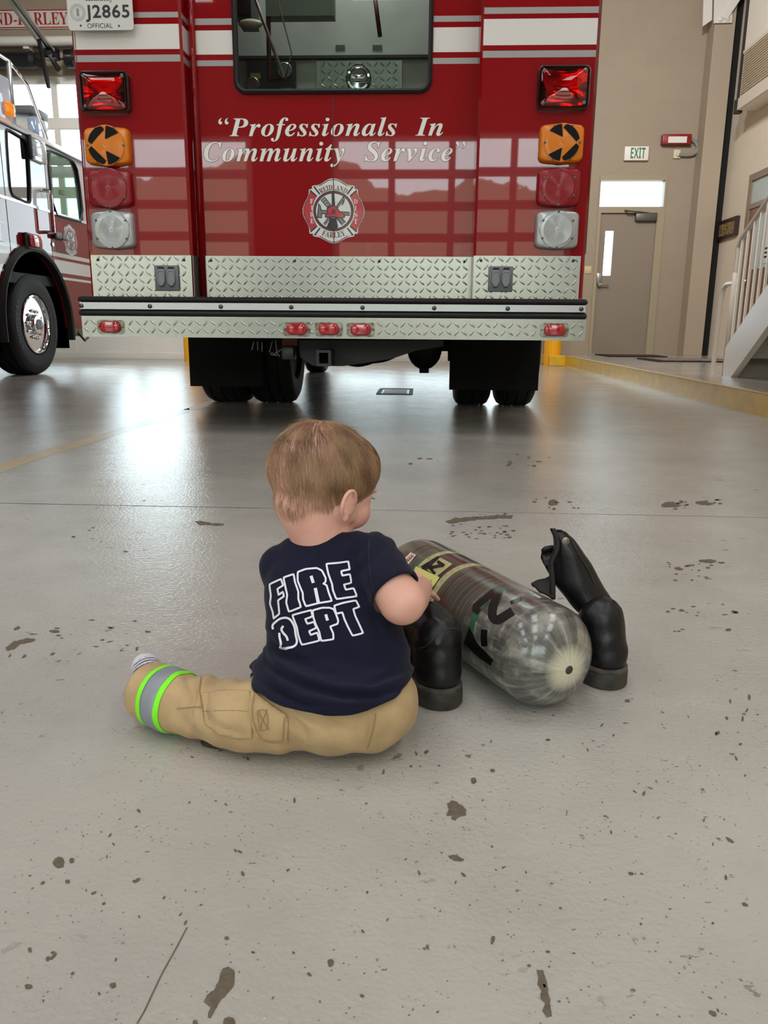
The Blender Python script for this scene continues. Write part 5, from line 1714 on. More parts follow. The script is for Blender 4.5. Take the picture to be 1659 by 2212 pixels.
mb = MB(); mb.lathe([(.295, h * .80), (.290, h * .97), (.278, h * 1.0), (.268, h * .9), (.262, h * .55), (.245, h * .42), (.18, h * .46), (.165, h * .62), (.15, h * .66), (.105, h * .70), (.10, h * 1.02), (.09, h * 1.08), (.06, h * 1.09), (.058, h * 1.06), (0, h * 1.06)], 56, R)
rim = mb.build('wheel_rim', mat('polished_rim', '#dcdcde', .08, 1.), EN, angle=30)
for k in range(10):
    a = 2 * pi * k / 10 + .2
    mb = MB(); mb.lathe([(.019, h * .60), (.019, h * .78), (.015, h * .92), (.008, h * .97), (0, h * .98)], 12, R @ Matrix.Translation((.137 * cos(a), .137 * sin(a), 0))); mb.build('lug_nut', M_CHROME, rim)
mb = MB(); mb.lathe([(.052, h * 1.085), (.05, h * 1.10), (0, h * 1.10)], 24, R); mb.build('hub_cap', M_BLACKP, rim)
for k in range(10):
    a = 2 * pi * k / 10
    mb = MB(); mb.lathe([(.018, h * .5), (.016, h * .52), (0, h * .50)], 14, R @ Matrix.Translation((.222 * cos(a), .222 * sin(a), 0))); mb.build('rim_hole', M_DARK, rim)
# raised sidewall lettering
for w_, mid in (('GOODYEAR', pi), ('G399 MSA', 0)):
    mb = MB()
    vs, fs = text_shape(w_, 'sb'); x0 = min(v.x for v in vs); x1 = max(v.x for v in vs); y1 = max(v.y for v in vs)
    out = []
    for v in vs:
        t_ = ((v.x - x0) / (x1 - x0) - .5) * 1.25
        a = mid - t_; r = .385 + .05 * v.y / y1
        out.append((EX - .02 + .0015, WC.y + r * cos(a), WC.z + r * sin(a)))
    mb.add(out, fs)
    mb.build('sidewall_lettering', mat('sidewall_grey', '#2d2f33', .6), ty, fix=False, smooth=False)
# hand rail, door handle, marker lamp, scene lamp
a, b = S(113, 412, EX + .08), S(113, 505, EX + .08)
a = Vector((EX + .085, S(108, 412, EX + .085).y, S(108, 412, EX + .085).z)); b = Vector((EX + .085, a.y, S(115, 502, EX + .085).z))
mb = MB(); mb.tube([(EX, a.y - .02, a.z), (EX + .07, a.y, a.z), a, b, (EX + .07, b.y, b.z), (EX, b.y - .02, b.z)], .018, n=10); mb.build('grab_rail', M_CHROME, EN)
q_ = S(123, 511)
mb = MB(); mb.box(EX, EX + .05, q_.y - .13, q_.y + .02, q_.z - .03, q_.z + .04, bev=.012); mb.box(EX + .02, EX + .05, q_.y + .02, q_.y + .16, q_.z - .03, q_.z + .01, bev=.01); mb.build('door_handle', M_BLACKP, EN)
q_ = S(113, 528); mb = MB(); mb.cyl((EX, q_.y, q_.z), (EX + .012, q_.y, q_.z), .02, n=14); mb.build('lock', M_CHROME, EN)
q_ = S(63, 522)
mb = MB(); mb.box(EX, EX + .05, q_.y - .13, q_.y + .13, q_.z - .075, q_.z + .075, bev=.012); mk = mb.build('side_marker_lamp', M_BLACKP, EN)
mb = MB(); mb.box(EX + .04, EX + .085, q_.y - .10, q_.y + .12, q_.z - .06, q_.z + .062, bev=.02); mb.build('marker_lens', mat('marker_red', '#c31420', .1, coat=1.), mk)
q_ = S(77, 325)
mb = MB(); mb.box(EX, EX + .045, q_.y - .16, q_.y + .14, q_.z - .11, q_.z + .10, bev=.015); sl_ = mb.build('scene_lamp', mat('scene_lamp_chrome', '#d8dadc', .15, 1.), EN)
mb = MB(); mb.box(EX + .044, EX + .052, q_.y - .11, q_.y + .12, q_.z - .07, q_.z + .07, bev=.003); mb.build('lamp_lens', mat('frosted_lens', '#c8d6e4', .12, coat=1.), sl_)
mb = MB(); mb.box(EX, EX + .05, q_.y - .185, q_.y - .155, q_.z - .115, q_.z + .11, bev=.01); mb.build('lamp_bezel', M_BLACKP, sl_)
# roof equipment: guard rail, beacons, brackets
zr = ZR + .07
mb = MB()
R0 = S(0, 163, EX - .1)
mb.tube([(EX - .12, 5.5, 2.98), (EX - .12, 8.05, 2.98), (EX - .12, 8.4, 2.86), (EX - .12, 8.75, zr)], .016, n=8)
mb.tube([(EX - .12, 5.5, 2.80), (EX - .12, 7.55, 2.80)], .014, n=8)
mb.build('roof_rail', M_CHROME, EN)
for y in (7.05, 7.55, 8.05):
    mb = MB(); mb.tube([(EX - .12, y, zr), (EX - .12, y, 2.98)], .024, n=8); mb.build('rail_post', mat('post_grey', '#b9bcc2', .3, .6), EN)
q_ = S(17, 237, EX - .1)
mb = MB(); mb.lathe([(.06, -.06), (.065, 0), (.055, .05), (.03, .07), (0, .075)], 20, Matrix.Translation((EX - .1, q_.y, q_.z))); mb.build('amber_beacon', mat('amber_beacon', '#f08a10', .15, coat=1., emit=('#ff8a10', .35)), EN)
mb = MB(); a = S(10, 195, EX - .12); mb.box(EX - .3, EX - .1, a.y - .35, a.y + .08, zr, a.z + .12, bev=.02); mb.build('roof_box', mat('roof_box_grey', '#aab2c4', .3, coat=.6), EN)
mb = MB(); a = S(65, 240, EX - .3); mb.box(EX - .55, EX - .25, a.y - .05, a.y + .32, a.z - .03, a.z + .05, bev=.015); mb.tube([(EX - .3, a.y, a.z), (EX - .3, a.y + .02, zr)], .02, n=6); mb.tube([(EX - .3, a.y + .28, a.z), (EX - .3, a.y + .33, zr)], .02, n=6); mb.build('roof_bracket', mat('bracket_grey', '#6c6e72', .4, .5), EN)
mb = MB(); a = S(80, 268, EX - .25); mb.box(EX - .3, EX - .2, a.y - .12, a.y + .16, zr, a.z + .05, bev=.012, M=None); mb.build('roof_lamp', mat('roof_lamp_blue', '#a9bbd8', .12, .4, coat=1.), EN)
mb = MB(); mb.box(EXL + .2, EX - .35, 9.0, 9.32, zr, zr + .17, bev=.04); mb.build('light_bar', mat('light_bar_grey', '#8b8e90', .2, .3, coat=1.), EN)
# side letters at the picture edge (the end of a word)
mb = MB(); q_ = S(2, 500)
add_text(mb, 'T', 'b', q_.y - .09, q_.y + .06, q_.z - .09, q_.z + .09, lambda a, b, d: (EX + .001, a, b)); mb.build('side_lettering', M_WSTR, EN, fix=False, smooth=False)
# hanging step and front bumper corner
mb = MB(); mb.box(EXL, EX - .02, EY1 - .1, EY1 + .55, .48, .75, bev=.04); mb.build('front_bumper', M_CHROME, EN)
mb = MB(); mb.box(EX - .3, EX, WC.y + AR + .05, EY1 - .3, .38, ZB, bev=.01); mb.build('step_skirt', mat('olive_dull', '#5b4c2a', .5, .4), EN, smooth=False)
mb = MB(); mb.tube([(EX, WC.y + .9, .42), (EX + .03, WC.y + 1.0, .33), (EX + .02, WC.y + 1.12, .36)], .014, n=6); mb.build('cable', M_BLACKP, EN)
tyre(EXL + .2, WC.y, WR, TW, 'front_tyre', EN)
# equipment body behind the cab
mb = MB(); mb.box(EXL, EX, 1.7, EY0, ZB, 3.0, bev=.03); eb = mb.build('equipment_body', M_RED2, EN, smooth=False)
for y in (1.95, 3.3):
    mb = MB(); mb.box(EX, EX + .012, y, y + (.55 if y > 3 else 1.0), .95, 2.6, bev=.01)
    for k in range(20):
        mb.box(EX + .010, EX + .016, y + .04, y + (.51 if y > 3 else .96), 1.0 + k * .078, 1.06 + k * .078)
    mb.build('roller_shutter', mat('shutter_aluminium', '#a8abad', .35, .9), eb, smooth=False)
mb = MB(); mb.box(EX, EX + .001, 1.72, EY0, 1.05, 1.22); mb.build('white_stripe', M_WSTR, eb, smooth=False)
mb = MB(); mb.box(EXL + .2, EX - .2, 1.72, 9.2, .36, .5); mb.build('chassis_rail', M_UNDER, EN, smooth=False)
for x in (xt, xt - .36, EXL + .2, EXL + .56):
    tyre(x, 3.0, WR, .3, 'rear_tyre', EN)
# ------------------------------------------------------------------ air cylinder
CE = Vector((.2003, .9292, .0712)); CANG = radians(118.1); CR, CL, CK1, CK2 = .0712, .467, .8055, .919
CD = Vector((cos(CANG), sin(CANG), 0)); CS = Vector((-sin(CANG), cos(CANG), 0))
CF = Matrix(((CS.x, 0, CD.x, CE.x), (CS.y, 0, CD.y, CE.y), (0, 1, 0, CE.z), (0, 0, 0, 1)))


def cyl_mat():
    m = bpy.data.materials.new('wound_composite'); m.use_nodes = True
    t = NT(m); b = t.n['Principled BSDF']
    uv = t.new('ShaderNodeUVMap'); sp = t.new('ShaderNodeSeparateXYZ'); t.link(uv.outputs[0], sp.inputs[0])
    V = sp.outputs[1]

    def nz(sx, sy, scale, detail=4, rough=.55, off=0):
        mp = t.new('ShaderNodeMapping'); mp.inputs['Scale'].default_value = (sx, sy, 1); mp.inputs['Location'].default_value = (off, off, 0)
        t.link(uv.outputs[0], mp.inputs[0])
        n = t.new('ShaderNodeTexNoise'); n.inputs['Scale'].default_value = scale; n.inputs['Detail'].default_value = detail; n.inputs['Roughness'].default_value = rough
        t.link(mp.outputs[0], n.inputs['Vector']); return n.outputs['Fac']

    def ramp(src, stops):
        r = t.new('ShaderNodeValToRGB')
        while len(r.color_ramp.elements) < len(stops): r.color_ramp.elements.new(.5)
        for e, (p_, c_) in zip(r.color_ramp.elements, stops): e.position = p_; e.color = hexc(c_) if isinstance(c_, str) else (c_, c_, c_, 1)
        t.link(src, r.inputs['Fac']); return r.outputs['Color']

    def mix(f, a, c_):
        n = t.new('ShaderNodeMix', _data_type='RGBA'); t.link(f, n.inputs[0])
        for i, v in ((6, a), (7, c_)):
            if isinstance(v, str): n.inputs[i].default_value = hexc(v)
            else: t.link(v, n.inputs[i])
        return n.outputs[2]

    def mul(a, c_):
        n = t.new('ShaderNodeMath', _operation='MULTIPLY')
        for i, v in enumerate((a, c_)):
            if isinstance(v, (int, float)): n.inputs[i].default_value = v
            else: t.link(v, n.inputs[i])
        return n.outputs[0]
    # hoop windings in the middle, lengthwise fibres over the ends
    hoop = ramp(nz(1.5, 130, 1, 5), ((.32, '#2c2824'), (.5, '#4b453c'), (.68, '#6b6355')))
    hoop = mix(mul(ramp(nz(3, 6, 1.3, 3, .5, 3), ((.5, 0.), (.62, 1.))), .75), hoop, '#4a2522')
    hoop = mix(mul(ramp(nz(4, 9, 1.4, 3, .5, 9), ((.60, 0.), (.68, 1.))), .55), hoop, '#28492f')
    fib = ramp(nz(34, 5, 1, 6, .65), ((.30, '#2f2d2a'), (.46, '#5c5a55'), (.58, '#807e77'), (.70, '#c2bfb2')))
    fib2 = ramp(nz(11, 22, 1, 5, .6, 5), ((.40, '#1f1d1a'), (.52, '#605d54'), (.64, '#b0ac9e')))
    gm = t.new('ShaderNodeMix', _data_type='RGBA'); gm.inputs[0].default_value = .42
    t.link(fib, gm.inputs[6]); t.link(fib2, gm.inputs[7])
    end = gm.outputs[2]
    base = mix(ramp(V, ((.27, 1.), (.345, 0.))), hoop, end)
    base = mix(ramp(V, ((.80, 0.), (.86, 1.))), base, ramp(nz(14, 6, 1, 5), ((.35, '#4b463f'), (.6, '#77705f'))))
    base = mix(ramp(V, ((.002, 1.), (.015, 0.))), base, ramp(nz(40, 3, 1, 4), ((.35, '#b9b39a'), (.65, '#d9d4bd'))))
    # scratches and chips
    base = mix(ramp(nz(60, 26, 1, 4, .7, 2), ((.70, 0.), (.73, 1.))), base, '#c9c6ba')
    t.link(base, b.inputs['Base Color'])
    b.inputs['Roughness'].default_value = .38
    b.inputs['Coat Weight'].default_value = .9; b.inputs['Coat Roughness'].default_value = .12
    bp = t.new('ShaderNodeBump'); bp.inputs['Strength'].default_value = .25; bp.inputs['Distance'].default_value = .0008
    t.link(nz(26, 40, 1, 5, .6), bp.inputs['Height']); t.link(bp.outputs[0], b.inputs['Normal'])
    t.link(bp.outputs[0], b.inputs['Coat Normal'])
    return m


prof = []
for i in range(15):
    a = pi / 2 * i / 14; prof.append((max(CR * sin(a), .004 if i == 0 else 0), CR * CK1 * (1 - cos(a))))
for i in range(1, 22):
    prof.append((CR, CR * CK1 + (CL - CR * (CK1 + CK2)) * i / 21))
for i in range(1, 15):
    a = pi / 2 * (1 - i / 14); prof.append((max(CR * sin(a), .016), CL - CR * CK2 * (1 - cos(a))))
CY = thing('air_cylinder', 'scuffed grey composite breathing air cylinder lying on the floor between two boots', 'air cylinder', tuple(CE.xy) + (0,))
NS = 72
mb = MB(); mb.lathe(prof, NS, CF); shell = mb.build('shell', cyl_mat(), CY)
me = shell.data
uvl = me.uv_layers.new(name='UVMap')
CI = CF.inverted()
for poly in me.polygons:
    uu = []
    for li in poly.loop_indices:
        q = CI @ me.vertices[me.loops[li].vertex_index].co
        uu.append([li, (math.atan2(q.y, q.x) / (2 * pi)) % 1, q.z / CL])
    mx = max(u[1] for u in uu)
    for li, u, v in uu:
        uvl.data[li].uv = (u + 1 if mx - u > .5 else u, v)
CB = bvh_of(shell)
zz = lambda L, k=4.88, ox=820, oy=1140: [(ox + x / k, oy + y / k) for x, y in L]
z3 = lambda L: zz(L, 2.765, 800, 1100)
# boss plug at the near end
mb = MB(); mb.lathe([(.0, -.0008), (.004, -.0012), (.0055, -.0005), (.0065, .001), (.0075, .004)], 24, CF); mb.build('boss_plug', mat('plug_dark', '#3b352d', .7, bump=(300, .5, .001)), CY)
# valve at the far end
mb = MB(); mb.lathe([(.016, CL - .004), (.016, CL + .02), (.02, CL + .022), (.02, CL + .045), (.0, CL + .047)], 20, CF); mb.build('valve', mat('valve_brass', '#9a917c', .35, 1.), CY)


def tpx(x, y):
    h = surf(CB, x, y); return None if h is None else (h - CE).dot(CD)


t1 = [tpx(*p) for p in zz([(800, 240), (620, 290), (480, 360)])]; t1b = [tpx(*p) for p in zz([(790, 262), (650, 300)])]
t2 = [tpx(*p) for p in zz([(960, 380), (800, 470)])]; t2b = [tpx(*p) for p in zz([(1000, 395), (850, 500)])]
av = lambda l: sum(v for v in l if v) / max(1, len([v for v in l if v]))
TA, TB = av(t1), av(t2)
print('bands', t1, t1b, t2, t2b)


def ring_band(ta, tb, name, m, r=.00035):
    mb = MB(); mb.lathe([(CR - .001, ta), (CR + r, ta + .0005), (CR + r, tb - .0005), (CR - .001, tb)], NS, CF)
    return mb.build(name, m, CY)


M_CREAM = mat('label_cream', '#bdb684', .4, coat=.8, coat_rough=.1, var=(60, '#a59d6c', .5))
M_MARK = mat('marker_black', '#0d0c0b', .35, coat=.7, coat_rough=.15)
ring_band(TA - .005, TA + .008, 'cream_band', M_CREAM); ring_band(TB - .006, TB + .008, 'cream_band', M_CREAM)
ring_band(TB + .008, TA - .005, 'brown_band', mat('label_brown', '#3a2a26', .4, coat=.8, coat_rough=.1, var=(30, '#4c2a2a', .5)), .0002)
ring_band(TA + .008, TA + .022, 'green_band', mat('label_green', '#33503b', .45, coat=.8, coat_rough=.1, var=(50, '#5a5c4c', .4)), .0002)
# dashes printed on the bands
mb = MB()
for k in range(40):
    a = k * 2 * pi / 40
    for tc in (TA + .0015, TB + .001):
        if rr.random() < .8:
            da = .035 + .02 * rr.random()
            vs = [CF @ Vector(((CR + .0007) * cos(x), (CR + .0007) * sin(x), tt)) for x, tt in ((a, tc), (a + da, tc), (a + da, tc + .0016), (a, tc + .0016))]
            mb.add(vs, [(0, 1, 2, 3)])
mb.build('band_print', mat('band_ink', '#6d6a4d', .5), CY, fix=False)
# cream box with a black N
mb = MB(); patch(mb, CB, zz([(640, 318), (770, 386), (606, 516), (505, 450)]), .0009, 4); nb = mb.build('letter_box', M_CREAM, CY, fix=False)
mb = MB()
stroke(mb, CB, zz([(612, 362), (685, 408)]), 7, .0014); stroke(mb, CB, zz([(672, 402), (522, 430)]), 7, .0016); stroke(mb, CB, zz([(527, 422), (590, 492)]), 6, .0014)
mb.build('letter', M_MARK, nb, fix=False)
mb = MB(); patch(mb, CB, zz([(432, 412), (610, 300), (640, 318), (480, 440)]), .0006, 4); mb.build('dark_patch', M_MARK, CY, fix=False)
# yellow sticky note
mb = MB()
c4 = [surf(CB, *p, .0016) for p in zz([(388, 412), (638, 528), (560, 672), (335, 545)])]
N = 8; vs = []; fs = []
for i in range(N + 1):
    for j in range(N + 1):
        u, v = i / N, j / N
        q = zz([((388 * (1 - u) + 638 * u) * (1 - v) + (335 * (1 - u) + 560 * u) * v, (412 * (1 - u) + 528 * u) * (1 - v) + (545 * (1 - u) + 672 * u) * v)])[0]
        vs.append(surf(CB, q[0], q[1], .0016 + .004 * v * v))
for i in range(N):
    for j in range(N):
        k = i * (N + 1) + j; fs.append((k, k + 1, k + N + 2, k + N + 1))
mb.add(vs, fs); note = mb.build('sticky_note', mat('note_yellow', '#cfc672', .7), CY, fix=False)
NB = bvh_of(note)
mb = MB()
for L in ([(455, 575), (485, 540)], [(460, 555), (480, 572)], [(505, 598), (520, 570), (530, 600), (548, 548)], [(470, 590), (476, 575)]):
    stroke(mb, NB, zz(L), 1.2, .0003, step=2)
mb.build('handwriting', mat('pen_ink', '#4c4a36', .6), note, fix=False)
# red and white sticker
mb = MB(); patch(mb, CB, zz([(330, 262), (388, 290), (290, 412), (238, 350)]), .0008, 4); lb = mb.build('white_sticker', mat('sticker_white', '#cfc5bb', .4, coat=.6), CY, fix=False)
mb = MB(); patch(mb, CB, zz([(200, 318), (268, 285), (285, 300), (232, 350)]), .0010, 4); mb.build('red_sticker', mat('sticker_red', '#a02a2a', .4, coat=.6), CY, fix=False)
mb = MB()
for i in range(5):
    x, y = 350 - i * 22, 305 + i * 20
    stroke(mb, CB, zz([(x - 22, y - 2), (x - 6, y - 12), (x - 8, y + 12), (x + 8, y - 4), (x + 12, y + 8)]), 1.3, .0013, step=2)
mb.build('sticker_print', mat('sticker_red', '#a02a2a', .4, coat=.6), lb, fix=False)
# black lettering
for L, w in (([(1010, 840), (1120, 745), (1215, 672), (1270, 640)], 15), ([(1262, 640), (1222, 760), (1188, 870), (1190, 945), (1235, 985), (1320, 935), (1405, 880)], 19), ([(1378, 795), (1500, 748)], 8), ([(1107, 1075), (1100, 1160), (1108, 1250)], 14)):
    mb = MB(); stroke(mb, CB, [tuple(v) for v in smooth2(zz(L), False, 2)], w, .0006, step=3); mb.build('black_lettering', M_MARK, CY, fix=False)
mb = MB(); patch(mb, CB, zz([(988, 818), (1075, 862), (1035, 920), (975, 878)]), .0009, 4); mb.build('black_patch', M_MARK, CY, fix=False)
mb = MB(); patch(mb, CB, z3([(592, 700), (640, 800), (735, 900), (720, 935), (640, 880), (560, 800)]), .0006, 5); mb.build('black_patch', M_MARK, CY, fix=False)
M_GRN = mat('paint_green', '#1f6a3a', .42, coat=.7, coat_rough=.12, var=(70, '#3f5a44', .35))
for L in ([(1160, 770), (1080, 860), (1040, 925), (1010, 1000), (985, 1120), (950, 1150), (940, 1050), (980, 900), (1060, 840)], [(1310, 625), (1380, 632), (1330, 665), (1290, 655)]):
    mb = MB(); patch(mb, CB, zz(L), .0004, 4); mb.build('green_paint', M_GRN, CY, fix=False)

# ------------------------------------------------------------------ boots
M_LEATH = mat('black_leather', '#0a0a0c', .42, coat=.12, coat_rough=.3, spec=.4, bump=(230, .35, .0012, 5))
M_SOLE = mat('boot_sole_rubber', '#1b1a19', .68, bump=(180, .4, .001), var=(38, '#4a4238', .45))
M_WELT = mat('dusty_welt', '#2a2723', .7, var=(60, '#5d5344', .4))


def voxel(mb, size, it=6, name='tmp'):
    me = bpy.data.meshes.new(name); me.from_pydata(mb.v, [], mb.f)
    b = bmesh.new(); b.from_mesh(me); bmesh.ops.recalc_face_normals(b, faces=b.faces[:]); b.to_mesh(me); b.free()
    o = bpy.data.objects.new(name, me); COL.objects.link(o)
    m = o.modifiers.new('r', 'REMESH'); m.mode = 'VOXEL'; m.voxel_size = size; m.adaptivity = 0
    if it:
        s_ = o.modifiers.new('s', 'SMOOTH'); s_.factor = .5; s_.iterations = it
    dg = bpy.context.evaluated_depsgraph_get()
    out = bpy.data.meshes.new_from_object(o.evaluated_get(dg))
    bpy.data.objects.remove(o)
    out.materials.clear()
    return out


def chain(mb, pts, dense=.3, sub=2):
    """overlapping balls along a path: pts (x,y,z,r)"""
    for a, b in zip(pts, pts[1:]):
        A, B = Vector(a[:3]), Vector(b[:3])
        n = max(1, int((B - A).length / (min(a[3], b[3]) * dense)))
        for i in range(n + 1):
            k = i / n
            mb.sphere(A.lerp(B, k), a[3] + (b[3] - a[3]) * k, sub=sub)


def finish(me, name, m, parent, disp=None, label=None, smooth=True):
    if disp:
        ns = [v.normal.copy() for v in me.vertices]
        for v, n_ in zip(me.vertices, ns):
            v.co += n_ * disp(v.co, n_)
    me.materials.append(m)
    if smooth:
        me.polygons.foreach_set('use_smooth', [True] * len(me.polygons))
    me.update(); me.name = name
    return link(name, me, parent, label)


def fold(p, s, a):
    """creased leather / cloth displacement"""
    v = noise.noise(p * s)
    return a * (1 - abs(v) * 2.2)


def sole(parent, heel, ang, L=.215):
    """heel = ground point at the back of the heel; ang = toe direction"""
    u = Vector((cos(ang), sin(ang), 0)); w = Vector((-sin(ang), cos(ang), 0))
    heel = Vector((heel[0], heel[1], 0))
    out = []
    n = 40
    pr = [(0, .0), (.006, .018), (.02, .030), (.045, .0355), (.075, .034), (.105, .033), (.14, .038), (.17, .041), (.195, .034), (.21, .018), (.215, 0)]
    half = pr
    loop = [(t, h) for t, h in half] + [(t, -h) for t, h in half[::-1][1:-1]]
    loop = [tuple(v) for v in smooth2(loop, True, 2)]
    pt = lambda t, h, z: heel + u * t + w * h + Vector((0, 0, z))
    rings = []
    for k, z in ((.96, 0.0005), (1.0, .003), (1.0, .021), (.965, .0235)):
        rings.append([pt(.107 + (t - .107) * (1 - (1 - k) * .35), h * k, z) for t, h in loop])
    mb = MB(); mb.loft(rings); so = mb.build('sole', M_SOLE, parent, angle=40)
    rings = []
    for k, z in ((.955, .0225), (.985, .0245), (.975, .0285), (.93, .0305)):
        rings.append([pt(.107 + (t - .107) * (1 - (1 - k) * .4), h * k, z) for t, h in loop])
    mb = MB(); mb.loft(rings); mb.build('welt', M_WELT, parent, angle=50)
    return u, w, pt


def boot_foot(mb, pt):
    for t, z, a, b, c in ((.042, .045, .036, .031, .036), (.04, .062, .034, .031, .035), (.075, .05, .04, .031, .034), (.11, .042, .045, .031, .026), (.145, .038, .045, .0345, .022), (.172, .036, .038, .035, .018)):
        mb.sphere(pt(t, 0, z), (a, b, c), M=None, sub=3)


# --- right-hand boot, standing with its open shaft slumped to the left
B1 = thing('boot', 'black leather boot right of the cylinder, its unzipped shaft standing open', 'boot', (.275, 1.04, 0), 'pair of black fire boots')
A1 = radians(105)
u, w, pt = sole(B1, (.2865, 1.016), A1)
mb = MB()
Rm = Matrix.Rotation(A1, 3, 'Z')
for t, z, a, b, c in ((.040, .045, .037, .0325, .036), (.041, .065, .035, .032, .036), (.075, .05, .04, .031, .034), (.11, .042, .045, .031, .026), (.145, .038, .045, .0345, .022), (.172, .036, .038, .035, .018)):
    mb.sphere(pt(t, .004 if z > .06 else 0, z), (a, b, c), M=Rm, sub=3)
ank = pt(.044, .007, .095)
chain(mb, [tuple(pt(.041, .002, .06)) + (.0325,), tuple(ank) + (.0335,)])
me = voxel(mb, .003, 18)
for v in me.vertices:
    if v.co.z < .0285: v.co.z = .0285
finish(me, 'foot_upper', M_LEATH, B1, lambda p, n_: fold(p, 24, .0008))
# shaft loft: rows of (left px, right px) at a depth
rows = [(1258, 1331, 1322, 1.078), (1238, 1329, 1303, 1.085), (1214, 1313, 1280, 1.09), (1194, 1297, 1255, 1.09), (1190, 1284, 1230, 1.09), (1193, 1269, 1205, 1.088), (1196, 1254, 1182, 1.085), (1195, 1240, 1162, 1.085), (1193, 1218, 1146, 1.085)]
rings = []
for i, (xl, xr, y, Y) in enumerate(rows):
    a, b = onY(xl, y + (8 if i < 2 else 0), Y), onY(xr, y, Y)
    cxx = (a + b) / 2; hw = (b - a) / 2
    dep = [.033, .034, .034, .032, .030, .026, .022, .017, .008][i]
    ring = []
    for k in range(40):
        th = 2 * pi * k / 40
        ring.append(cxx + hw * cos(th) + Vector((0, sin(th) * dep, 0.0)))
    rings.append(ring)


def subdiv_rings(rings, it=2):
    for _ in range(it):
        R2 = [rings[0]]
        for a, b in zip(rings, rings[1:]):
            R2 += [[p.lerp(q, .25) for p, q in zip(a, b)], [p.lerp(q, .75) for p, q in zip(a, b)]]
        R2.append(rings[-1]); rings = R2
    return rings


rings = subdiv_rings(rings)
rings = [[p + Vector((noise.noise(p * 30) * .003, noise.noise(p * 26 + Vector((9, 0, 0))) * .003, 0)) for p in r] for r in rings]
mb = MB(); mb.loft(rings, cap=False); sh = mb.build('shaft', M_LEATH, B1, fix=True, label='slumped leather shaft with an open zip')
mo = sh.modifiers.new('thickness', 'SOLIDIFY'); mo.thickness = .0028; mo.offset = -1
SB = bvh_of(sh)
# collar opening: suede lining, zip teeth and snap
z7 = lambda L: [(800 + x / 2.765, 1100 + y / 2.765) for x, y in L]
M_SUEDE = mat('worn_suede_edge', '#2b2824', .9, bump=(300, .6, .001))
zipl = [(1092, 118), (1112, 165), (1120, 205), (1112, 250), (1090, 290), (1078, 330), (1085, 375), (1090, 430), (1088, 500)]
pts = [onY(*p, 1.062) for p in [tuple(v) for v in smooth2(z7(zipl), False, 2)]]
mb = MB(); mb.tube(pts, .0032, n=7); mb.build('zip_tape', M_SUEDE, B1)
mb = MB()
for a, b in zip(pts, pts[1:]):
    for k in (.25, .75):
        c_ = a.lerp(b, k); mb.box(c_.x - .0042, c_.x - .0012, c_.y - .002, c_.y + .002, c_.z - .0009, c_.z + .0009)
mb.build('zip_teeth', mat('zip_dark_metal', '#1d1c1b', .4, .6), B1, smooth=False)
# front flap standing behind the opening
fl = [(1020, 240), (1040, 222), (1075, 215), (1100, 215), (1120, 220)]
fb = [(1075, 400), (1075, 395), (1085, 390), (1100, 380), (1120, 380)]
rings = []
for (xa, ya), (xb, yb_) in zip(fl, fb):
    r = []
    for k in range(9):
        q = z7([(xa + (xb - xa) * k / 8 - 14 * sin(pi * k / 8), ya + (yb_ - ya) * k / 8)])[0]
        r.append(onY(q[0], q[1], 1.10 + .006 * sin(k)))
    rings.append(r)
mb = MB()
n9 = 9
vs = [p for r in rings for p in r]
fs = [(i * n9 + j, i * n9 + j + 1, (i + 1) * n9 + j + 1, (i + 1) * n9 + j) for i in range(len(rings) - 1) for j in range(n9 - 1)]
mb.add(vs, fs); f1 = mb.build('front_flap', M_LEATH, B1); mo = f1.modifiers.new('thickness', 'SOLIDIFY'); mo.thickness = .004
# lower tongue of the open gusset
tg = [[(965, 460), (1000, 440), (1050, 428), (1080, 405), (1100, 420)], [(985, 470), (1010, 470), (1050, 470), (1085, 470), (1100, 470)], [(1010, 500), (1030, 505), (1060, 520), (1085, 540), (1105, 540)]]
rings = [[onY(*z7([p])[0], 1.10 - .02 * i) for p in row] for i, row in enumerate(tg)]
mb = MB(); n5 = 5
mb.add([p for r in rings for p in r], [(i * n5 + j, i * n5 + j + 1, (i + 1) * n5 + j + 1, (i + 1) * n5 + j) for i in range(2) for j in range(4)])
f2 = mb.build('gusset', M_SUEDE, B1); mo = f2.modifiers.new('thickness', 'SOLIDIFY'); mo.thickness = .005
# seams
M_SEAM = mat('seam_thread', '#27272a', .6)
for L, wdt in (([(1490, 625), (1455, 605), (1400, 625), (1340, 665), (1290, 695)], .0011), ([(1340, 455), (1300, 360), (1240, 270), (1205, 190), (1160, 130), (1095, 105)], .0009), ([(1325, 690), (1315, 560), (1280, 470)], .0007)):
    P_ = []
    for p in [tuple(v) for v in smooth2(z7(L), False, 2)]:
        h = surf(SB, p[0], p[1], .0008)
        if h is not None: P_.append(h)
    if len(P_) > 2:
        mb = MB(); mb.tube(P_, wdt, n=6); mb.build('piping', mat('leather_edge', '#2c2a29', .5), B1)
h = surf(SB, 800 + 1165 / 2.765, 1100 + 190 / 2.765, .001)
if h is not None:
    mb = MB(); mb.lathe([(.006, 0), (.0055, .0015), (.003, .002), (.0025, .0005), (0, .0005)], 16, Matrix.Translation(h) @ Matrix.Rotation(pi / 2, 4, 'X')); mb.build('snap_button', mat('snap_metal', '#8d8778', .35, 1.), B1)

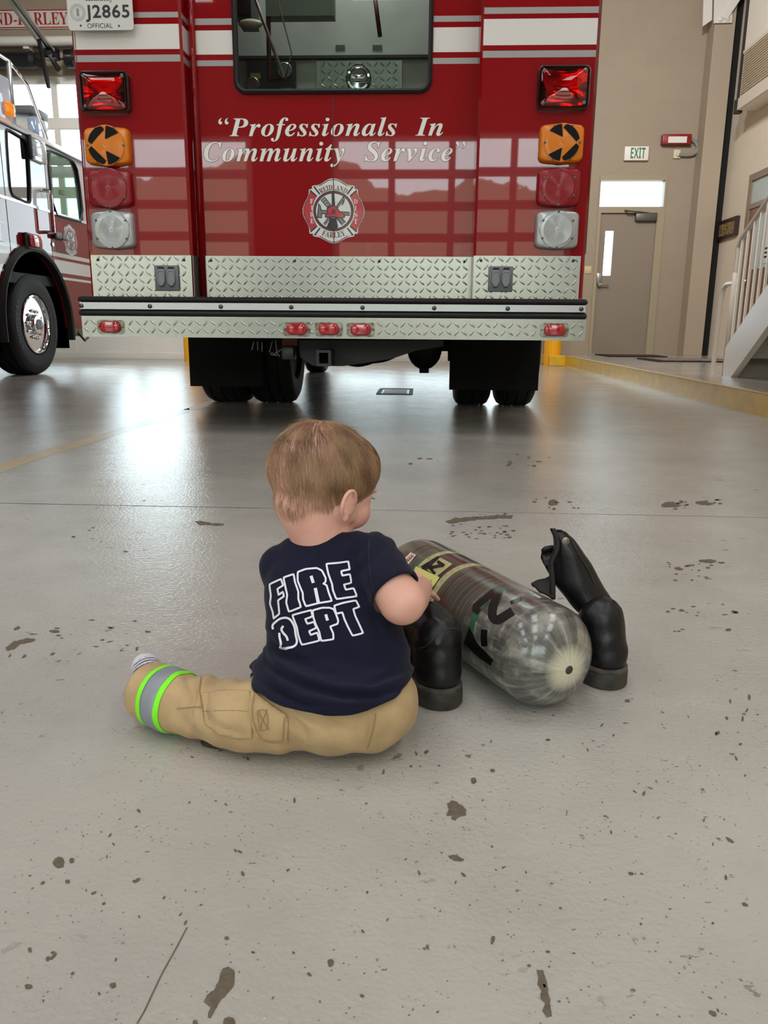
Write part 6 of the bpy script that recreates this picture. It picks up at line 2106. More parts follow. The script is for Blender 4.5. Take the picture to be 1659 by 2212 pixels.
# --- left-hand boot, behind the child's arm
B2 = thing('boot', 'black leather boot left of the cylinder, under the child\'s elbow', 'boot', (.045, .96, 0), 'pair of black fire boots')
A2 = radians(120)
u, w, pt = sole(B2, (.052, .944), A2)
Rm = Matrix.Rotation(A2, 3, 'Z')
mb = MB()
for t, z, a, b, c in ((.040, .045, .037, .0325, .036), (.041, .068, .035, .0325, .036), (.075, .05, .04, .031, .034), (.11, .042, .045, .031, .026), (.145, .038, .045, .0345, .022), (.172, .036, .038, .035, .018)):
    mb.sphere(pt(t, 0, z), (a, b, c), M=Rm, sub=3)
a0 = pt(.042, 0, .09)
chain(mb, [tuple(pt(.041, 0, .06)) + (.033,), tuple(a0) + (.0335,)])
me = voxel(mb, .003, 18)
for v in me.vertices:
    if v.co.z < .0285: v.co.z = .0285
finish(me, 'foot_upper', M_LEATH, B2, lambda p, n_: fold(p, 24, .0008))
mb = MB()
chain(mb, [tuple(pt(.044, 0, .092)) + (.0345,), tuple(pt(.062, .003, .101)) + (.033,), tuple(pt(.090, .008, .0975)) + (.030,), tuple(pt(.125, .012, .093)) + (.030,), tuple(pt(.160, .014, .094)) + (.028,)])
me = voxel(mb, .003, 7)
s2 = finish(me, 'shaft', M_LEATH, B2, lambda p, n_: fold(p, 26, .0022) + fold(p + Vector((3, 1, 2)), 60, .0006), label='slumped leather shaft')
SB2 = bvh_of(s2)
P_ = []
for p in [tuple(v) for v in smooth2(z7([(575, 750), (560, 728), (500, 714), (440, 718), (390, 755), (345, 812), (300, 830)]), False, 2)]:
    h = surf(SB2, p[0], p[1], .0008)
    if h is not None: P_.append(h)
if len(P_) > 3:
    mb = MB(); mb.tube(P_, .0010, n=6); mb.build('piping', mat('leather_edge', '#2c2a29', .5), B2)
# ------------------------------------------------------------------ the child
CH = thing('person', 'baby seen from behind in navy shirt and tan trousers, sitting on the floor', 'person', (-.10, .90, 0))


def skin_mat():
    m = mat('skin', '#d8a290', .5, sss=.12, spec=.35, bump=(420, .12, .0006), var=(38, '#dfac9b', .35))
    return m


M_SKIN = skin_mat()


def cloth_mat(name, c1, c2, scale, strength, rough=.85, sheen=.25):
    m = bpy.data.materials.new(name); m.use_nodes = True
    t = NT(m); b = t.n['Principled BSDF']
    tc = t.new('ShaderNodeTexCoord')
    n = t.new('ShaderNodeTexNoise'); n.inputs['Scale'].default_value = 30; n.inputs['Detail'].default_value = 6
    t.link(tc.outputs['Object'], n.inputs['Vector'])
    r = t.new('ShaderNodeValToRGB'); r.color_ramp.elements[0].position = .35; r.color_ramp.elements[1].position = .65
    r.color_ramp.elements[0].color = hexc(c1); r.color_ramp.elements[1].color = hexc(c2)
    t.link(n.outputs['Fac'], r.inputs['Fac']); t.link(r.outputs['Color'], b.inputs['Base Color'])
    w1 = t.new('ShaderNodeTexNoise'); w1.inputs['Scale'].default_value = scale; w1.inputs['Detail'].default_value = 2
    t.link(tc.outputs['Object'], w1.inputs['Vector'])
    bp = t.new('ShaderNodeBump'); bp.inputs['Strength'].default_value = strength; bp.inputs['Distance'].default_value = .0008
    t.link(w1.outputs['Fac'], bp.inputs['Height']); t.link(bp.outputs[0], b.inputs['Normal'])
    b.inputs['Roughness'].default_value = rough; b.inputs['Sheen Weight'].default_value = sheen
    b.inputs['Specular IOR Level'].default_value = .25
    MATS[name] = m
    return m


M_NAVY = cloth_mat('navy_jersey', '#0b0d22', '#0f1129', 900, .35, .85, .06)
M_TAN = cloth_mat('tan_cotton', '#ab9068', '#b99d75', 700, .45, .8, .1)
M_PRINT = mat('white_print', '#dfe0ea', .55)

# -------- torso stations: (left px, right px, row, centre depth Y, half depth)
ST_ = [(545, 893, 1500, .872, .070), (558, 893, 1452, .880, .071), (572, 888, 1400, .889, .071), (573, 872, 1345, .898, .069), (567, 853, 1285, .909, .066), (568, 846, 1238, .917, .058), (590, 836, 1202, .923, .047), (630, 800, 1178, .927, .034)]
TYAW = Matrix.Rotation(radians(-13), 3, 'Z')


def torso(mb, shrink=0., n=4, upto=99):
    P = []
    for xl, xr, row, Y, hd in ST_:
        a, b = onY(xl, row, Y), onY(xr, row, Y)
        P.append(((a + b) / 2, (b - a).length / 2 - shrink, hd - shrink))
    for (c0, w0, d0), (c1, w1, d1) in zip(P, P[1:]):
        for i in range(n):
            k = i / n
            mb.sphere(c0.lerp(c1, k), (w0 + (w1 - w0) * k, d0 + (d1 - d0) * k, .034 - shrink), M=TYAW)
    mb.sphere(P[-1][0], (P[-1][1], P[-1][2], .02), M=TYAW)
    return P


PELV = (((-.103, .862, .062), (.104, .078, .060)), ((-.056, .856, .055), (.062, .072, .0545)), ((-.135, .856, .0545), (.070, .070, .054)), ((-.10, .850, .050), (.080, .070, .0495)))
# -------- arm joints
SHR = onY(806, 1206, .905); SLE = onY(850, 1272, .862); ELB = onY(869, 1299, .858); WRI = onY(904, 1276, .955); PALM = onY(911, 1269, .987)
SHL = onY(611, 1226, .930); ELL = Vector((-.172, 1.01, .135)); WRL = Vector((-.115, 1.075, .13)); PAL = Vector((-.10, 1.095, .135))

# -------- head frame
HYAW, HP = radians(44), radians(25)
HC = onY(702, 1021, .948)
hf = Vector((sin(HYAW) * cos(HP), cos(HYAW) * cos(HP), -sin(HP)))
hs = Vector((cos(HYAW), -sin(HYAW), 0))
hu = hs.cross(hf)
tilt = Matrix.Rotation(radians(-4), 3, 'Y')
hf, hs, hu = tilt @ hf, tilt @ hs, tilt @ hu
HM = Matrix((hf, hs, hu)).transposed()
HSC = .945
hp = lambda f, s_, u: HC + (hf * f + hs * s_ + hu * u) * HSC
HM0 = HM
HM = HM @ Matrix.Diagonal((HSC, HSC, HSC))
NECK = onY(697, 1158, .930)


EF, EU = .002, -.036
print('ear px', topx(hp(EF, .062, EU)), 'nose px', topx(hp(.085, 0, -.03)))


def head_shape(mb):
    mb.sphere(hp(-.004, 0, .004), (.0755, .0635, .062), M=HM, sub=4)     # cranium
    mb.sphere(hp(-.030, 0, .000), (.050, .055, .054), M=HM, sub=4)        # occiput
    mb.sphere(hp(.030, 0, -.020), (.044, .051, .052), M=HM, sub=3)       # face mass
    mb.sphere(hp(.028, 0, .016), (.046, .053, .045), M=HM, sub=3)        # forehead
    for s_ in (-1, 1):
        mb.sphere(hp(.043, s_ * .026, -.040), (.024, .023, .024), M=HM)   # cheeks
        mb.sphere(hp(.012, s_ * .034, -.044), (.030, .018, .022), M=HM)   # jaw
        mb.sphere(hp(.064, s_ * .021, -.004), (.010, .016, .006), M=HM)   # brow
        mb.sphere(hp(.0735, s_ * .006, -.0345), (.005, .005, .0045), M=HM, sub=2)  # nostril wings
    mb.sphere(hp(.052, 0, -.066), (.018, .018, .013), M=HM)              # chin
    mb.sphere(hp(.0725, 0, -.024), (.008, .006, .012), M=HM, sub=2)       # nose bridge
    mb.sphere(hp(.0765, 0, -.032), (.0075, .0075, .0065), M=HM, sub=2)    # nose tip
    for u, t in ((-.046, .005), (-.0535, .0055)):
        for k in range(-3, 4):
            mb.sphere(hp(.072 - .0009 * k * k - (.002 if t > .005 else 0), k * .0036, u + .0003 * k * k), (.0055, .004, t * .8), M=HM, sub=2)  # lips
    for s_ in (-1, 1):                                                    # ears
        base = lambda a, o: hp(EF + .0108 * cos(a) - o * .55, s_ * (.0565 + o), EU + .0168 * sin(a))
        pts = []
        for k in range(13):
            a = radians(20 + k * 20)
            o = .005 + .0095 * (math.sin(pi * min(1, (k + .5) / 12.)) ** .6)
            pts.append(tuple(base(a, o)) + (.0033,))
        chain(mb, pts, .5)
        mb.sphere(hp(EF + .003, s_ * .0585, EU - .001), (.011, .005, .017), M=HM, sub=3)
        lob = base(radians(265), .006)
        mb.sphere(lob + hu * -.001 + hf * .003, (.005, .0042, .006), M=HM, sub=2)
        mb.sphere(hp(EF + .011, s_ * .058, EU - .005), (.004, .0035, .005), M=HM, sub=2)


def hand(mb, palm, wrist, side, tips, r=.0052):
    """palm ball chain plus five bent fingers; tips = five (knuckle, mid, tip) point triples, thumb first"""
    d = (palm - wrist).normalized()
    for (k0, k1, k2), rr_ in zip(tips, (.0060, .0054, .0056, .0053, .0047)):
        chain(mb, [tuple(k0) + (rr_ * 1.18,), tuple(k1) + (rr_,), tuple(k2) + (rr_ * .86,)], .4)


# fingers of the right hand lie on the cylinder
def oncyl(px, py, off):
    h = surf(CB, px, py, off); return h


mb = MB()
head_shape(mb)
chain(mb, [tuple(NECK + Vector((0, 0, -.03))) + (.040,), tuple(NECK) + (.039,), tuple(hp(-.020, 0, -.045)) + (.038,), tuple(hp(-.008, 0, -.03)) + (.045,)], .25, 3)
torso(mb, .010)
# arms: plump upper arm, dimpled elbow, tapering forearm
chain(mb, [tuple(SHR) + (.026,), tuple(SLE) + (.0265,), tuple(ELB) + (.0285,), tuple(ELB.lerp(WRI, .40)) + (.0255,), tuple(WRI) + (.0170,), tuple(PALM) + (.0150,)], .22, 3)
chain(mb, [tuple(SHL) + (.026,), tuple(ELL) + (.027,), tuple(WRL) + (.018,), tuple(PAL) + (.0165,)], .22, 3)
tipsR = []
YT = (1.020, 1.030, 1.032, 1.030, 1.028)
for kn, mid, tip in (((905, 1268), (897, 1252), (892, 1238)), ((912, 1266), (908, 1252), (907, 1247)), ((918, 1268), (920, 1262), (919, 1258)), ((922, 1275), (926, 1272), (926, 1268)), ((922, 1283), (934, 1288), (946, 1294.5))):
    q = onY(*tip, YT[len(tipsR)])
    q1 = onY(*mid, (YT[len(tipsR)] + PALM.y) / 2 + .006) + Vector((0, 0, .003))
    k0 = PALM.lerp(onY(*kn, PALM.y + .008), .85)
    tipsR.append((k0, q1, q))
print('hand', PALM, [tuple(round(c, 3) for c in t[2]) for t in tipsR])
hand(mb, PALM, WRI, 1, tipsR)
dl = (PAL - WRL).normalized(); sl2 = dl.cross(Vector((0, 0, 1))).normalized()
tipsL = []
for k, o in enumerate((.016, .010, .0035, -.0035, -.010)):
    k0 = PAL + dl * (.004 if k == 0 else .010) + sl2 * o
    ln = (.016, .024, .027, .025, .019)[k]
    sp_ = sl2 * (o * (.9 if k == 0 else .35))
    tipsL.append((k0, k0 + dl * ln * .55 + sp_ * .6 + Vector((0, 0, .002)), k0 + dl * ln + sp_ - Vector((0, 0, .006 if k else .002))))
hand(mb, PAL, WRL, -1, tipsL)
# legs and feet under the trousers
LZ = lambda x, y, z, r: tuple(onZ(x, y, z)) + (r,)
LEG_L = [(-.130, .868, .053, .042), LZ(600, 1545, .049, .036), LZ(520, 1546, .045, .033), LZ(455, 1531, .042, .028), LZ(400, 1520, .042, .026), LZ(360, 1506, .043, .022), LZ(338, 1490, .044, .019)]
LEG_R = [(-.075, .90, .056, .046), (-.120, 1.01, .050, .040), (-.152, 1.10, .044, .034), (-.172, 1.16, .040, .026), (-.182, 1.20, .038, .02)]
chain(mb, LEG_L, .25, 2); chain(mb, LEG_R, .25, 2)
chain(mb, [LZ(338, 1490, .044, .019), LZ(322, 1462, .050, .017), LZ(316, 1443, .054, .013)], .3); chain(mb, [(-.182, 1.20, .035, .02), (-.186, 1.215, .055, .017), (-.188, 1.22, .07, .013)], .3)
me = voxel(mb, .0022, 5)
body = finish(me, 'body', M_SKIN, CH, label='fair pinkish skin')
BB = bvh_of(body)
# face: eyes, lids are part of the skin; the eyeballs are their own parts
for s_ in (-1, 1):
    mb = MB(); mb.sphere(hp(.0595, s_ * .0205, -.0165), (.0095, .0095, .0085), M=HM); ey = mb.build('eye', mat('eye_white', '#e6e2dc', .2, coat=.8), body)
    mb = MB(); mb.sphere(hp(.0668, s_ * .0210, -.0175), (.0032, .0052, .0052), M=HM); mb.build('iris', mat('iris_blue', '#3d4f63', .15, coat=.8), ey)
    mb = MB()
    for k in range(9):
        a = (k - 4) / 4
        p0 = hp(.0705 - .004 * a * a, s_ * .0210 + a * .009, -.0135 - .002 * a * a)
        mb.tube([p0, p0 + hf * .0028 + hs * a * .001 - hu * .0005, p0 + hf * .0045 + hs * a * .0015 + hu * .0006], [.0003, .00025, .0001], n=4)
    mb.build('eyelashes', mat('lash_brown', '#3a2a1e', .6), body)

# -------- hair: fine strands combed down from the crown
HAIRM = bpy.data.materials.new('fine_hair'); HAIRM.use_nodes = True
t = NT(HAIRM); b = t.n['Principled BSDF']
at = t.new('ShaderNodeAttribute'); at.attribute_name = 'strand'
r = t.new('ShaderNodeValToRGB'); r.color_ramp.elements[0].color = hexc('#7a5841'); r.color_ramp.elements[1].color = hexc('#c8a47e')
t.link(at.outputs['Fac'], r.inputs['Fac']); t.link(r.outputs['Color'], b.inputs['Base Color'])
b.inputs['Roughness'].default_value = .42; b.inputs['Specular IOR Level'].default_value = .4
HS = MB(); head_shape(HS)
# smooth scalp for combing: the ellipsoids only
SK = MB()
SK.sphere(hp(-.004, 0, .004), (.0755, .0635, .062), M=HM, sub=4); SK.sphere(hp(-.030, 0, .000), (.050, .055, .054), M=HM, sub=4); SK.sphere(hp(.028, 0, .016), (.046, .053, .045), M=HM, sub=3)
chain(SK, [tuple(hp(-.022, 0, -.045)) + (.036,), tuple(hp(-.008, 0, -.03)) + (.045,)], .25, 3)
skm = voxel(SK, .004, 6)
ST = BVHTree.FromPolygons([v.co.copy() for v in skm.vertices], [tuple(p.vertices) for p in skm.polygons])
crown = hp(-.022, -.004, .068)
cdir = (crown - HC).normalized()
hv, hfc, hat = [], [], []
R5 = random.Random(11)


def scalp(dirv):
    h = ST.ray_cast(HC + dirv * .2, -dirv)
    return h[0], h[1]


HAIRLINE = [(560, 1030), (570, 940), (640, 880), (710, 870), (790, 900), (835, 970), (830, 1000), (816, 1022), (806, 1046), (796, 1068), (778, 1074), (768, 1064), (752, 1062), (737, 1078), (727, 1100), (712, 1112), (690, 1117), (668, 1124), (640, 1127), (612, 1118), (590, 1080)]
camd = (CAMP - HC).normalized()
nstr = 0
tries = 0
while nstr < 11500 and tries < 70000:
    tries += 1
    z = R5.uniform(-1, 1); a = R5.uniform(0, 2 * pi)
    dv = Vector((math.sqrt(1 - z * z) * cos(a), math.sqrt(1 - z * z) * sin(a), z))
    f, s_, u = dv.dot(hf), dv.dot(hs), dv.dot(hu)
    # hairline: forehead, round the ears, nape
    p, n_ = scalp(dv)
    if p is None: continue
    if n_.dot(camd) > -.05:
        x_, y_ = topx(p)
        if not inpoly(x_ + R5.uniform(-3, 3), y_ + R5.uniform(-5, 5), HAIRLINE): continue
    else:
        if f > .2 and u < .35 + .75 * (f - .2): continue
        if abs(s_) > .55 and f > -.12 and u < -.02 + max(0, (f + .12)) * .8: continue
        if u < -.55 + R5.uniform(-.07, .05): continue
    dens = 1.0
    # thin rubbed patch low on the back of the head, on the left side
    dens -= .6 * max(0, min(1, (-f - .1) / .35)) * max(0, min(1, (.35 - u) / .4)) * max(0, min(1, (.35 - s_) / .5))
    if u < -.45: dens *= .8
    if R5.random() > dens: continue
    # combing direction: away from the crown, turning towards straight down lower on the head
    away = (p - crown); away -= n_ * away.dot(n_)
    if away.length < 1e-5: continue
    away.normalize()
    swirl = n_.cross(away) * .22
    down = Vector((0, 0, -1)) - n_ * (-n_.z)
    k = min(1, (p - crown).length / .09)
    clump = noise.noise(p * 60) * .5 + noise.noise(p * 140) * .25
    d = (away * (1 - .45 * k) + swirl + down * (.65 * k) + n_.cross(away) * clump * .6)
    d.normalize()
    L = R5.uniform(.013, .026) * (1.1 - .45 * (u < -.2))
    if u > .75: L *= 1.05
    m = 5
    lift = R5.uniform(.0006, .0028)
    if (p - crown).length < .03 and R5.random() < .15: lift += R5.uniform(.002, .007)
    if u < -.5: lift += .001
    pts = []
    q = p.copy(); dd = d.copy(); nn_ = n_
    for i in range(m):
        pts.append(q + nn_ * (.0002 + lift * (i / (m - 1)) ** 1.1 + .0006 * (i > 0)))
        q2 = q + dd * (L / (m - 1))
        h = ST.find_nearest(q2)
        q, nn_ = h[0], h[1]
        dd = (dd - nn_ * dd.dot(nn_)).normalized()
        dd = (dd + Vector((R5.uniform(-.1, .1), R5.uniform(-.1, .1), R5.uniform(-.08, .02)))).normalized()
    o0 = len(hv)
    wv = R5.uniform(.00015, .00027)
    tone = min(1, max(0, .45 + noise.noise(p * 45) * .7 + R5.uniform(-.28, .28) + (.2 if f < -.2 and u < .15 else 0)))
    for i, c_ in enumerate(pts):
        tn = (pts[min(i + 1, m - 1)] - pts[max(i - 1, 0)]).normalized()
        e = tn.orthogonal().normalized(); g = tn.cross(e)
        ww = wv * (1 - .75 * i / (m - 1))
        for j in range(3):
            hv.append(c_ + (e * cos(2 * pi * j / 3) + g * sin(2 * pi * j / 3)) * ww); hat.append(tone)
    for i in range(m - 1):
        for j in range(3):
            hfc.append((o0 + i * 3 + j, o0 + i * 3 + (j + 1) % 3, o0 + i * 3 + 3 + (j + 1) % 3, o0 + i * 3 + 3 + j))
    nstr += 1
hm = bpy.data.meshes.new('hair'); hm.from_pydata(hv, [], hfc)
at_ = hm.attributes.new('strand', 'FLOAT', 'POINT'); at_.data.foreach_set('value', hat)
hm.materials.append(HAIRM); hm.polygons.foreach_set('use_smooth', [True] * len(hm.polygons)); hm.update()
link('hair', hm, CH, 'fine short light brown hair')
print('strands', nstr)

def cleanrim(b, it=14):
    """even out a cut cloth edge: slide rim vertices along the rim's own average"""
    for _ in range(2):
        lone = [f for f in b.faces if sum(e.is_boundary for e in f.edges) >= 3]
        bmesh.ops.delete(b, geom=lone, context='FACES')
    bmesh.ops.delete(b, geom=[v for v in b.verts if not v.link_faces], context='VERTS')
    for _ in range(it):
        new = {}
        for v in b.verts:
            if v.is_boundary:
                nb = [e.other_vert(v).co for e in v.link_edges if e.is_boundary]
                if len(nb) == 2: new[v] = v.co.lerp((nb[0] + nb[1]) / 2, .5)
        for v, c_ in new.items(): v.co = c_
    for _ in range(4):
        ring = set(e.other_vert(v) for v in b.verts if v.is_boundary for e in v.link_edges if not e.other_vert(v).is_boundary)
        new = {v: sum((e.other_vert(v).co for e in v.link_edges), Vector()) / len(v.link_edges) for v in ring}
        for v, c_ in new.items(): v.co = v.co.lerp(c_, .5)


# -------- shirt
mb = MB()
P_ = torso(mb, 0)
chain(mb, [tuple(onY(776, 1190, .912)) + (.0245,), tuple(SHR) + (.0335,), tuple(SLE) + (.0325,), tuple(SLE.lerp(ELB, .35)) + (.0325,)], .2, 3)
chain(mb, [tuple(onY(640, 1206, .930)) + (.024,), tuple(SHL) + (.0305,), tuple(SHL.lerp(ELL, .62)) + (.0315,)], .2, 3)
# the hem rides over the seat of the trousers
for c_, r_ in PELV:
    mb.sphere(c_, tuple(v + .0085 for v in r_), M=TYAW, sub=4)
chain(mb, [(-.132, .868, .053, .055), LZ(600, 1545, .048, .051), LZ(545, 1543, .046, .047)], .2, 3)
# loose fold bunched over the left hip
chain(mb, [tuple(onY(568, 1432, .885)) + (.012,), tuple(onY(630, 1458, .838)) + (.010,), tuple(onY(700, 1478, .818)) + (.008,)], .3)
chain(mb, [tuple(onY(556, 1478, .875)) + (.012,), tuple(onY(610, 1506, .825)) + (.010,), tuple(onY(690, 1524, .808)) + (.008,)], .3)
tb_ = MB(); torso(tb_, 0)
tme = voxel(tb_, .006, 3)
TSD = BVHTree.FromPolygons([v.co.copy() for v in tme.vertices], [tuple(p.vertices) for p in tme.polygons])


def outside_torso(c_, d=.004):
    h = TSD.find_nearest(c_)
    return (c_ - h[0]).dot(h[1]) > d


HEM = [(535, 1468), (545, 1490), (580, 1512), (620, 1531), (700, 1545), (740, 1547), (780, 1541), (850, 1511), (885, 1475), (897, 1440)]
COL_ = [(600, 1150), (630, 1167), (660, 1168), (690, 1163), (705, 1153), (740, 1149), (775, 1147), (805, 1150), (835, 1140)]
me = voxel(mb, .0032, 9)
hemz = lambda p: 0


FOLDS = [([(572, 1395), (598, 1432), (650, 1462), (720, 1484), (800, 1492), (880, 1462)], .0042, 8), ([(560, 1418), (600, 1452), (660, 1484), (740, 1504), (820, 1502), (885, 1478)], -.0036, 7),
         ([(556, 1436), (600, 1474), (660, 1506), (730, 1520), (800, 1518)], .0042, 8), ([(545, 1455), (590, 1492), (640, 1514), (700, 1528)], -.0034, 6), ([(545, 1478), (590, 1508), (650, 1527), (740, 1536)], .003, 7),
         ([(580, 1370), (612, 1412), (690, 1448), (760, 1462)], -.003, 9), ([(576, 1345), (600, 1385), (650, 1415)], .003, 9),
         ([(690, 1196), (730, 1188), (790, 1180)], -.0022, 8), ([(806, 1290), (812, 1350), (838, 1405)], -.002, 10), ([(795, 1180), (800, 1230), (812, 1290)], -.0016, 6),
         ([(884, 1385), (850, 1440), (780, 1475)], .002, 10)]


def segdist(x, y, a, b):
    dx, dy = b[0] - a[0], b[1] - a[1]
    k = max(0, min(1, ((x - a[0]) * dx + (y - a[1]) * dy) / (dx * dx + dy * dy)))
    return math.hypot(x - a[0] - k * dx, y - a[1] - k * dy)


def shirt_disp(p, n_):
    d = .0012 * noise.noise(p * 22) + .0006 * noise.noise(p * 55)
    z = p.z
    # drape folds running across the waist, stronger on the left
    w_ = max(0, min(1, (.135 - z) / .06)) * (.55 + .45 * max(0, min(1, (-.08 - p.x) / .1)))
    ph = (z * 1.0 + p.x * .38 + .010 * noise.noise(p * 16)) * 250
    d += w_ * .0022 * (sin(ph) + .4 * sin(ph * 2.1 + 1))
    if (CAMP - p).dot(n_) > 0 and z < .17:
        x_, y_ = topx(p)
        for L, amp, sg in FOLDS:
            dd = min(segdist(x_, y_, a, b_) for a, b_ in zip(L, L[1:]))
            if dd < 40:
                e0 = min(math.hypot(x_ - L[0][0], y_ - L[0][1]), math.hypot(x_ - L[-1][0], y_ - L[-1][1]))
                d += 1.6 * amp * math.exp(-(dd / sg) ** 2) * min(1, .25 + e0 / 60)
    # pull lines from the right arm
    e = (p - SHR); k = math.exp(-(e.length / .06) ** 2)
    d += k * .0014 * sin((e.x * .9 - e.z * .8) * 260 + noise.noise(p * 20) * 2)
    return d


b = bmesh.new(); b.from_mesh(me)
b.verts.ensure_lookup_table(); b.faces.ensure_lookup_table()
axR = (ELB - SHR).normalized(); endR = SLE.lerp(ELB, .22)
axL = (ELL - SHL).normalized(); endL = SHL.lerp(ELL, .70)
# neckline and hem as cutting planes
nk = onY(700, 1160, .95); nkn = (Vector((.12, -.30, 1.0)) + Vector((-.16, 0, 0))).normalized()
kill = []
for f in b.faces:
    c_ = f.calc_center_median()
    near = f.normal.dot((CAMP - c_).normalized()) > -.1
    x_, y_ = topx(c_)
    if (c_ - endR).dot(axR) > 0 and (c_ - endR).length < .05 and outside_torso(c_): kill.append(f); continue
    if (c_ - endL).dot(axL) > 0 and (c_ - endL).length < .055 and outside_torso(c_): kill.append(f); continue
    if near and c_.z < .12 and y_ > interp(x_, HEM): kill.append(f); continue
    if x_ > 893 and c_.z < .1 and y_ > 1425: kill.append(f); continue
    if x_ < 541 and c_.z < .12 and (near or c_.z < .09): kill.append(f); continue
    if not near and c_.z < .055: kill.append(f); continue
    if c_.z > .19 and 600 < x_ < 835:
        if near and y_ < interp(x_, COL_): kill.append(f); continue
        if not near and (c_ - NECK).dot(Vector((.05, -.15, 1)).normalized()) > -.012 and (c_ - NECK).length < .06: kill.append(f); continue
bmesh.ops.delete(b, geom=kill, context='FACES')
cleanrim(b)
b.to_mesh(me); b.free()
shirt = finish(me, 'shirt', M_NAVY, CH, shirt_disp, label='navy short sleeved shirt with white outlined lettering')
SHB = bvh_of(shirt)
so_ = shirt.modifiers.new('cloth_thickness', 'SOLIDIFY'); so_.thickness = .0022; so_.offset = -1
# sleeve and neck seams
zs = lambda L: [(500 + x / 3.607, 1130 + y / 3.607) for x, y in L]


def seam(L, w_, name, m, parent, bvh=None, off=.0004, sm=True, ox=None):
    P2 = []
    for p in ([tuple(v) for v in smooth2(L, False, 2)] if sm else L):
        h = surf(bvh or SHB, p[0], p[1], off)
        if h is not None: P2.append(h)
    if len(P2) > 2:
        mb = MB(); mb.tube(P2, w_, n=5); return mb.build(name, m, parent)


M_NAVYS = cloth_mat('navy_rib', '#0c0e22', '#101329', 500, .4)
seam(zs([(1075, 130), (1070, 260), (1085, 420), (1115, 540), (1140, 590)]), .0008, 'sleeve_seam', M_NAVYS, shirt)
# printed lettering
zl = lambda L: [(560 + x / 6.9125, 1200 + y / 6.9125) for x, y in L]
GL = [
    ([(165, 430), (335, 350), (365, 450), (280, 500), (300, 590), (360, 545), (378, 610), (290, 670), (300, 760), (310, 870), (225, 940), (215, 850), (170, 720), (185, 600), (170, 500)], []),
    ([(370, 330), (520, 280), (540, 400), (590, 540), (590, 650), (630, 770), (450, 840), (410, 700), (425, 590), (400, 480)], []),
    ([(580, 250), (700, 205), (860, 190), (940, 230), (995, 340), (990, 400), (960, 420), (1010, 450), (1040, 560), (1085, 680), (900, 710), (700, 760), (660, 660), (655, 560), (620, 480), (580, 380)], [([(778, 308), (812, 412)], 6.6), ([(840, 488), (888, 712)], 7)]),
    ([(1005, 130), (1150, 115), (1330, 90), (1350, 210), (1225, 240), (1240, 305), (1350, 280), (1375, 410), (1260, 435), (1290, 515), (1410, 490), (1455, 610), (1150, 655), (1100, 520), (1090, 430), (1030, 270)], []),
    (None, [([(215, 1105), (205, 1040), (260, 985), (330, 935), (430, 925), (490, 970), (540, 1070), (550, 1180), (580, 1300), (520, 1370), (400, 1385), (310, 1375), (340, 1330), (310, 1230), (310, 1155)], 4.6), ([(370, 1050), (335, 1100), (370, 1160), (420, 1210), (435, 1275)], 5)]),
    ([(500, 890), (640, 850), (780, 815), (800, 910), (690, 950), (725, 1020), (820, 990), (860, 1080), (750, 1130), (775, 1185), (870, 1150), (905, 1270), (640, 1335), (590, 1190), (570, 1070)], []),
    ([(800, 820), (940, 780), (1050, 780), (1110, 800), (1145, 870), (1180, 970), (1170, 1020), (1060, 1060), (1105, 1160), (1110, 1250), (930, 1275), (900, 1140), (850, 1030), (815, 930)], [([(995, 880), (1022, 972)], 6.2)]),
    ([(1120, 750), (1250, 710), (1440, 670), (1490, 770), (1400, 800), (1430, 900), (1490, 1030), (1550, 1160), (1390, 1200), (1320, 1060), (1270, 950), (1240, 850), (1150, 870)], []),
]
for outl, extra in GL:
    mb = MB()
    if outl: stroke(mb, SHB, soften(zl(outl)), 4.0, .0011, closed=True, step=2.5)
    for L, w_ in extra:
        stroke(mb, SHB, [tuple(v) for v in smooth2(zl(L), False, 2)] if len(L) > 2 else zl(L), w_, .0012, step=2.5)
    mb.build('shirt_lettering', M_PRINT, shirt, fix=False)

# -------- trousers
mb = MB()
for c_, r_ in PELV:
    mb.sphere(c_, r_, M=TYAW, sub=4)
TRL = [(-.132, .868, .053, .050), LZ(600, 1545, .048, .0455), LZ(520, 1547, .0445, .0425), LZ(455, 1531, .0405, .0385), LZ(410, 1524, .041, .0375), LZ(372, 1513, .0415, .0395), LZ(330, 1494, .042, .0385)]
TRR = [(-.075, .90, .056, .052), (-.120, 1.01, .050, .046), (-.152, 1.10, .044, .042), (-.172, 1.16, .042, .040)]
chain(mb, TRL, .2, 3); chain(mb, TRR, .2, 3)
me = voxel(mb, .003, 6)


PFOLDS = [([(470, 1462), (452, 1490), (440, 1530), (452, 1570)], -.0036, 7), ([(452, 1462), (434, 1490), (424, 1530), (430, 1575)], .003, 7), ([(400, 1455), (420, 1500), (410, 1550), (396, 1580)], -.0024, 7),
          ([(605, 1528), (640, 1560), (668, 1600)], -.0034, 8), ([(622, 1530), (665, 1560), (700, 1590)], .0028, 8), ([(640, 1540), (700, 1556), (760, 1585)], -.0022, 9),
          ([(803, 1545), (800, 1580), (790, 1612)], -.0026, 6), ([(520, 1470), (525, 1520), (540, 1580)], -.0016, 8), ([(440, 1548), (480, 1572), (540, 1590)], -.0022, 8)]


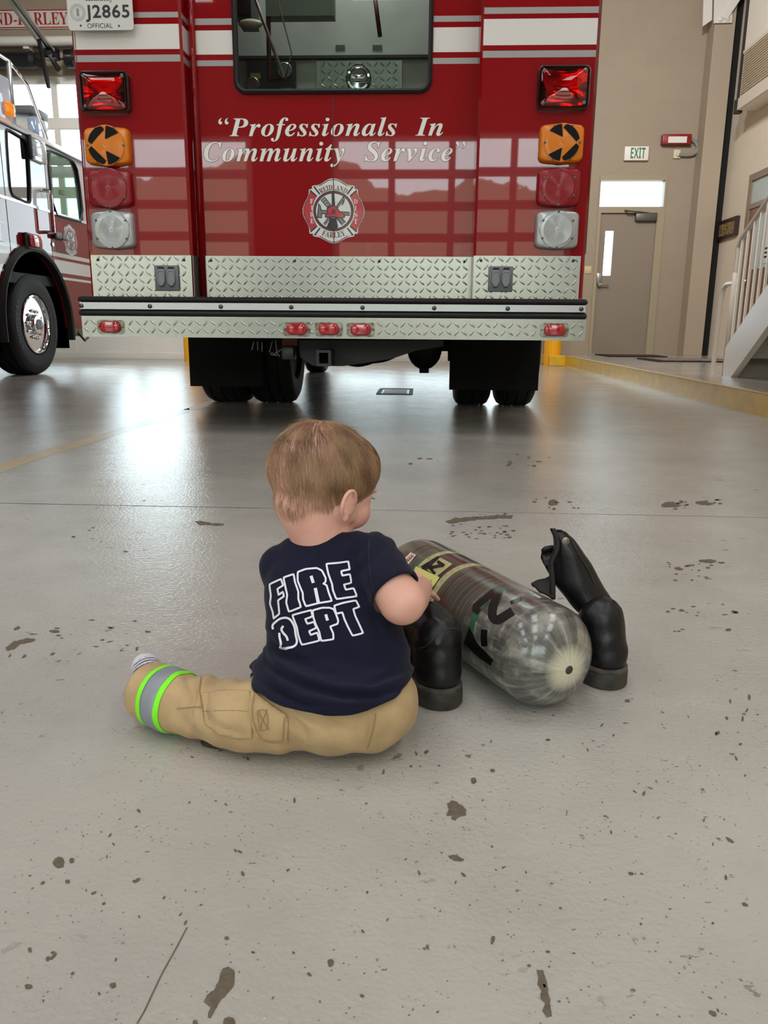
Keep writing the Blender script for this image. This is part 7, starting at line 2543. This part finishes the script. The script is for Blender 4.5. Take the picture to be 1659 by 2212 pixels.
def pants_disp(p, n_):
    d = .0014 * noise.noise(p * 26) + .0007 * noise.noise(p * 60)
    if (CAMP - p).dot(n_) > 0:
        x_, y_ = topx(p)
        for L, amp, sg in PFOLDS:
            dd = min(segdist(x_, y_, a, b_) for a, b_ in zip(L, L[1:]))
            if dd < 40:
                e0 = min(math.hypot(x_ - L[0][0], y_ - L[0][1]), math.hypot(x_ - L[-1][0], y_ - L[-1][1]))
                d += 1.4 * amp * math.exp(-(dd / sg) ** 2) * min(1, .25 + e0 / 50)
    # creases at the knee and the hip
    for c_, amp, rad, fx, fy, fz in ((Vector((-.245, .855, .05)), .0028, .045, 190, 60, 110), (Vector((-.175, .84, .05)), .0018, .05, 120, 60, 150), (Vector((-.02, .83, .05)), .0012, .06, 130, 0, 60), (Vector((-.1, .80, .03)), .0011, .06, 60, 0, 170)):
        e = p - c_; k = math.exp(-(e.length / rad) ** 2)
        d += amp * k * sin(e.x * fx + e.y * fy + e.z * fz + 2 * noise.noise(p * 24))
    return d


b = bmesh.new(); b.from_mesh(me)
endC = Vector(TRL[-1][:3]); axC = (Vector(TRL[-1][:3]) - Vector(TRL[-2][:3])).normalized()
kill = []
for f in b.faces:
    c_ = f.calc_center_median(); x_, y_ = topx(c_)
    near = f.normal.dot((CAMP - c_).normalized()) > -.1
    if (c_ - endC).dot(axC) > .010 and (c_ - endC).length < .07: kill.append(f)
    elif near and 545 < x_ < 893 and y_ < interp(x_, HEM) - 34: kill.append(f)
    elif not near and c_.z > .085: kill.append(f)
bmesh.ops.delete(b, geom=kill, context='FACES')
cleanrim(b)
b.to_mesh(me); b.free()
for v in me.vertices:
    if v.co.z < .0012: v.co.z = .0012 + .0004 * abs(noise.noise(v.co * 80))
trou = finish(me, 'trousers', M_TAN, CH, lambda p, n_: pants_disp(p, n_) if p.z > .006 else 0, label='tan cargo trousers')
TB_ = bvh_of(trou)
tm_ = trou.modifiers.new('cloth_thickness', 'SOLIDIFY'); tm_.thickness = .002; tm_.offset = -1
# reflective band round the left cuff
path = [Vector(p[:3]) for p in TRL]


def band(t0, t1, name, m, off=.0012, n=56, tilt_=0.0):
    """ring strip conforming to the trouser leg between path distances t0..t1 (metres before the cuff end)"""
    def pos(s_):
        d = s_
        for a_, b_ in zip(path[::-1], path[::-1][1:]):
            l = (b_ - a_).length
            if d <= l: return a_.lerp(b_, d / l), (a_ - b_).normalized()
            d -= l
        return path[0], (path[1] - path[0]).normalized()
    ax = (path[-1] - path[-3]).normalized()
    e1 = Vector((0, 0, 1)); e1 = (e1 - ax * e1.dot(ax)).normalized(); e2 = ax.cross(e1)
    rings = []
    K = 6
    for i in range(K + 1):
        s_ = t0 + (t1 - t0) * i / K
        c_, _ = pos(max(0, s_))
        if s_ < 0: c_ = path[-1] + ax * (-s_)
        ring = []
        for j in range(n):
            a_ = 2 * pi * j / n
            dr = e1 * cos(a_) + e2 * sin(a_)
            o_ = c_ + ax * (tilt_ * cos(a_) * .04)
            h = TB_.ray_cast(o_, dr, .09)
            q = (h[0] + dr * off) if h[0] is not None else o_ + dr * .04
            if q.z < .0006: q.z = .0006
            ring.append(q)
        rings.append(ring)
    # even out missed rays
    mb = MB(); mb.loft(rings, cap=False); o = mb.build(name, m, trou); so = o.modifiers.new('tape_thickness', 'SOLIDIFY'); so.thickness = .0008
    return o


M_NEON = mat('neon_yellow_green', '#7ff01a', .6)
M_REFL = mat('reflective_grey', '#8b9097', .5, .15)
B0, B1_, B2_, B3 = .014, .0215, .046, .054
band(B0, B1_, 'neon_edge', M_NEON); band(B1_, B2_, 'reflective_band', M_REFL, .0011); band(B2_, B3, 'neon_edge', M_NEON)
# cargo pocket with flap and stitching
zt4 = lambda L: [(240 + x / 2.304, 1360 + y / 2.304) for x, y in L]
mb = MB(); patch(mb, TB_, zt4([(450, 318), (560, 305), (690, 308), (700, 420), (705, 540), (640, 545), (540, 520), (470, 470)]), .0018, 6); pk = mb.build('cargo_pocket', M_TAN, trou); so = pk.modifiers.new('cloth_thickness', 'SOLIDIFY'); so.thickness = .002; so.offset = 1
mb = MB(); patch(mb, TB_, zt4([(697, 305), (760, 350), (870, 425), (882, 470), (878, 562), (800, 560), (735, 545), (705, 480), (690, 400)]), .0026, 6); fp = mb.build('pocket_flap', M_TAN, trou); so = fp.modifiers.new('cloth_thickness', 'SOLIDIFY'); so.thickness = .0025; so.offset = 1
M_STI = mat('tan_thread', '#97794d', .8)
for L in ([(715, 325), (706, 400), (720, 480), (748, 535), (800, 548), (862, 548), (866, 440)], [(735, 405), (780, 402), (788, 492), (742, 498), (735, 405)], [(735, 405), (788, 492)], [(780, 402), (742, 498)], [(1316, 415), (1310, 480), (1285, 560), (1275, 590)], [(455, 410), (560, 402), (690, 408)], [(330, 392), (450, 385)], [(450, 240), (440, 320), (455, 400), (470, 470)]):
    seam(zt4(L), .00055, 'stitching', M_STI, trou, TB_, .0048 if L[0][0] > 700 and L[0][0] < 900 else .0016)
# gathered hem
for k, s_ in enumerate(((.0,),)):
    pass

# -------- socks
M_SOCK = bpy.data.materials.new('striped_sock'); M_SOCK.use_nodes = True
t = NT(M_SOCK); b = t.n['Principled BSDF']
b.inputs['Roughness'].default_value = .9; b.inputs['Sheen Weight'].default_value = .3
at = t.new('ShaderNodeAttribute'); at.attribute_name = 'stripe'
mx = t.new('ShaderNodeMix', _data_type='RGBA'); mx.inputs[6].default_value = hexc('#c9c4cc'); mx.inputs[7].default_value = hexc('#23233f')
t.link(at.outputs['Fac'], mx.inputs[0]); t.link(mx.outputs[2], b.inputs['Base Color'])


def sock(pts, name='sock'):
    mb = MB(); chain(mb, pts, .2, 3)
    me = voxel(mb, .0016, 5)
    A, B = Vector(pts[0][:3]), Vector(pts[-1][:3])
    d = (B - A).normalized()
    tot = (B - A).length + pts[-1][3]
    vals = []
    for v in me.vertices:
        s_ = (v.co - A).dot(d) / tot + .10 * (v.co.z - B.z) / .03
        ph = (s_ * 11.) % 1
        vals.append(1.0 if .30 < s_ < .78 and ph > .55 else 0.0)
    a_ = me.attributes.new('stripe', 'FLOAT', 'POINT'); a_.data.foreach_set('value', vals)
    return finish(me, name, M_SOCK, CH, lambda p, n_: .0004 * noise.noise(p * 120))


sock([LZ(345, 1498, .043, .024), LZ(322, 1462, .050, .0225), LZ(315, 1440, .054, .0185)])
sock([(-.180, 1.185, .038, .028), (-.186, 1.215, .052, .0225), (-.188, 1.222, .072, .017)])
